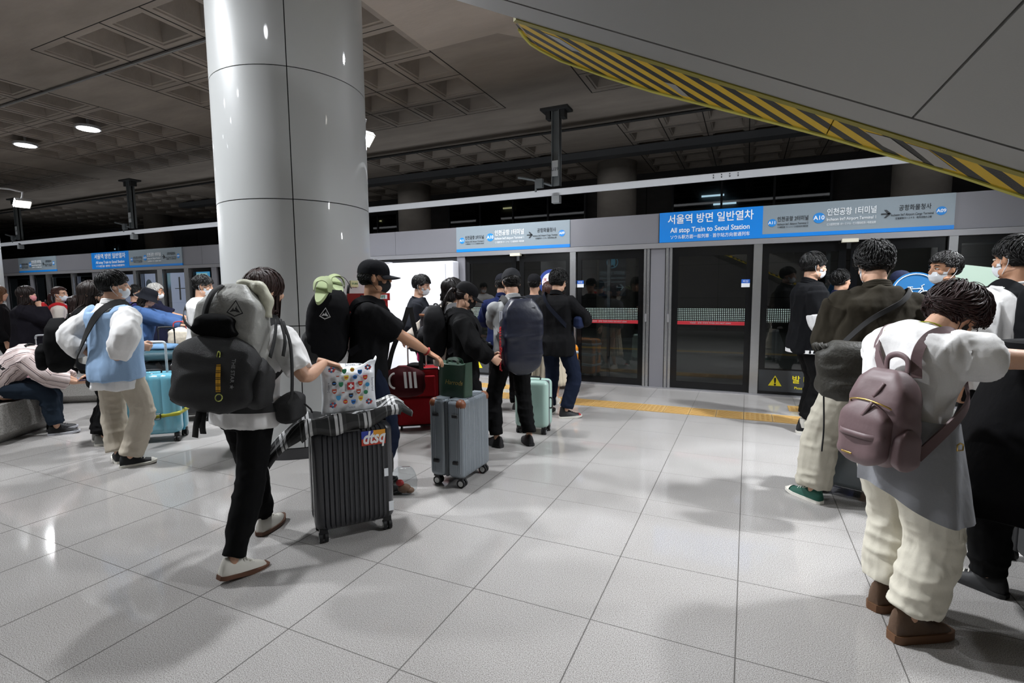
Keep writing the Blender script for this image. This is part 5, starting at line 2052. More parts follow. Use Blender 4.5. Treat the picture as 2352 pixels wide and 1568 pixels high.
logo_tri(t, M @ Matrix.Translation((.085, -.216, .47)) @ Matrix.Rotation(.25, 4, 'Z'), .062, mat('emblem_black', '#18181a', .6), mat('emblem_black', '#18181a', .6))
g = G()
ribbon(g, [(.055, -.262, .21), (.062, -.272, .14), (.072, -.276, .06)], .022, .004, (0, -1, 0))
put(g, M, 'lanyard', stripes_mat('lanyard_yellow', 2, [(0, '#c7952a'), (.62, '#3a2a10'), (.75, '#c7952a'), (.88, '#4a3812')], .031), t)
g = G()
g.tube([(.078 + .017 * math.cos(a), -.279, .035 + .017 * math.sin(a)) for a in [2 * PI * q / 18 for q in range(19)]], .0028, 6)
g.tube([(.052 + .007 * math.cos(a), -.266, .235 + .022 * math.sin(a)) for a in [2 * PI * q / 14 for q in range(15)]], .003, 6)
put(g, M, 'lanyard_rings', mat('carabiner', '#c9d070', .3, .7), t)
g = G()
ribbon(g, [(.125, -.255, .20), (.131, -.262, .10)], .024, .003, (0, -1, 0))
put(g, M, 'name_tape', m_web, t)
tx = text('THE STAR ★', .026, (0, 0, 0), (0, 0, 0), mat('tape_grey', '#8c8c8e', .6), t, name='lettering')
tx.matrix_local = M @ Matrix.Translation((.129, -.268, .15)) @ Matrix.Rotation(PI / 2, 4, 'X') @ Matrix.Rotation(-PI / 2, 4, 'Z')
for pts in ([(.20, -.03, .44), (.235, -.10, .34), (.25, -.16, .24)], [(.205, .0, .45), (.255, -.03, .34), (.262, -.05, .25)], [(.21, .02, .44), (.27, .01, .30), (.30, .0, .06), (.29, -.02, .0)]):
    g = G()
    ribbon(g, pts, .022, .003, (1, -.3, 0))
    put(g, M, 'side_strap', m_web, t)
g = G()
ribbon(g, [(-.06, -.20, -.04), (-.058, -.22, -.10), (-.066, -.21, -.17)], .03, .004, (0, -1, 0))
ribbon(g, [(-.04, -.20, -.04), (-.028, -.22, -.11), (-.026, -.21, -.15)], .03, .004, (0, -1, 0))
put(g, M, 'hanging_strap', m_web, t)
straps(p, t, m_web, .055)
g = G()
hb = [p.C[2] + p.Rm[2] @ V((.215 * math.cos(a), .175 * math.sin(a) - .02, .02)) for a in [-PI / 2 + 2 * PI * q / 24 for q in range(25)]]
ribbon(g, hb, .05, .01, lambda q: (q.x - p.C[2].x, q.y - p.C[2].y, 0))
g.build('hip_belt', m_web, t, smooth=True, auto=50)
t = worn(p, 'hip_pouch', 'black waist pouch on the right hip of the walking woman', 'pouch')
M2 = Matrix.Translation(p.C[2] + p.Rm[2] @ V((.255, .01, -.075))) @ Matrix.Rotation(PI / 2, 4, 'Z')
put(pack_shape(.20, .12, .17, .75, .3, 31, .010), M2 @ Matrix.Translation((0, .06, 0)), 'body', m_mesh, t)
put(G().tube([(.02, -.07, .10), (.06, -.085, .06), (.08, -.085, .035)], .005, 6), M2, 'zip_pull', m_web, t)

# -- man in black cap with the black pack
x, y, hd = -2.54, 2.96, 50
p = Person('man in black cap, black mask and black T-shirt beside the silver suitcase', x, y, hd, 1.70, vox=.008, skin=SKIN2, fat=1.03, lean=7,
           hands={'R': loc(x, y, hd, (-2.145, 3.245, 1.0)), 'L': (-.25, -.05, .86)}, poles={'R': (.9, -.5, -.6)}, handdir={'R': (loc(0, 0, hd, (.75, .25, -.45)), (0, 0, -1))},
           curl={'R': .35, 'L': .7}, look=(2, 4, 0))
P2 = p
p.top(c_black, sleeve=.82, sr=(.074, .074, .072), low=-.12, collar='crew', folds=.011, e=.024)
p.trousers(c_jean, r=(.10, .078, .066))
p.shoes(s_black, s_soled, lace=s_black)
p.hair('short', '#0b0a0a', seed=5, capped=True)
p.cap(cloth('cap_black', '#0e0f13'), eyelets=mat('eyelet_grey', '#9a9a9a', .5), tilt=-4)
p.mask(m_maskb)
G().tube([p.arm['R'][2] + (p.arm['R'][1] - p.arm['R'][2]).normalized() * .02 + V((.0, 0, 0)) + Matrix.Rotation(a, 3, (p.arm['R'][1] - p.arm['R'][2]).normalized()) @ ((p.arm['R'][1] - p.arm['R'][2]).orthogonal().normalized() * .030) for a in [2 * PI * q / 16 for q in range(17)]], .006, 6).build('wrist_band', mat('band_red', '#a3241f', .6), p.t, smooth=True)
t, M = simple_pack(p, 'backpack', 'black hiking pack with white peak emblem and slippers on top', '#101013', .36, .29, .54, 3, pocket=False, top=.42, dz=-.04)
logo_tri(t, M @ Matrix.Translation((.184, -.16, .37)) @ Matrix.Rotation(PI / 2, 4, 'Z'), .060, mat('emblem_white', '#c9c9c9', .6), mat('emblem_white', '#c9c9c9', .6))
put(pack_shape(.34, .14, .26, .85, .2, 12, .01), M @ Matrix.Translation((0, -.17, .0)), 'mesh_pocket', mat('mesh_black', '#0e0e10', .6, 0, .6, 420), t)
put(pack_shape(.09, .12, .24, .85, .2, 14, .006), M @ Matrix.Translation((-.18, -.06, .0)), 'side_pocket', mat('mesh_black', '#0e0e10', .6, 0, .6, 420), t)
put(G().cyl((.10, -.235, .19), .035, .14, 16), M, 'blue_pouch', mat('pouch_blue', '#1f5f96', .5), t, auto=40)
for k, (dx, dz_, rr) in enumerate([(-.05, 0.0, .35), (.06, -.035, -.2)]):
    tt = thing('slipper', ['pale green slipper strapped upside on the black hiking pack, upper of the pair', 'pale green slipper strapped on the black hiking pack, lower of the pair'][k], 'slipper', tuple(p.t.location), 0)
    tt.rotation_euler = p.t.rotation_euler
    MM = M @ Matrix.Translation((.02 + dx * 1.6, -.12 - .07 * k, .555 + dz_)) @ Matrix.Rotation(rr, 4, 'Z') @ Matrix.Rotation(.45 + .35 * k, 4, 'Y')
    outl = [(.045 * (1 + .12 * math.sin(a)) * math.cos(a) * (1 if math.sin(a) > -.2 else .9), .13 * math.sin(a)) for a in [2 * PI * q / 28 for q in range(28)]]
    put(G().loops([[V((a, b, zz)) for a, b in outl] for zz in (0, .006, .026, .03)]), MM @ Matrix.Rotation(PI / 2, 4, 'Z'), 'sole', mat('slipper_green', '#aebd8c', .6), tt, auto=40)
    g = G()
    ribbon(g, [(-.05, -.02, .02), (-.045, .03, .06), (0, .05, .075), (.045, .03, .06), (.05, -.02, .02)], .045, .006, lambda q: (q.x, 0, q.z))
    put(g, MM @ Matrix.Rotation(PI / 2, 4, 'Z'), 'strap', mat('slipper_green', '#aebd8c', .6), tt, auto=50)
g = G()
ribbon(g, [(-.06, -.01, .56), (-.06, -.07, .635), (-.055, -.16, .62), (-.05, -.225, .50)], .022, .003, lambda q: (0, -.5, 1))
put(g, M, 'top_strap', m_web, t)

# -- young man with white mask in front of the hoarding
x, y, hd = -3.70, 5.28, 62
p = Person('young man in dark printed sweatshirt and white mask before the white hoarding', x, y, hd, 1.68, vox=.009, look=(16, 6, 0), hands={'R': (.25, .02, .85)}, poles={'R': (.6, -1, 0)}, skin=mat('skin_pale', '#d3a78e', .5))
p.top(c_char, sleeve=1.15, sr=(.080, .076, .066), low=-.10, collar='crew', folds=.011)
p.trousers(c_black2)
p.shoes(s_black, s_sole)
p.hair('bowl', '#0d0b0b', seed=7)
p.mask(m_maskw, shape='pleat')
tx = text('STAY WITH', .038, (.02, .158, 1.24 * p.k), (PI / 2, 0, PI), mat('print_white', '#d0d0d2', .7), p.t, name='chest_print', bold=.03)

# -- woman in cream knit reaching for the luggage handle
x, y, hd = -2.70, 4.40, 28
p = Person('woman in cream cardigan with dark tied hair and grey backpack', x, y, hd, 1.60, vox=.009, hands={'L': loc(x, y, hd, (-3.10, 4.22, 1.02)), 'R': (.22, .2, .9)}, poles={'L': (-.8, -.5, -.5)}, look=(8, 12, 0))
p.top(cloth('knit_cream', '#cfc6ba'), sleeve=1.92, e=.03, low=-.1, folds=.012, collar='loose')
p.trousers(c_black2, r=(.10, .085, .08))
p.shoes(s_white, s_sole)
p.hair('bob', '#15100f', .12, seed=9)
G().ell(p.H + p.Rh @ V((-.03, -.10, -.06)), (.02, .018, .018), 10, 8).build('hair_tie', c_black, p.t, smooth=True)
t, M = simple_pack(p, 'backpack', 'grey backpack with tan trim on the woman in cream cardigan', '#55565a', .29, .15, .42, 3, strap=cloth('strap_grey', '#6b6b6d'), pocket_col='#4a4b4f')
put(G().rbox((0, -.13, .34), (.24, .05, .025), .008, 3), M, 'leather_trim', mat('tan_leather', '#9a5f33', .5), t)

# -- woman in black cap and hoodie with the black pack
x, y, hd = -2.31, 3.95, 58
p = Person('woman in black cap and black hoodie with a long ponytail', x, y, hd, 1.555, vox=.008, hands={'R': (.16, .26, .90), 'L': (-.10, .28, .90)}, poles={'R': (.9, -.7, 0), 'L': (-.9, -.7, 0)}, look=(20, -4, 0), fat=1.04, curl=.8)
p.top(cloth('hoodie_black', '#0c0c0d'), sleeve=1.75, e=.034, low=-.12, folds=.013, hood=True, sr=(.076, .070, .062), collar='loose')
p.trousers(c_black2, r=(.10, .09, .085))
p.shoes(s_black, s_soled)
p.hair('pony', '#1d1412', .30, seed=10, capped=True)
p.cap(cloth('cap_black2', '#0c0c0e'), tilt=-8)
p.mask(m_maskb)
t, M = simple_pack(p, 'backpack', 'matt black backpack with a bright pink tag hanging from it', '#141416', .31, .20, .47, 3, e=.04, pocket_col='#101012')
g = G().rbox((-.02, -.25, .02), (.052, .02, .085), .010, 3)
o = put(g, M, 'pink_bottle', mat('tag_pink', '#d0246a', .4), t, auto=40)
put(G().rbox((-.02, -.262, .015), (.036, .004, .05), .002, 2), M, 'bottle_label', mat('label_grey', '#b9a9b0', .5), t)
put(G().tube(smoothpath([(-.02, -.25, .06), (-.035, -.25, .12), (-.015, -.25, .16), (.0, -.25, .11), (-.015, -.25, .06)], 4), .004, 6), M, 'tag_strap', mat('tag_pink', '#d0246a', .4), t)
tx = text('XC', .05, (0, 0, 0), (0, 0, 0), mat('print_grey', '#4a4a4c', .6), t)
tx.matrix_local = M @ Matrix.Translation((-.09, -.262, .22)) @ Matrix.Rotation(PI / 2, 4, 'X')

# -- man in navy jacket and cap
x, y, hd = -2.74, 5.66, -14
p = Person('man in navy blue jacket and dark cap seen from behind', x, y, hd, 1.68, vox=.010, hands={'L': (-.12, .30, 1.05), 'R': (.12, .30, 1.08)}, poles={'L': (-1, -.3, -.3), 'R': (1, -.3, -.3)}, look=(14, 0, 0), feet={'L': (-.10, .0, 0, -8, 0), 'R': (.16, .05, 0, 12, 0)})
p.top(cloth('jacket_navy', '#141e44'), sleeve=1.9, e=.03, low=-.14, folds=.011, collar='stand')
p.trousers(c_black2, r=(.10, .082, .072))
p.shoes(s_black, mat('sole_grey', '#9b9b98', .6))
p.hair('short', '#0b0a0a', seed=12, capped=True)
p.cap(cloth('cap_navy', '#15161d'), tilt=-6)

# -- man in light grey jacket with the big navy duffel pack
x, y, hd = -2.03, 4.42, -42
p = Person('man in light grey jacket and dark cap holding a phone', x, y, hd, 1.68, vox=.008, hands={'L': loc(x, y, hd, (-2.16, 4.68, 1.28)), 'R': (.10, .30, 1.10)}, poles={'L': (-1, -.3, -.5), 'R': (1, -.3, -.6)}, look=(16, 4, 0),
           feet={'L': (-.17, .0, 0, -22, 0), 'R': (.15, -.04, 0, 6, 0)}, curl=.9, fat=.98)
P7 = p
p.top(cloth('jacket_grey', '#8f9090'), sleeve=1.92, e=.028, low=-.08, folds=.013, collar='shirt')
p.trousers(c_black2, r=(.092, .070, .056), hem=1.92)
p.shoes(s_black, s_soled, lace=s_black)
p.hair('short', '#0d0b0a', .075, seed=13, capped=True)
p.cap(cloth('cap_grey', '#232427'), tilt=-6)
p.mask(m_maskb)
w, d, n, c = p.hand['L']
tt = thing('phone', 'black phone held up by the man in light grey jacket', 'phone', (0, 0, 0))
tt.location = p.W(w + d * .10 + V((0, 0, .03)))
tt.rotation_euler = (R(50), 0, -R(hd))
G().rbox((0, 0, 0), (.074, .008, .15), .004, 3).build('body', mat('phone_case', '#a9b3ad', .4), tt, smooth=True, auto=40)
G().bx(-.033, .033, -.006, -.004, -.068, .068).build('screen', mat('phone_black', '#0b0c0e', .1), tt)
t = worn(p, 'backpack', 'large navy duffel pack with red lettering down its side', 'backpack')
M = backframe(p, 3, .0, -.23, .02)
m_tarp = mat('tarpaulin_navy', '#0d1326', .42, 0, .35, 14, coat=.15)
put(pack_shape(.36, .22, .68, .5, .05, 44, .010, 48, 46, .30), M, 'body', m_tarp, t)
g = G()
for sx in (-1, 1):
    ribbon(g, [(sx * .10, -.02, .63), (sx * .09, -.11, .665), (sx * .085, -.20, .60)], .035, .005, lambda q: (0, -.6, 1))
put(g, M, 'top_straps', mat('webbing_navy', '#11151f', .7), t)
put(G().tube(smoothpath([(-.1, -.03, .65), (-.06, -.04, .69), (.06, -.04, .69), (.1, -.03, .65)], 4), .009, 8), M, 'haul_loop', mat('webbing_navy', '#11151f', .7), t)
tx = text('patagonia', .105, (0, 0, 0), (0, 0, 0), mat('letter_red', '#b3262a', .5), t, bold=.02, depth=.002)
tx.matrix_local = M @ Matrix.Translation((-.203, -.12, .24)) @ Matrix.Rotation(-PI / 2, 4, 'Z') @ Matrix.Rotation(PI / 2, 4, 'X') @ Matrix.Rotation(PI / 2, 4, 'Z')
g = G()
for q in range(5):
    g.prism([(-.1885, -.05 - .022 * q, .47 + .01 * q), (-.1885, -.058 - .022 * q, .47 + .01 * q), (-.1885, -.066 - .022 * q, .57), (-.1885, -.058 - .022 * q, .575)], (-.002, 0, 0))
put(g, M, 'side_print', mat('print_pale', '#b9bcc6', .5), t, smooth=False)
straps(p, t, m_web, .055, e=.035)
tt = thing('flask', 'grey flask hanging at the left hip of the phone holder', 'flask', tuple(p.W((-.24, .04, .93))))
G().cyl((0, 0, .0), .034, .10, 20).build('body', mat('flask_black', '#17181a', .4), tt, smooth=True, auto=40)
G().cyl((0, 0, .062), .032, .025, 20).build('lid', mat('flask_lid', '#a5a6a6', .4), tt, smooth=True, auto=40)

# -- the three by the doors
x, y, hd = -2.68, 6.56, -10
p = Person('person in plain black cap nearest the round door sticker', x, y, hd, 1.70, vox=.012)
p.top(c_char, e=.026, low=-.12)
p.trousers(c_black2)
p.shoes(s_black, s_sole)
p.hair('short', '#0b0a0a', seed=14, capped=True)
p.cap(cloth('cap_black3', '#121215'))
x, y, hd = -2.36, 6.28, -20
p = Person('brown-haired woman in a cream pleated skirt standing behind the queue', x, y, hd, 1.58, vox=.012)
p.top(cloth('top_grey', '#5d5f68'), e=.024, low=-.04)
p.skirt(cloth('skirt_cream', '#cdc2ad'), .62, 1.55)
p.shoes(s_white, s_sole)
p.hair('bob', '#3d231b', .14, seed=15)
x, y, hd = -2.03, 5.66, 4
p = Person('man in black jacket and dark jeans with black and red trainers', x, y, hd, 1.71, vox=.009, feet={'L': (-.13, .05, 0, -4, 0), 'R': (.13, -.03, 0, 52, 0)}, hands={'R': (.16, .30, 1.12), 'L': (-.10, .30, 1.08)}, poles={'R': (1, -.5, -.3), 'L': (-1, -.3, -.3)}, look=(18, 10, 0), fat=1.06)
P10 = p
p.top(cloth('jacket_black', '#0e0e10'), sleeve=1.92, e=.034, low=-.16, folds=.012, collar='stand')
p.trousers(c_jean, r=(.10, .074, .062), hem=1.90, cuffroll=True)
p.shoes(s_black, s_sole, toe=mat('toe_red', '#a8252a', .5), lace=s_black, high=True)
p.hair('volume', '#0c0b0b', .045, seed=16)
t = worn(p, 'crossbody_bag', 'navy sling bag worn at the side of the man in black jacket', 'bag')
M = Matrix.Translation(p.C[4] + p.Rm[4] @ V((.22, .06, -.02))) @ Matrix.Rotation(PI / 2, 4, 'Z')
put(pack_shape(.22, .09, .15, .8, .3, 3, .006), M, 'body', cloth('bag_navy', '#1c2540'), t)
g = G()
ribbon(g, [(.20, .02, .98 * p.k), (.12, -.155, 1.15 * p.k), (-.04, -.165, 1.32 * p.k), (-.13, -.07, 1.45 * p.k), (-.12, .08, 1.40 * p.k)], .045, .006, person_out(p))
g.build('strap', cloth('strap_navy', '#10141f'), t, smooth=True, auto=50)

# -- person in pale blue vest, hands on hips
x, y, hd = -4.95, 2.56, -8
p = Person('person in pale blue knitted vest over a white shirt, hands on hips', x, y, hd, 1.665, vox=.008, feet={'R': (.11, -.04, 0, 40, 0), 'L': (-.115, .02, 0, -60, 0)}, hands={'R': (.165, -.12, .955), 'L': (-.165, -.10, .97)},
           poles={'R': (1, -.55, .1), 'L': (-1, -.5, .1)}, handdir={'R': ((-.6, .2, -.75), (-.6, .7, 0)), 'L': ((.6, .2, -.75), (.6, .7, 0))}, look=(3, 32, 0), curl=.4, skin=mat('skin_pale', '#d3a78e', .5))
L1 = p
p.top(c_white, sleeve=1.72, e=.036, low=-.20, folds=.014, name='shirt', collar='shirt', sr=(.086, .090, .078))
k = p.k
g = G()
p.torso(g, .052, 0, 9, 1.03, .98, -.12)
for sd in 'LR':
    a = p.arm[sd][0]
    p.limb(g, a.lerp(p.C[8], .25), p.arm[sd][1], p.arm[sd][2], .106 * k, .112 * k, .09 * k, 0, .22)
r = remesh(g, .009, 3)
fold(r, .010, (9, 9, 4), 5)
r.build('knit_vest', cloth('vest_blue', '#93afcf', .95), p.t, smooth=True, auto=None)
p.trousers(c_beige, r=(.100, .084, .078), e=.018, hem=1.95, folds=.007)
p.shoes(mat('canvas_black', '#15161a', .7), s_sole, toe=s_sole, lace=s_sole)
p.hair('bowl', '#090808', seed=18)
p.mask(m_maskw)
t = worn(p, 'shoulder_bag', 'black shoulder bag strap across the back of the blue-vested person', 'bag')
g = G()
ribbon(g, [(.16, .06, 1.36 * k), (.13, -.03, 1.455 * k), (.06, -.165, 1.36 * k), (-.10, -.20, 1.10 * k), (-.24, -.16, .92 * k), (-.27, -.02, .86 * k)], .055, .008, person_out(p))
g.build('strap', m_web, t, smooth=True, auto=50)
put(pack_shape(.34, .11, .30, .8, .2, 8, .008), Matrix.Translation((-.30, .16, .62)) @ Matrix.Rotation(-PI / 2, 4, 'Z'), 'body', c_black, t)

# -- long-haired woman in black with the big black bag
x, y, hd = -5.88, 2.84, 26
p = Person('woman with long dark hair and wide black trousers behind the blue-vested person', x, y, hd, 1.60, vox=.009, hands={'R': loc(x, y, hd, (-5.45, 3.03, .99))}, poles={'R': (.6, -.9, -.2)}, look=(8, 25, 0), curl=.9)
p.top(cloth('top_striped', '#b9b8b4'), e=.026, low=-.06, sleeve=1.5)
p.trousers(c_black2, r=(.11, .105, .115), e=.02, hem=1.93, folds=.010)
p.shoes(mat('shoe_grey', '#84837f', .6), s_sole)
p.hair('long', '#1d130f', .36, seed=19)
t, M = simple_pack(p, 'backpack', 'slouchy black backpack on the long-haired woman by the blue suitcase', '#0c0c0d', .36, .22, .52, 2, top=.5, dz=-.10)

# -- traveller bent over on the granite bench
x, y, hd = -7.02, 2.50, 34
p = Person('traveller in striped shirt sitting bent forward on the granite bench', x, y, hd, 1.66, vox=.008, lean=62, hunch=22, hip=.52, feet={'L': (-.16, .40, 0, -4, 0), 'R': (.09, .46, 0, 4, 0)},
           hands={'R': (.10, .66, .55), 'L': (-.06, .64, .54)}, poles={'R': (.8, -.2, -.8), 'L': (-.8, -.2, -.8)}, look=(72, 0, 0), curl=.8, fat=1.06, handdir={'R': ((-.2, 1, 0), (-.5, 0, .6)), 'L': ((.2, 1, 0), (.5, 0, .6))})
L3 = p
c_str = stripes_mat('shirt_stripe', 0, [(0, '#d9c9c6'), (.55, '#4a3a3c'), (.66, '#d9c9c6'), (.80, '#a58e86'), (.90, '#d9c9c6')], .052, uv=True)
p.top(c_str, uvwrap=True, sleeve=1.62, e=.032, low=-.03, folds=.012, collar='shirt', sr=(.082, .080, .070))
p.trousers(cloth('trouser_slate', '#222c38', .9), r=(.100, .075, .064), hem=1.88, folds=.007)
p.shoes(s_black, mat('sole_mixed', '#a9aab0', .6), lace=s_black)
p.hair('short', '#17100d', .05, seed=20)
p.mask(m_maskw)
t = worn(p, 'waist_bag_strap', 'dark sling strap around the back of the bent striped traveller', 'bag')
g = G()
ribbon(g, [p.C[5] + p.Rm[5] @ V((.19 * math.cos(a), .155 * math.sin(a), 0)) for a in [PI * .9 + PI * 1.2 * q / 10 for q in range(11)]], .03, .006, lambda q: (q.x - p.C[5].x, q.y - p.C[5].y, q.z - p.C[5].z))
ribbon(g, [p.C[9] + p.Rm[9] @ V((.10 * math.cos(a), -.11 + .03 * math.sin(2 * a), .0 - .04 * abs(math.cos(a)))) for a in [PI + PI * q / 8 for q in range(9)]], .035, .01, lambda q: (0, -.5, 1))
g.build('strap', m_web, t, smooth=True, auto=50)
tt = thing('passport', 'dark red passport with papers held by the bent striped traveller', 'passport', tuple(p.W((.03, .72, .585))), -R(hd) + .25)
G().box((0, 0, 0), (.125, .088, .006), 0, ry(-.25)).build('cover', mat('passport_red', '#6d1a24', .5), tt)
G().box((-.01, .004, .006), (.085, .06, .003), 0, ry(-.25)).build('ticket', mat('ticket_yellow', '#b59a4a', .6), tt)
G().box((.03, -.03, -.008), (.15, .075, .006), 0, ry(.1)).build('phone_under', mat('phone_navy', '#1b2348', .3), tt)

# -- far-left crowd
x, y, hd = -9.35, 3.75, 40
p = Person('woman in dark cardigan and pink skirt raising a hand to her face', x, y, hd, 1.60, vox=.011, hands={'R': (.03, .14, 1.33), 'L': (-.16, .26, 1.0)}, poles={'R': (.5, .2, -1)}, look=(-6, 12, 0), curl=1.1, fat=1.15)
p.top(cloth('cardigan_dark', '#15131a'), sleeve=1.85, e=.05, low=-.14, folds=.012, sr=(.086, .08, .068), drape=1.05)
p.skirt(cloth('skirt_pink', '#b07a72'), .62, 1.5, 16)
p.shoes(s_black, s_soled)
p.hair('long', '#1c110e', .38, seed=21)
p.mask(mat('mask_pink', '#d58a8e', .7))
x, y, hd = -10.35, 3.80, 20
p = Person('person with light brown hair half hidden by the far-left column', x, y, hd, 1.62, vox=.013)
p.top(c_black, e=.03, low=-.1)
p.trousers(c_black2)
p.shoes(s_black, s_soled)
p.hair('bob', '#5a3c26', .2, seed=22)
x, y, hd = -9.85, 4.36, 30
p = Person('person with brown ponytail, white mask and red backpack in the left crowd', x, y, hd, 1.60, vox=.013, look=(0, 30, 0))
p.top(cloth('top_cream', '#cfc6bd'), e=.026, low=-.08)
p.trousers(c_black2)
p.shoes(s_white, s_sole)
p.hair('pony', '#3a2018', .2, seed=23)
p.mask(m_maskw)
simple_pack(p, 'backpack', 'bright red backpack in the far-left crowd', '#b3262a', .30, .17, .46, 3)
x, y, hd = -9.60, 4.72, 42
p = Person('person in lavender jacket and pale sun visor in the left crowd', x, y, hd, 1.63, vox=.013, look=(0, 15, 0))
p.top(cloth('jacket_lavender', '#7d70c0'), e=.032, low=-.12)
p.trousers(c_black2)
p.shoes(s_black, s_soled)
p.hair('volume', '#0d0c0c', .08, seed=24, capped=True)
p.cap(mat('visor_lavender', '#a7b4e0', .6), tilt=0, name='sun_visor')
simple_pack(p, 'backpack', 'cobalt blue and black backpack on the lavender jacket', '#1d3fae', .32, .20, .50, 3, pocket_col='#15171b', side='#15171b')
x, y, hd = -8.85, 4.10, 20
p = Person('dark-haired person in black and white striped top behind the long-haired woman', x, y, hd, 1.46, vox=.013)
p.top(stripes_mat('top_bw_stripe', 2, [(0, '#d0d0d0'), (.5, '#1a1a1c')], .035), e=.024, low=-.06)
p.trousers(c_black2)
p.shoes(s_white, s_sole)
p.hair('bob', '#231512', .2, seed=25)
x, y, hd = -8.28, 4.85, 25
p = Person('white-haired man in dark polo shirt resting a hand on luggage', x, y, hd, 1.64, vox=.011, skin=SKIN2, hands={'R': (.22, .46, 1.10)}, poles={'R': (.8, -.4, -.6)}, look=(10, 10, 0), fat=1.1)
p.top(cloth('polo_navy', '#15172a'), sleeve=.85, e=.026, low=-.1, sr=(.076, .076, .072), collar='shirt')
p.trousers(cloth('trouser_grey', '#3a3c42'))
p.shoes(s_black, s_soled)
p.hair('white', '#b9b7b2', seed=26)
p.mask(m_maskw)
x, y, hd = -8.95, 4.95, 30
p = Person('dark-haired man partly hidden behind the white-haired man', x, y, hd, 1.62, vox=.013)
p.top(cloth('top_indigo', '#2a2760'), e=.026, low=-.1)
p.trousers(c_black2)
p.shoes(s_black, s_soled)
p.hair('short', '#0c0b0b', seed=27)
p.mask(m_maskw)
x, y, hd = -7.62, 4.22, 34
p = Person('person in dark bucket hat and long denim coat leaning on a luggage trolley', x, y, hd, 1.56, vox=.010, lean=14, hands={'R': (.18, .62, 1.02), 'L': (-.10, .56, 1.08)}, poles={'R': (.6, -.4, -.8), 'L': (-.6, -.4, -.8)}, look=(25, 6, 0), curl=1.0, fat=1.08, handdir={'R': ((.1, 1, -.1), (0, 0, -1))})
L9 = p
p.top(cloth('denim_blue', '#3c5680', .9), sleeve=1.9, e=.042, low=-.42, folds=.014, sr=(.084, .078, .066), drape=1.08)
p.trousers(c_jean, r=(.10, .09, .085))
p.shoes(s_white, s_sole)
p.hair('bob', '#1a1412', .1, seed=28, capped=True)
p.bucket(cloth('hat_navy', '#14161c'))
t = worn(p, 'crossbody_bag', 'dark crossbody strap over the denim coat', 'bag')
g = G()
ribbon(g, [(-.12, .06, 1.30), (-.11, -.03, 1.38), (-.0, -.16, 1.18), (.14, -.17, .95), (.24, -.02, .80)], .02, .006, person_out(p))
g.build('strap', m_web, t, smooth=True, auto=50)
put(pack_shape(.24, .10, .18, .8, .2, 3, .006), Matrix.Translation((.27, .02, .66)) @ Matrix.Rotation(PI / 2, 4, 'Z'), 'body', cloth('bag_grey', '#4c4d55'), t)
tt = thing('phone', 'phone held out by the person in the denim coat', 'phone', tuple(p.W((-.08, .68, 1.13))), -R(hd), rx=R(35))
G().rbox((0, 0, 0), (.075, .15, .009), .004, 3).build('body', mat('phone_silver', '#8f969c', .3), tt, smooth=True, auto=40)
x, y, hd = -6.22, 4.20, 22
p = Person('man in loose white T-shirt with a black strap across his back', x, y, hd, 1.70, vox=.010, look=(14, 26, 0), hands={'R': (.22, .28, 1.0), 'L': (-.22, .24, .98)})
p.top(c_white, sleeve=.95, e=.04, low=-.16, folds=.014, sr=(.088, .090, .088), drape=1.05)
p.trousers(cloth('trouser_ash', '#6d706c'), r=(.105, .09, .085))
p.shoes(s_white, s_sole)
p.hair('bowl', '#0b0a0a', .06, seed=29)
p.mask(m_maskw)
t = worn(p, 'crossbody_bag', 'black sling strap crossing the loose white T-shirt', 'bag')
g = G()
kk = p.k
ribbon(g, [(-.13, .05, 1.40 * kk), (-.12, -.06, 1.43 * kk), (-.02, -.185, 1.28 * kk), (.12, -.19, 1.12 * kk), (.23, -.05, 1.0 * kk)], .04, .008, person_out(p))
g.build('strap', m_web, t, smooth=True, auto=50)

# -- people mirrored-looking behind the glass on the left: silhouettes waiting beyond the doors
for (x, y, lb, hh, sd) in [(-14.6, 10.0, 'dark figure with glasses standing beyond the glass before the lit panel', 1.66, 30)]:
    pass

# -- right-hand group
x, y, hd = .58, 6.10, 72
p = Person('young man in black and white track jacket and white mask by the doors', x, y, hd, 1.83, vox=.009, feet={'L': (-.10, .06, 0, -10, 0), 'R': (.12, -.04, 0, 8, 0)}, hands={'R': (.14, .24, 1.10), 'L': (-.12, .32, 1.1)}, poles={'R': (.6, -1.4, -.2)}, look=(8, -4, 0))
R1 = p
p.top(cloth('track_black', '#0e0f12'), sleeve=1.9, e=.036, low=-.13, folds=.012, sr=(.082, .080, .066), collar='stand', drape=1.0)
a, b, c = p.arm['R']
g = G()
p.limb(g, a, b, c, .082 * p.k + .017, .082 * p.k + .017, .076 * p.k + .014, .72, 1.25)
r = remesh(g, .009, 2)
fold(r, .008, (11, 11, 5), p.seed)
r.build('sleeve_panel', cloth('track_white', '#d9d9da'), p.t, smooth=True, auto=None, label='white sleeve panel')
g = G()
ls = [[p.C[2] + V(((.168 * p.k + .046) * math.cos(q), (.125 * p.k + .046) * math.sin(q) - .016, z)) for q in [2 * PI * j / 32 for j in range(32)]] for z in (-.135, -.10)]
g.loops(ls)
g.build('hem_band', cloth('track_white', '#d9d9da'), p.t, smooth=True, auto=40)
g = G()
ribbon(g, [p.arm['R'][0] + V((.085, -.03, .02)), p.arm['R'][0].lerp(b, .4) + V((.095, -.02, 0)), p.arm['R'][0].lerp(b, .75) + V((.09, .02, 0))], .018, .006, (1, -.3, 0))
g.build('white_piping', cloth('track_white', '#d9d9da'), p.t, smooth=True)
p.trousers(c_black2, r=(.105, .085, .070), hem=1.86)
p.shoes(mat('canvas_black', '#15161a', .7), s_sole, lace=s_sole, sock=s_white)
p.hair('bowl', '#0a0909', seed=31)
p.mask(m_maskw)
x, y, hd = .75, 3.99, -6
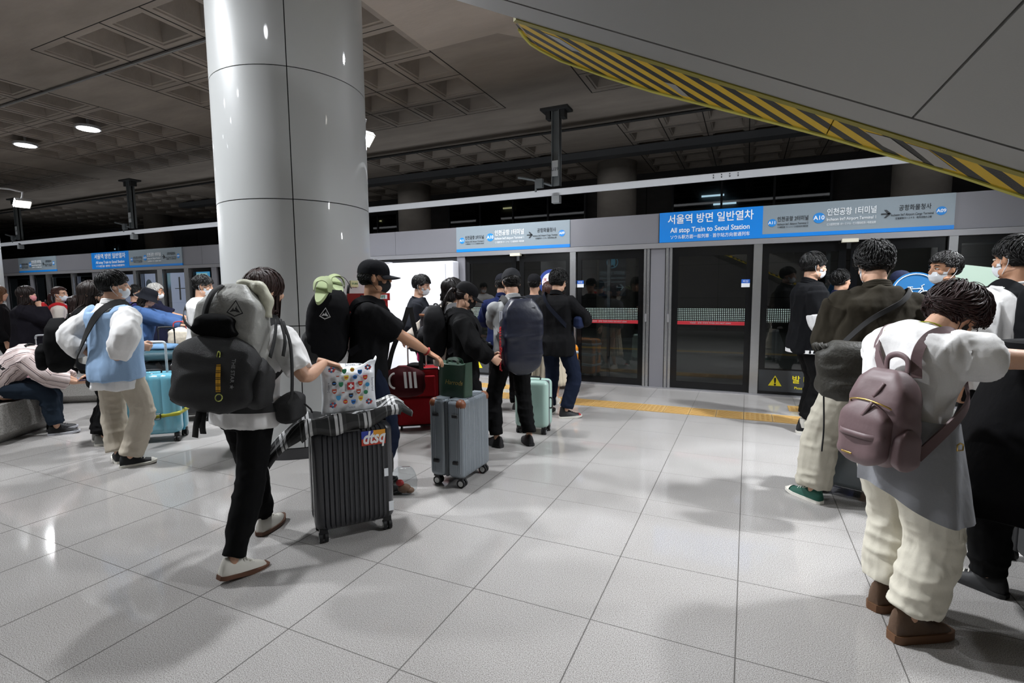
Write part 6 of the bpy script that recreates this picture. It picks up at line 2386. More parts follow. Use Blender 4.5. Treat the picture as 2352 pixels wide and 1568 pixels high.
p = Person('tall man in olive brown jacket and stone trousers seen from behind', x, y, hd, 1.76, vox=.008, feet={'L': (-.29, .08, 0, -40, 0), 'R': (.09, .0, 0, 34, 0)}, hands={'L': (-.10, .32, 1.10), 'R': (.12, .32, 1.08)}, poles={'L': (-.7, -.5, -.9), 'R': (.7, -.5, -.9)}, look=(22, -8, 0), fat=1.04)
R2 = p
p.top(cloth('jacket_olive', '#2c2820', .9), sleeve=1.9, e=.040, low=-.12, folds=.016, sr=(.090, .086, .074), collar='shirt', drape=1.08)
p.trousers(cloth('chino_stone', '#b5b0a2'), r=(.112, .100, .092), e=.02, hem=1.95, folds=.009)
p.shoes(mat('canvas_green', '#0f4a3c', .7), s_sole, toe=s_sole, lace=s_sole)
p.hair('volume', '#0b0a0a', .055, seed=32)
p.mask(m_maskw)
t = worn(p, 'drawstring_bag', 'dark olive drawstring bag hanging on the back of the olive jacket', 'bag')
M = Matrix.Translation((-.20, -.20, .80)) @ Matrix.Rotation(.0, 4, 'Z')
put(pack_shape(.36, .20, .36, .45, .25, 15, .016, 40, 34, .75), M, 'body', mat('bag_olive', '#26241d', .6, 0, .4, 60), t)
g = G()
for j in range(10):
    a = 2 * PI * j / 10
    g.tube([(.05 * math.cos(a) - .12, -.08 + .04 * math.sin(a), .30), (.07 * math.cos(a) - .13, -.08 + .05 * math.sin(a), .345)], .014, 6)
put(g, M, 'gathered_neck', mat('bag_olive', '#26241d', .6, 0, .4, 60), t)
g = G()
ribbon(g, [(-.26, -.27, 1.12), (-.10, -.22, 1.28), (.08, -.185, 1.40), (.15, -.09, 1.47), (.15, .03, 1.44), (.14, .12, 1.34)], .03, .006, person_out(p))
g.tube(smoothpath([(-.33, -.27, 1.10), (-.335, -.29, .90), (-.32, -.28, .62), (-.325, -.28, .46)], 4), .005, 6)
g.build('cord', m_web, t, smooth=True)
x, y, hd = .98, 7.10, 55
p = Person('man with bare neck standing close to the doors behind the track jacket', x, y, hd, 1.68, vox=.012)
p.top(cloth('top_navy2', '#1d2340'), e=.026, low=-.1, collar='shirt')
p.trousers(c_black2)
p.shoes(s_black, s_soled)
p.hair('short', '#0b0a0a', seed=33)
x, y, hd = 1.36, 6.20, 30
p = Person('person in navy baseball cap between the olive jacket and the bicycle sign', x, y, hd, 1.63, vox=.012)
p.top(cloth('top_navy3', '#22263a'), e=.026, low=-.1)
p.trousers(c_black2)
p.shoes(s_black, s_soled)
p.hair('short', '#0b0a0a', seed=34, capped=True)
p.cap(cloth('cap_slate', '#1b2036'))
x, y, hd = 1.47, 5.31, -118
p = Person('man with short dark hair and white mask facing this way', x, y, hd, 1.745, vox=.009, skin=SKIN2, look=(4, 6, 0))
p.top(c_black, e=.028, low=-.1, collar='stand')
p.trousers(c_black2)
p.shoes(s_black, s_soled)
p.hair('short', '#0f0d0c', .05, seed=35)
p.mask(m_maskw, shape='pleat')
x, y, hd = .63, 2.66, 54
p = Person('woman with short reddish hair in white T-shirt and cream trousers leaning forward', x, y, hd, 1.545, vox=.008, lean=13, hunch=28, feet={'L': (-.10, .06, 0, -12, 0), 'R': (.11, -.04, 0, 4, 0)}, fat=1.08,
           hands={'R': (.34, .60, 1.20), 'L': (-.20, .36, .80)}, poles={'R': (.7, -.3, -.7)}, look=(52, 4, 0), hipoff=(0, -.03), handdir={'R': ((.25, 1, .1), (0, 0, -1))})
R6 = p
p.top(c_white, sleeve=.44, e=.026, low=-.05, folds=.020, sr=(.080, .084, .082), collar='crew', drape=.85, freq=(8, 8, 4))
p.trousers(c_cream, r=(.118, .096, .088), e=.02, hem=1.86, folds=.009)
p.shoes(mat('boot_brown', '#5b4534', .55, bump=.2, bscale=60), mat('boot_sole', '#6b4a31', .6), kind='boot', L=.285, labels='brown leather ankle boot')
p.hair('volume', '#24100f', .10, seed=36, vol=1.10)
p.mask(m_maskb)
p.glasses(mat('frame_black', '#101012', .4))
t = worn(p, 'lanyard', 'lime green lanyard band around the neck of the leaning woman', 'lanyard')
g = G()
ribbon(g, [p.C[9] + p.Rm[9] @ V(q) for q in [(.10, .07, -.02), (.088, -.01, .040), (.04, -.085, .042), (-.04, -.115, -.01), (-.075, -.125, -.05)]], .03, .004, p.Rm[9] @ V((0, -.6, .8)))
g.build('band', mat('lime_band', '#a3a81e', .6), t, smooth=True, auto=50)
t = worn(p, 'backpack', 'mauve leather backpack with gold zips on the leaning woman', 'backpack')
M = Matrix.Translation((.085, p.C[4].y - .135, .765)) @ Matrix.Rotation(-R(5), 4, 'X')
m_mv = mat('mauve_leather', '#6f5a5c', .5, 0, .25, 16, .05)
put(pack_shape(.245, .15, .385, .55, .22, 3, .006, 44, 40, .5), M, 'body', m_mv, t)
put(pack_shape(.205, .075, .255, .70, .25, 5, .005, 40, 30, .5), M @ Matrix.Translation((0, -.118, .0)), 'front_pocket', m_mv, t)
g = G()
ribbon(g, [(-.105, -.165, .125), (-.06, -.198, .122), (0, -.204, .122), (.06, -.198, .122), (.105, -.165, .125)], .024, .004, lambda q: (q.x, -.3, 0))
put(g, M, 'seam_band', m_mv, t)
for zz, ww, yy in ((.258, .10, -.158), (.335, .085, -.115)):
    g = G()
    g.tube(smoothpath([(-ww, yy + .05, zz - .035), (-ww * .8, yy, zz - .008), (0, yy - .012, zz + .004), (ww * .8, yy, zz - .008), (ww, yy + .05, zz - .035)], 5), .0035, 6)
    put(g, M, 'zip', m_gold, t)
    g = G()
    ribbon(g, [(.04, yy - .018, zz), (.03, yy - .028, zz - .03), (.012, yy - .03, zz - .06)], .014, .004, (0, -1, 0))
    put(g, M, 'zip_pull', m_mv, t)
put(G().rbox((-.03, -.196, .038), (.05, .004, .007), .0015, 2), M, 'metal_bar', m_gold, t)
put(pack_shape(.04, .11, .16, .7, .2, 7, .003), M @ Matrix.Translation((.125, -.03, .01)), 'side_pocket', m_mv, t)
g = G()
g.tube(smoothpath([(-.045, -.035, .37), (-.042, -.04, .43), (0, -.042, .45), (.042, -.04, .43), (.045, -.035, .37)], 5), (.012, .006), 8)
put(g, M, 'top_loop', m_mv, t)
for sx in (-1, 1):
    g = G()
    q_ = lambda x, y, z, i: p.C[i] + p.Rm[i] @ V((x, y, z))
    top_ = M @ V((sx * .07, -.02, .365))
    bot_ = M @ V((sx * .12, -.03, .06))
    ribbon(g, [top_, top_.lerp(q_(sx * .10, -.10, -.02, 8), .55) + p.Rm[8] @ V((0, -.03, 0)), q_(sx * .105, -.105, .01, 8), q_(sx * .112, -.03, .075, 8), q_(sx * .12, .07, .05, 8), q_(sx * .125, .13, -.02, 7), q_(sx * .17, .10, 0, 5), q_(sx * .215, .0, 0, 4), bot_], .036, .009, person_out(p), n=6)
    g.build('shoulder_strap', m_mv, t, smooth=True, auto=50)
g = G()
g.tube([(q[0], q[1], q[2]) for q in [(.0, 0, .016), (.014, 0, .01), (.014, 0, -.012), (-.014, 0, -.012), (-.014, 0, .01), (0, 0, .016)]], .003, 6)
put(g, Matrix.Translation(p.C[3] + p.Rm[3] @ V((.235, .02, -.02))) @ Matrix.Rotation(PI / 2, 4, 'Z'), 'strap_buckle', m_gold, t)
# thin grey jacket tied round her waist
g = G()
ls = []
for i in range(11):
    tt_ = i / 10
    l = []
    for j in range(40):
        a = -R(100) + R(190) * j / 39
        f = 1 + .30 * tt_ * max(0, math.cos(a - R(20))) + .05 * math.sin(11 * a + 3 * tt_) * tt_
        l.append(p.C[3] + p.Rm[3] @ V((.205 * f * math.cos(a), .17 * f * math.sin(a), .06)) + V((0, 0, -.40 * tt_ * (1 - .25 * math.sin(a) ** 2))))
    ls.append(l)
g.loops(ls, 0, cap=False, closed=False)
g.loops([[q + V((0, 0, .0)) - (q - p.C[3]) * .012 for q in l] for l in reversed(ls)], 0, cap=False, closed=False)
g.build('tied_jacket', cloth('thin_grey', '#8d8e92', .9), p.t, smooth=True, auto=None, label='thin grey jacket tied at the waist')
x, y, hd = 1.52, 4.22, -24
p = Person('man in white lettered T-shirt and black pack at the right picture edge', x, y, hd, 1.77, vox=.009, look=(6, -12, 0), skin=SKIN2, fat=1.1)
R7 = p
p.top(c_white, sleeve=.85, e=.034, low=-.1, folds=.012, sr=(.082, .084, .08), collar='crew')
p.trousers(c_black2, r=(.105, .085, .075))
p.shoes(s_white, s_sole, kind='chunky')
p.hair('short', '#0c0b0b', .05, seed=38)
p.mask(m_maskw)
t, M = simple_pack(p, 'backpack', 'black backpack on the man in white lettered T-shirt', '#0f1013', .36, .2, .50, 3, e=.04, dz=.03, strapw=.07)
tx = text('ALIVE', .075, (-.02, -.172, 1.40), (PI / 2, 0, 0), mat('print_navy', '#151b33', .7), p.t, name='back_print', bold=.03)
x, y, hd = 1.27, 3.04, -30
p = Person('person in long flared black coat at the right picture edge', x, y, hd, 1.50, vox=.009, feet={'L': (-.09, .16, 0, -20, 0), 'R': (.13, .0, 0, 10, 0)}, fat=1.05)
R8 = p
p.top(c_black, e=.034, low=-.1, folds=.012)
g = G()
ls = []
for i in range(15):
    tt_ = i / 14
    l = []
    for j in range(56):
        a = 2 * PI * j / 56
        f = 1 + 1.15 * tt_ ** 1.1 + .035 * math.sin(8 * a + 1) * tt_
        l.append(V((.235 * f * math.cos(a), .18 * f * math.sin(a), 1.24 - .74 * tt_ - .02 * math.sin(3 * a) * tt_)))
    ls.append(l)
g.loops(ls)
g.build('coat', cloth('coat_black', '#0a0a0c', .9), p.t, smooth=True, auto=40)
p.trousers(c_black2, r=(.10, .08, .07))
p.shoes(s_black, s_soled, lace=s_sole)
p.hair('bob', '#0b0a0a', .18, seed=39)
# ---------------------------------------------------------------- luggage and loose things
LH = m_hub
# charcoal ribbed case the walking woman pushes
ca = math.atan2(.28, .22)
CH = hard_case('charcoal ribbed suitcase with a colourful sticker, pushed by the walking woman', -2.225, 2.40, ca, .47, .29, .62, '#2b2c30', ribs=13, rib_depth=.006, rough=.28, hub=m_chrome, r=.05, zw=.07)
Mc = Matrix.Translation((-2.225, 2.40, 0)) @ Matrix.Rotation(ca, 4, 'Z')
st = G()
st.bx(-.115, 0.0, -.001, .001, .03, .10, 0)
st.bx(0.0, .115, -.001, .001, .03, .10, 1)
st.bx(-.115, .115, -.001, .001, -.03, .03, 2)
st.v = [(p[0] * .62, p[1], p[2] * .68) for p in st.v]
o = st.build('sticker', [mat('st_blue', '#2c3f9a', .4), mat('st_orange', '#d9952a', .4), mat('st_red', '#b83a22', .4)], CH, label='blue, orange and red lettered sticker')
o.location = (.115, -.1475, .585)
tx = text('dtsq', .105, (.115, -.1495, .608), TX, mat('st_white', '#e6e6e6', .5), CH, bold=.03, shear=.25, width=.135)
for (a, b, w, h) in ((.185, .38, .025, .05), (.21, .16, .03, .06)):
    G().bx(-w / 2, w / 2, -.001, .001, -h / 2, h / 2).build('label_scrap', m_wht, CH).location = (a, -.1475, b)
G().rbox((-.03, -.147, .672), (.13, .012, .02), .005, 2).build('lock_plate', m_black, CH, smooth=True, auto=40)
tt = thing('flannel_shirt', 'black and white checked flannel shirt lying over the charcoal suitcase', 'shirt', (-2.225, 2.40, 0), ca)
g = G()
nu, nv_ = 60, 34
uv = []
vs, fs = [], []
prf = smoothpath([(-.47, 0, .525), (-.40, 0, .60), (-.31, 0, .675), (-.235, 0, .73), (-.10, 0, .738), (.10, 0, .742), (.235, 0, .752), (.30, 0, .76), (.37, 0, .725)], 8)
Lp = [0]
for a, b in zip(prf[:-1], prf[1:]):
    Lp.append(Lp[-1] + (b - a).length)
for i in range(nv_ + 1):
    for j, q in enumerate(prf):
        s_ = i / nv_ - .5
        yy = s_ * .31 + .02 * math.sin(7 * q.x)
        dz = -.045 * max(0, abs(s_) - .40) / .10 * (1 if abs(q.x) < .30 else .5)
        wr = .010 * math.sin(31 * q.x + 9 * s_) + .012 * math.sin(14 * s_ + 8 * q.x)
        thick = .03 * math.exp(-((q.x - .26) / .07) ** 2) + .02 * math.exp(-((q.x + .33) / .08) ** 2)
        vs.append((q.x, yy * (1 - .25 * max(0, abs(q.x) - .28) / .2), q.z + dz + wr + thick + .010))
        uv.append((Lp[j], s_ * .36))
n = len(prf)
for i in range(nv_):
    for j in range(n - 1):
        fs.append((i * n + j, i * n + j + 1, (i + 1) * n + j + 1, (i + 1) * n + j))
A = list(vs)
vs += [(p[0] * .985, p[1] * .97, p[2] - .028) for p in A]
o_ = len(A)
fs += [tuple(reversed([q + o_ for q in f])) for f in fs]
rim = [j for j in range(n)] + [i * n + n - 1 for i in range(1, nv_ + 1)] + [nv_ * n + j for j in range(n - 2, -1, -1)] + [i * n for i in range(nv_ - 1, 0, -1)]
for k in range(len(rim)):
    a, b = rim[k], rim[(k + 1) % len(rim)]
    fs.append((b, a, a + o_, b + o_))
g.add(vs, fs)
g.uv = uv + uv
g.build('cloth', plaid_mat('flannel_check'), tt, smooth=True, auto=None)
# plastic bag with the coats of arms
tt = thing('plastic_bag', 'shiny white plastic bag printed with a ring of coloured shields', 'bag', (-2.19, 2.37, .765), ca + .04)
m_pl = mat('plastic_white', '#d9dce0', .25, 0, .5, 18, coat=.3)
ls = []
n = 64
for i in range(30):
    t = i / 29
    w = .165 * (1 - .06 * math.sin(PI * t)) * (1 if t < .9 else 1 + .06 * (t - .9) * 10)
    d = .055 * (math.sin(PI * min(1, .10 + t * .62)) ** .7) * (1 if t < .75 else max(.12, 1 - (t - .75) / .25 * .85))
    l = []
    for j in range(n):
        a = 2 * PI * j / n
        c_, s_ = math.cos(a), math.sin(a)
        l.append(V((w * abs(c_) ** .55 * (1 if c_ >= 0 else -1), d * abs(s_) ** .8 * (1 if s_ >= 0 else -1), .30 * t + (.012 * math.sin(5 * a) + .02 * math.cos(2 * a)) * (t > .8) * (t - .8) * 5)))
    ls.append(l)
g = G().loops(ls)
A = np.array([tuple(v) for v in g.v])
nz = (1 - 2 * np.abs(vnoise(A * np.array([14, 14, 11]), 4))) * .006 + vnoise(A * 30, 5) * .002
A[:, 1] += nz * np.sign(A[:, 1]) * .6
g.v = [tuple(v) for v in A]
g.build('bag', m_pl, tt, smooth=True, auto=None)
cols = ['#b8322e', '#2f6fb8', '#d2b93a', '#2d7a54', '#c9cdd0', '#1c1c20', '#a8452e', '#3d8fc0']
rnd = random.Random(4)
def shield(px, pz, s, rot, c1, c2, kind):
    g = G()
    out = [(-.5, .5), (.5, .5), (.5, -.05), (.32, -.42), (0, -.62), (-.32, -.42), (-.5, -.05)]
    if kind == 1:
        out = [(.5 * math.cos(a), .5 * math.sin(a)) for a in [2 * PI * q / 14 for q in range(14)]]
    ca_, sa_ = math.cos(rot), math.sin(rot)
    f = lambda q: (px + s * (q[0] * ca_ - q[1] * sa_), 0, pz + s * (q[0] * sa_ + q[1] * ca_))
    g.prism([f(q) for q in out], (0, -.0015, 0), 0)
    g.prism([V(f(q)) + V((0, -.0015, 0)) for q in [(-.34, .1), (.34, .1), (.3, -.12), (-.3, -.12)]], (0, -.001, 0), 1)
    return g, [mat('print_' + c1, c1, .4), mat('print_' + c2, c2, .4)]
M = Matrix.Translation((0, -.062, .165))
spots = []
for k in range(7):
    a = 2 * PI * k / 7 + .2
    spots.append((.058 * math.cos(a), .058 * math.sin(a), .026, 0))
for k in range(13):
    a = 2 * PI * k / 13
    spots.append((.098 * math.cos(a), .098 * math.sin(a), .026, 0))
for k, (a, b, s_, r_) in enumerate(spots):
    g, ms = shield(a, b, s_, r_, cols[k % 8], cols[(k * 3 + 2) % 8], k % 3 == 1)
    put(g, M, 'printed_shield', ms, tt, smooth=False)
for k, (sx, sz) in enumerate(((-1, 1), (1, 1), (-1, -1), (1, -1))):
    g = G()
    for q in range(7):
        a = 2 * PI * q / 7
        g.ell((sx * .105 + .013 * math.cos(a), 0, sz * .105 + .011 * math.sin(a)), (.008, .0015, .007), 8, 6, q % 2)
    put(g, M, 'printed_flowers', [mat('flower_red', '#a33a3a', .5), mat('flower_blue', '#2c5f86', .5)], tt)
g = G()
g.bx(-.02, .02, -.002, 0, -.022, .022, 0)
g.bx(-.005, .005, -.004, -.002, -.014, .014, 1)
g.bx(-.014, .014, -.004, -.002, -.005, .005, 1)
put(g, M, 'printed_cross', [mat('cross_red', '#b52a2a', .4), m_wht], tt, smooth=False)
m_pt = mat('print_text', '#3a3f50', .6)
for (bd, a, b, r_) in (('Schweiz', 0, .128, 0), ('Suisse', 0, -.128, 0), ('Svizzera', -.128, 0, PI / 2), ('Switzerland', .128, 0, -PI / 2)):
    tx = text(bd, .018, (0, 0, 0), (0, 0, 0), m_pt, tt)
    tx.matrix_local = M @ Matrix.Translation((a, -.002, b)) @ Matrix.Rotation(PI / 2, 4, 'X') @ Matrix.Rotation(r_, 4, 'Z')
# silver case with brown corner guards and the green bag on it
SV = hard_case('silver suitcase with brown corner guards under the green bag', -2.045, 3.44, PI / 2, .44, .30, .60, '#7e868d', ribs=20, rib_depth=.0035, rough=.36, corner='#6b3a1c', hub=mat('hub_white', '#c9cbca', .4), metal=.25, r=.035, zw=.075, seam='#4c5257', wheel_r=.034)
g = G()
for k in range(19):
    yy = -.20 + k * .022
    if abs(yy) < .205:
        g.tube([(yy, -.13, .6755), (yy, -.02, .6755)], .0032, 6)
        g.tube([(yy, .02, .6755), (yy, .13, .6755)], .0032, 6)
for sy in (-.125, -.11, -.095, .095, .11, .125):
    g.tube([(-.2205, sy, .12), (-.2205, sy, .63)], .0030, 6)
g.build('ribs', mat('case_shell_silver', '#8a9299', .36, .25), SV, smooth=True)
for sy in (-.085, .085):
    for zz in (.20, .56):
        G().rbox((-.225, sy, zz), (.016, .05, .026), .006, 3).build('foot_stud', m_fork, SV, smooth=True, auto=40)
tt = thing('shopping_bag', 'dark green shopping bag with gold script on the silver suitcase', 'bag', (-2.055, 3.40, .676), -.12)
m_gr = mat('bag_green', '#1d3a2a', .45, 0, .35, 9, coat=.15)
g = G()
ls = []
for i in range(16):
    t = i / 15
    w, d = .125 + .008 * t, .065 - .022 * max(0, t - .3)
    l = []
    for j in range(40):
        a = 2 * PI * j / 40
        c_, s_ = math.cos(a), math.sin(a)
        l.append(V((w * abs(c_) ** .3 * (1 if c_ >= 0 else -1), d * abs(s_) ** .3 * (1 if s_ >= 0 else -1) + .006 * math.sin(5 * a) * t, .26 * t + .01 * math.cos(2 * a) * t)))
    ls.append(l)
g.loops(ls)
g.build('bag', m_gr, tt, smooth=True, auto=35)
g = G()
for sy in (-.03, .03):
    ribbon(g, [(-.06, sy, .25), (-.05, sy * .7, .285), (-.0, sy * .5, .292), (.04, sy * .7, .28), (.05, sy, .25)], .022, .004, (0, -1, .4))
g.build('handles', m_gr, tt, smooth=True, auto=50)
text('Harrods', .05, (.03, -.0675, .115), TX, mat('gold_print', '#b29a55', .4, .5), tt, shear=.3)
# red soft case with a bag and the striped holdall
RD = soft_case('dark red fabric suitcase behind the man in black', -3.28, 4.62, .62, .46, .30, .62, '#8a141c', dark='#2a0507')
tele(RD, .20, .08, .66, 1.0, m_chrome, mat('grip_black', '#121214', .5))
tt = thing('holdall', 'maroon holdall with white stripes slung beside the dark red suitcase', 'bag', (-2.95, 3.92, .50), .5)
put(pack_shape(.40, .20, .28, .8, .2, 61, .01), Matrix.Translation((0, .1, 0)), 'body', cloth('holdall_maroon', '#3d1015', .8), tt)
g = G()
for k in range(3):
    g.prism([(.03 + k * .045, -.112, .10), (.055 + k * .045, -.112, .10), (.045 + k * .045, -.104, .25), (.02 + k * .045, -.104, .25)], (0, -.004, 0))
g.tube([(-.06 + .05 * math.cos(a), -.113, .17 + .07 * math.sin(a)) for a in [PI / 2 + PI * q / 12 for q in range(13)]], .010, 6)
g.build('stripes', mat('stripe_white', '#c9c6c4', .6), tt)
g = G()
ribbon(g, [(-.15, .05, .24), (-.10, .1, .45), (.0, .12, .68), (.05, .14, .84)], .045, .006, (0, -1, 0))
ribbon(g, [(.17, .05, .24), (.15, .1, .45), (.10, .12, .68), (.07, .14, .84)], .045, .006, (0, -1, 0))
g.build('carry_strap', m_web, tt, smooth=True, auto=50)
RD2 = hard_case('glossy bright red suitcase between the dark red one and the queue', -2.98, 5.02, .55, .44, .28, .62, '#b5201c', ribs=6, rough=.15, rib_depth=.006, zw=.07)
tele(RD2, .2, .06, .66, 1.02, mat('rod_red', '#8d1c1a', .3, .3), mat('grip_black', '#121214', .5))
tt = thing('printed_pouch', 'black and white patterned pouch resting on the bright red suitcase', 'bag', (-2.95, 4.98, .695), .55)
put(pack_shape(.26, .12, .17, .8, .2, 62, .008), Matrix.Translation((0, .06, 0)), 'body', mat('pattern_bw', '#6a6a6a', .7, 0, .3, 70, .9), tt)
tt = thing('black_scarf', 'crumpled black strap bundle on top of the dark red suitcase', 'cloth', (-3.22, 4.50, .672), .3)
put(pack_shape(.16, .12, .06, .8, .2, 63, .014), Matrix.Translation((0, .06, 0)), 'cloth', c_black, tt)
# clear bag standing on the floor
tt = thing('clear_bag', 'small clear plastic bag with a shoe standing behind the charcoal suitcase', 'bag', (-2.26, 2.98, 0), .4)
put(pack_shape(.16, .12, .20, .5, .2, 64, .012), Matrix.Translation((0, .06, 0)), 'film', glassmat('clear_film', '#eef1f2', .15, 1.12, .03), tt)
put(G().ell((0, 0, .045), (.05, .035, .035)).ell((.04, .0, .03), (.035, .03, .022)), Matrix.Identity(4), 'shoe_inside', mat('toy_brown', '#6b4a33', .6), tt)
put(G().ell((-.03, -.01, .09), (.03, .02, .025)), Matrix.Identity(4), 'red_item', mat('toy_red', '#a32a2a', .5), tt)
# mint case
hard_case('pale mint green suitcase behind the legs of the phone holder', -2.03, 4.94, .10, .36, .25, .50, '#9fbcb2', ribs=0, rough=.35, r=.05, zw=.065, seam='#5d6266', hub=m_hub)
# orange case
OR = hard_case('orange hard suitcase with silver straps standing at the glass door', -2.52, 7.36, .35, .42, .28, .60, '#d8841c', ribs=5, rough=.3, zw=.07, seam='#9aa0a2')
for zz in (.20, .38, .55):
    hard_shell(.43, .30, .05, zz, .02).build('strap_band', mat('band_silver', '#b3b7b8', .35, .4), OR, smooth=True, auto=40)
# turquoise case
ba = math.atan2(.29, .28)
BL = hard_case('large glossy turquoise suitcase with a yellow strap', -5.47, 3.14, ba - .1, .52, .31, .62, '#68a7ba', ribs=4, rough=.12, rib_depth=.007, r=.07, zw=.08, seam='#3a8ca6', coat=.8)
tele(BL, .22, .05, .69, .985, mat('rod_white', '#bcc4c8', .35, .3), mat('grip_white', '#cdd3d6', .4), .012)
ls = []
yb = mat('strap_yellow', '#9c9a20', .6)
g = hard_shell(.532, .322, .042, .245, .018)
A = [(p[0], p[1], p[2] + p[0] * .10) for p in g.v]
g.v = A
g.build('luggage_strap', yb, BL, smooth=True, auto=40)
g = G()
g.tube([(.045, -.168, .245), (.095, -.168, .25), (.095, -.168, .305), (.045, -.168, .30), (.045, -.168, .245)], .006, 6)
g.build('strap_buckle', m_buckle, BL, smooth=True)
g = G()
g.box((-.08, -.162, .66), (.055, .004, .10), 0, rx(.15))
g.box((-.07, -.14, .715), (.06, .06, .003), 0, rx(.3))
g.build('airline_tag', mat('tag_white', '#d0d6da', .5), BL)
# luggage of the bucket-hat traveller
tt = thing('luggage_trolley_case', 'dark grey fabric suitcase behind the turquoise one with a black strap', 'suitcase', (-6.72, 4.02, 0), .75)
g = G().rbox((0, 0, .36), (.46, .30, .58), .05, 5)
g.build('body', cloth('case_dark_grey', '#2f3437'), tt, smooth=True, auto=40)
ribbon_g = G()
ribbon(ribbon_g, [(-.05, -.152, .64), (.03, -.158, .5), (.12, -.158, .34), (.20, -.154, .20)], .05, .006, (0, -1, 0))
ribbon_g.build('strap', m_web, tt, smooth=True, auto=50)
wheels(tt, .46, .30, .03)
tele(tt, .18, .10, .64, 1.05, mat('rod_dark', '#1c1d20', .4, .4), mat('grip_black', '#121214', .5))
tt = thing('soft_bag', 'dark teal nylon bag slumped on the grey suitcase', 'bag', (-6.70, 3.98, .652), .75)
put(pack_shape(.44, .28, .15, .7, .3, 70, .014), Matrix.Translation((0, .14, 0)), 'body', mat('nylon_teal', '#22424c', .5, 0, .4, 20), tt)
tt = thing('jacket_bundle', 'folded blue and grey jacket lying on the teal bag', 'jacket', (-6.74, 4.00, .79), .6)
put(pack_shape(.34, .20, .08, .7, .3, 71, .014), Matrix.Translation((0, .1, 0)), 'cloth', mat('bundle_blue', '#5c7fa0', .7, 0, .4, 15, .5), tt)
tt = thing('printed_tote', 'cream tote with red print standing on luggage before the denim coat', 'bag', (-7.02, 4.42, .78), .7)
put(pack_shape(.28, .14, .26, .85, .2, 72, .006), Matrix.Translation((0, .07, 0)), 'body', mat('tote_print', '#c8bfae', .7, 0, .2, 90, .35), tt)
put(G().tube(smoothpath([(-.08, -.01, .24), (-.06, -.01, .33), (.06, -.01, .33), (.08, -.01, .24)], 4), .008, 6), Matrix.Identity(4), 'handle', mat('tote_red', '#a83230', .6), tt)
DK = hard_case('dark blue suitcase under the printed tote', -7.02, 4.45, .7, .44, .28, .68, '#1c2236', ribs=6, rough=.4)
PU = hard_case('purple suitcase between the turquoise case and the denim coat', -6.95, 3.62, .6, .40, .26, .60, '#43213f', ribs=4, rough=.3)
G().bx(-.02, .02, -.002, .002, -.05, .05).build('label_scrap', m_wht, PU).location = (.02, -.1335, .52)
PK = hard_case('pale pink suitcase with chrome handle beside the pink skirt', -8.72, 3.60, .6, .38, .25, .54, '#b98f96', ribs=4, rough=.3)
tele(PK, .18, .05, .60, .93, m_chrome, mat('grip_silver', '#b9bcc0', .3, .5))
BK = hard_case('black suitcase at the feet of the man in loose white T-shirt', -5.93, 3.86, .6, .42, .27, .62, '#1a1618', ribs=5, rough=.35)
tele(BK, .18, .05, .68, .86, m_chrome, mat('grip_black', '#121214', .5))
# right side
GR = hard_case('blue-grey suitcase standing between the stone trousers', .72, 4.28, -.35, .44, .28, .60, '#5d6468', ribs=0, rough=.4, hub=m_chrome, wheel_r=.036)
g = G()
g.tube(smoothpath([(-.205, -.144, .12), (-.13, -.146, .13), (-.12, -.146, .08)], 4), .004, 6)
g.rbox((-.17, -.146, .26), (.02, .012, .09), .004, 3)
g.build('corner_trim', mat('case_trim', '#747b80', .3, .4), GR, smooth=True)
DR = hard_case('dark grey suitcase beside the black coat at the right edge', 1.52, 3.52, .2, .40, .27, .62, '#2c2d2f', ribs=4, rough=.4)
hard_case('white suitcase standing behind the black coat', 1.92, 4.62, .1, .36, .25, .55, '#c9c8c4', ribs=4, rough=.35)

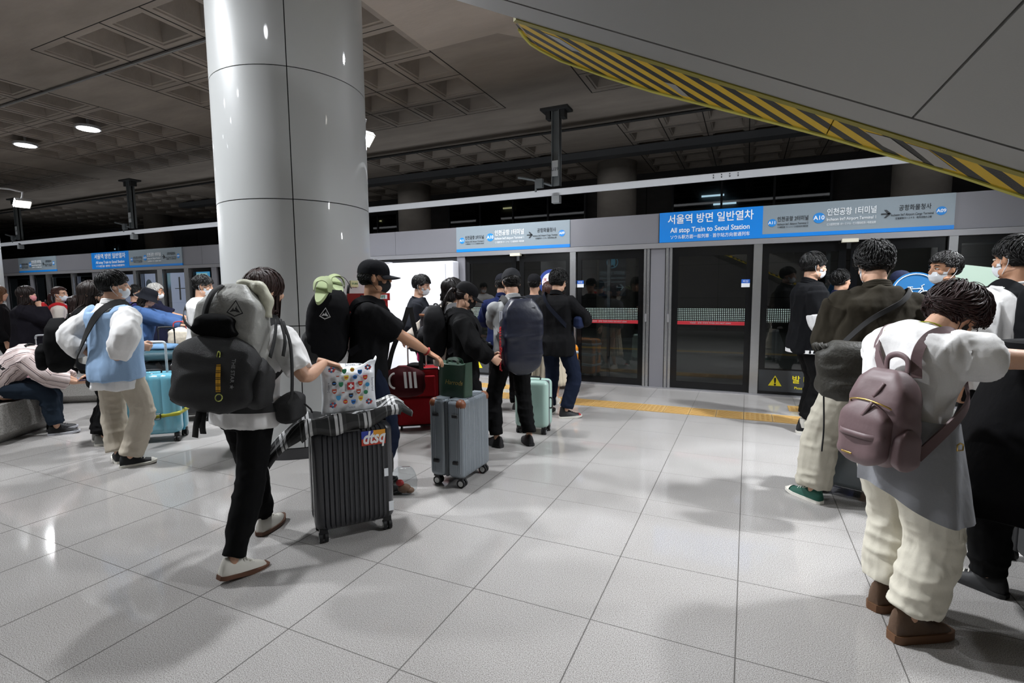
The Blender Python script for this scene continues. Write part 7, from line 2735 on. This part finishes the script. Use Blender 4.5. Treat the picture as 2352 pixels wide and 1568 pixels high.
# bicycle sign on its stand
tt = thing('bicycle_sign', 'round blue sign with a white bicycle on a grey stand', 'sign', (1.40, 5.86, 0))
zc = 1.445
G().cyl((0, 0, zc), .185, .012, 48, axis=1).build('disc', mat('sign_blue2', '#2a6ea6', .45), tt, smooth=True, auto=40)
g = G()
y0 = -.009
for cx in (-.075, .075):
    g.tube([(cx + .048 * math.cos(a), y0, zc - .035 + .048 * math.sin(a)) for a in [2 * PI * q / 24 for q in range(25)]], .004, 6)
for pts in ([(-.075, y0, zc - .035), (-.035, y0, zc + .03), (.05, y0, zc + .035)], [(-.035, y0, zc + .03), (0, y0, zc - .035), (.05, y0, zc + .035)], [(-.075, y0, zc - .035), (0, y0, zc - .035)], [(.075, y0, zc - .035), (.045, y0, zc + .06), (.065, y0, zc + .07)], [(-.04, y0, zc + .045), (-.03, y0, zc + .02)], [(-.06, y0, zc + .048), (-.02, y0, zc + .048)]):
    g.tube(pts, .004, 6)
g.tube([(.168 * math.cos(a), y0, zc + .168 * math.sin(a)) for a in [2 * PI * q / 40 for q in range(41)]], .004, 6)
g.build('bicycle_emblem', m_wht, tt, smooth=True)
G().tube([(0, .012, 0.03), (0, .012, zc)], .02, 12).build('post', m_steel, tt, smooth=True)
G().cyl((0, .012, .015), .17, .03, 32).build('base', m_hang, tt, smooth=True, auto=40)
# pale green board beyond the masked man
tt = thing('display_board', 'pale green sloping display board beyond the masked man', 'board', (2.15, 6.55, 0))
g = G()
g.prism([(-.25, 0, 1.72), (.62, 0, 1.58), (.62, 0, 1.44), (-.28, 0, 1.52)], (0, .03, 0))
g.build('panel', mat('board_green', '#a9bdae', .5), tt)
g = G()
for xx in (-.1, .45):
    g.tube([(xx, .02, 0), (xx, .02, 1.52)], .02, 10)
g.build('legs', m_steel, tt, smooth=True)

# granite benches
m_ben = granite('bench_granite', '#8e8c88', '#a6a4a0', '#605e5b', .4, 120, .1)
m_top = mat('bench_wood', '#5d3b2c', .5, 0, .2, 30, .2)
def bench(label, x, y, rot, L, h=.40, w=.42, cham=.11, top=None):
    tt = thing('granite_bench', label, 'bench', (x, y, 0), rot)
    pr = [(-w / 2 + cham, 0), (w / 2 - cham, 0), (w / 2, cham), (w / 2, h), (-w / 2, h), (-w / 2, cham)]
    G().loops([[V((xx, a, b)) for a, b in pr] for xx in (-L / 2, L / 2)]).build('block', m_ben, tt)
    if top:
        G().rbox((0, 0, h + .02), (L + .02, w + .02, .04), .01, 2).build('seat_slab', m_top, tt, smooth=True, auto=40)
    return tt
bench('granite block bench under the bent striped traveller', -6.92, 2.30, R(-56), 1.5, .405, .46)
bench('granite bench behind the long-haired woman', -8.35, 4.02, R(35), .9, .36, .40)
bench('granite bench with dark wooden seat behind the turquoise suitcase', -6.35, 4.52, R(35), 1.0, .36, .40, top=True)
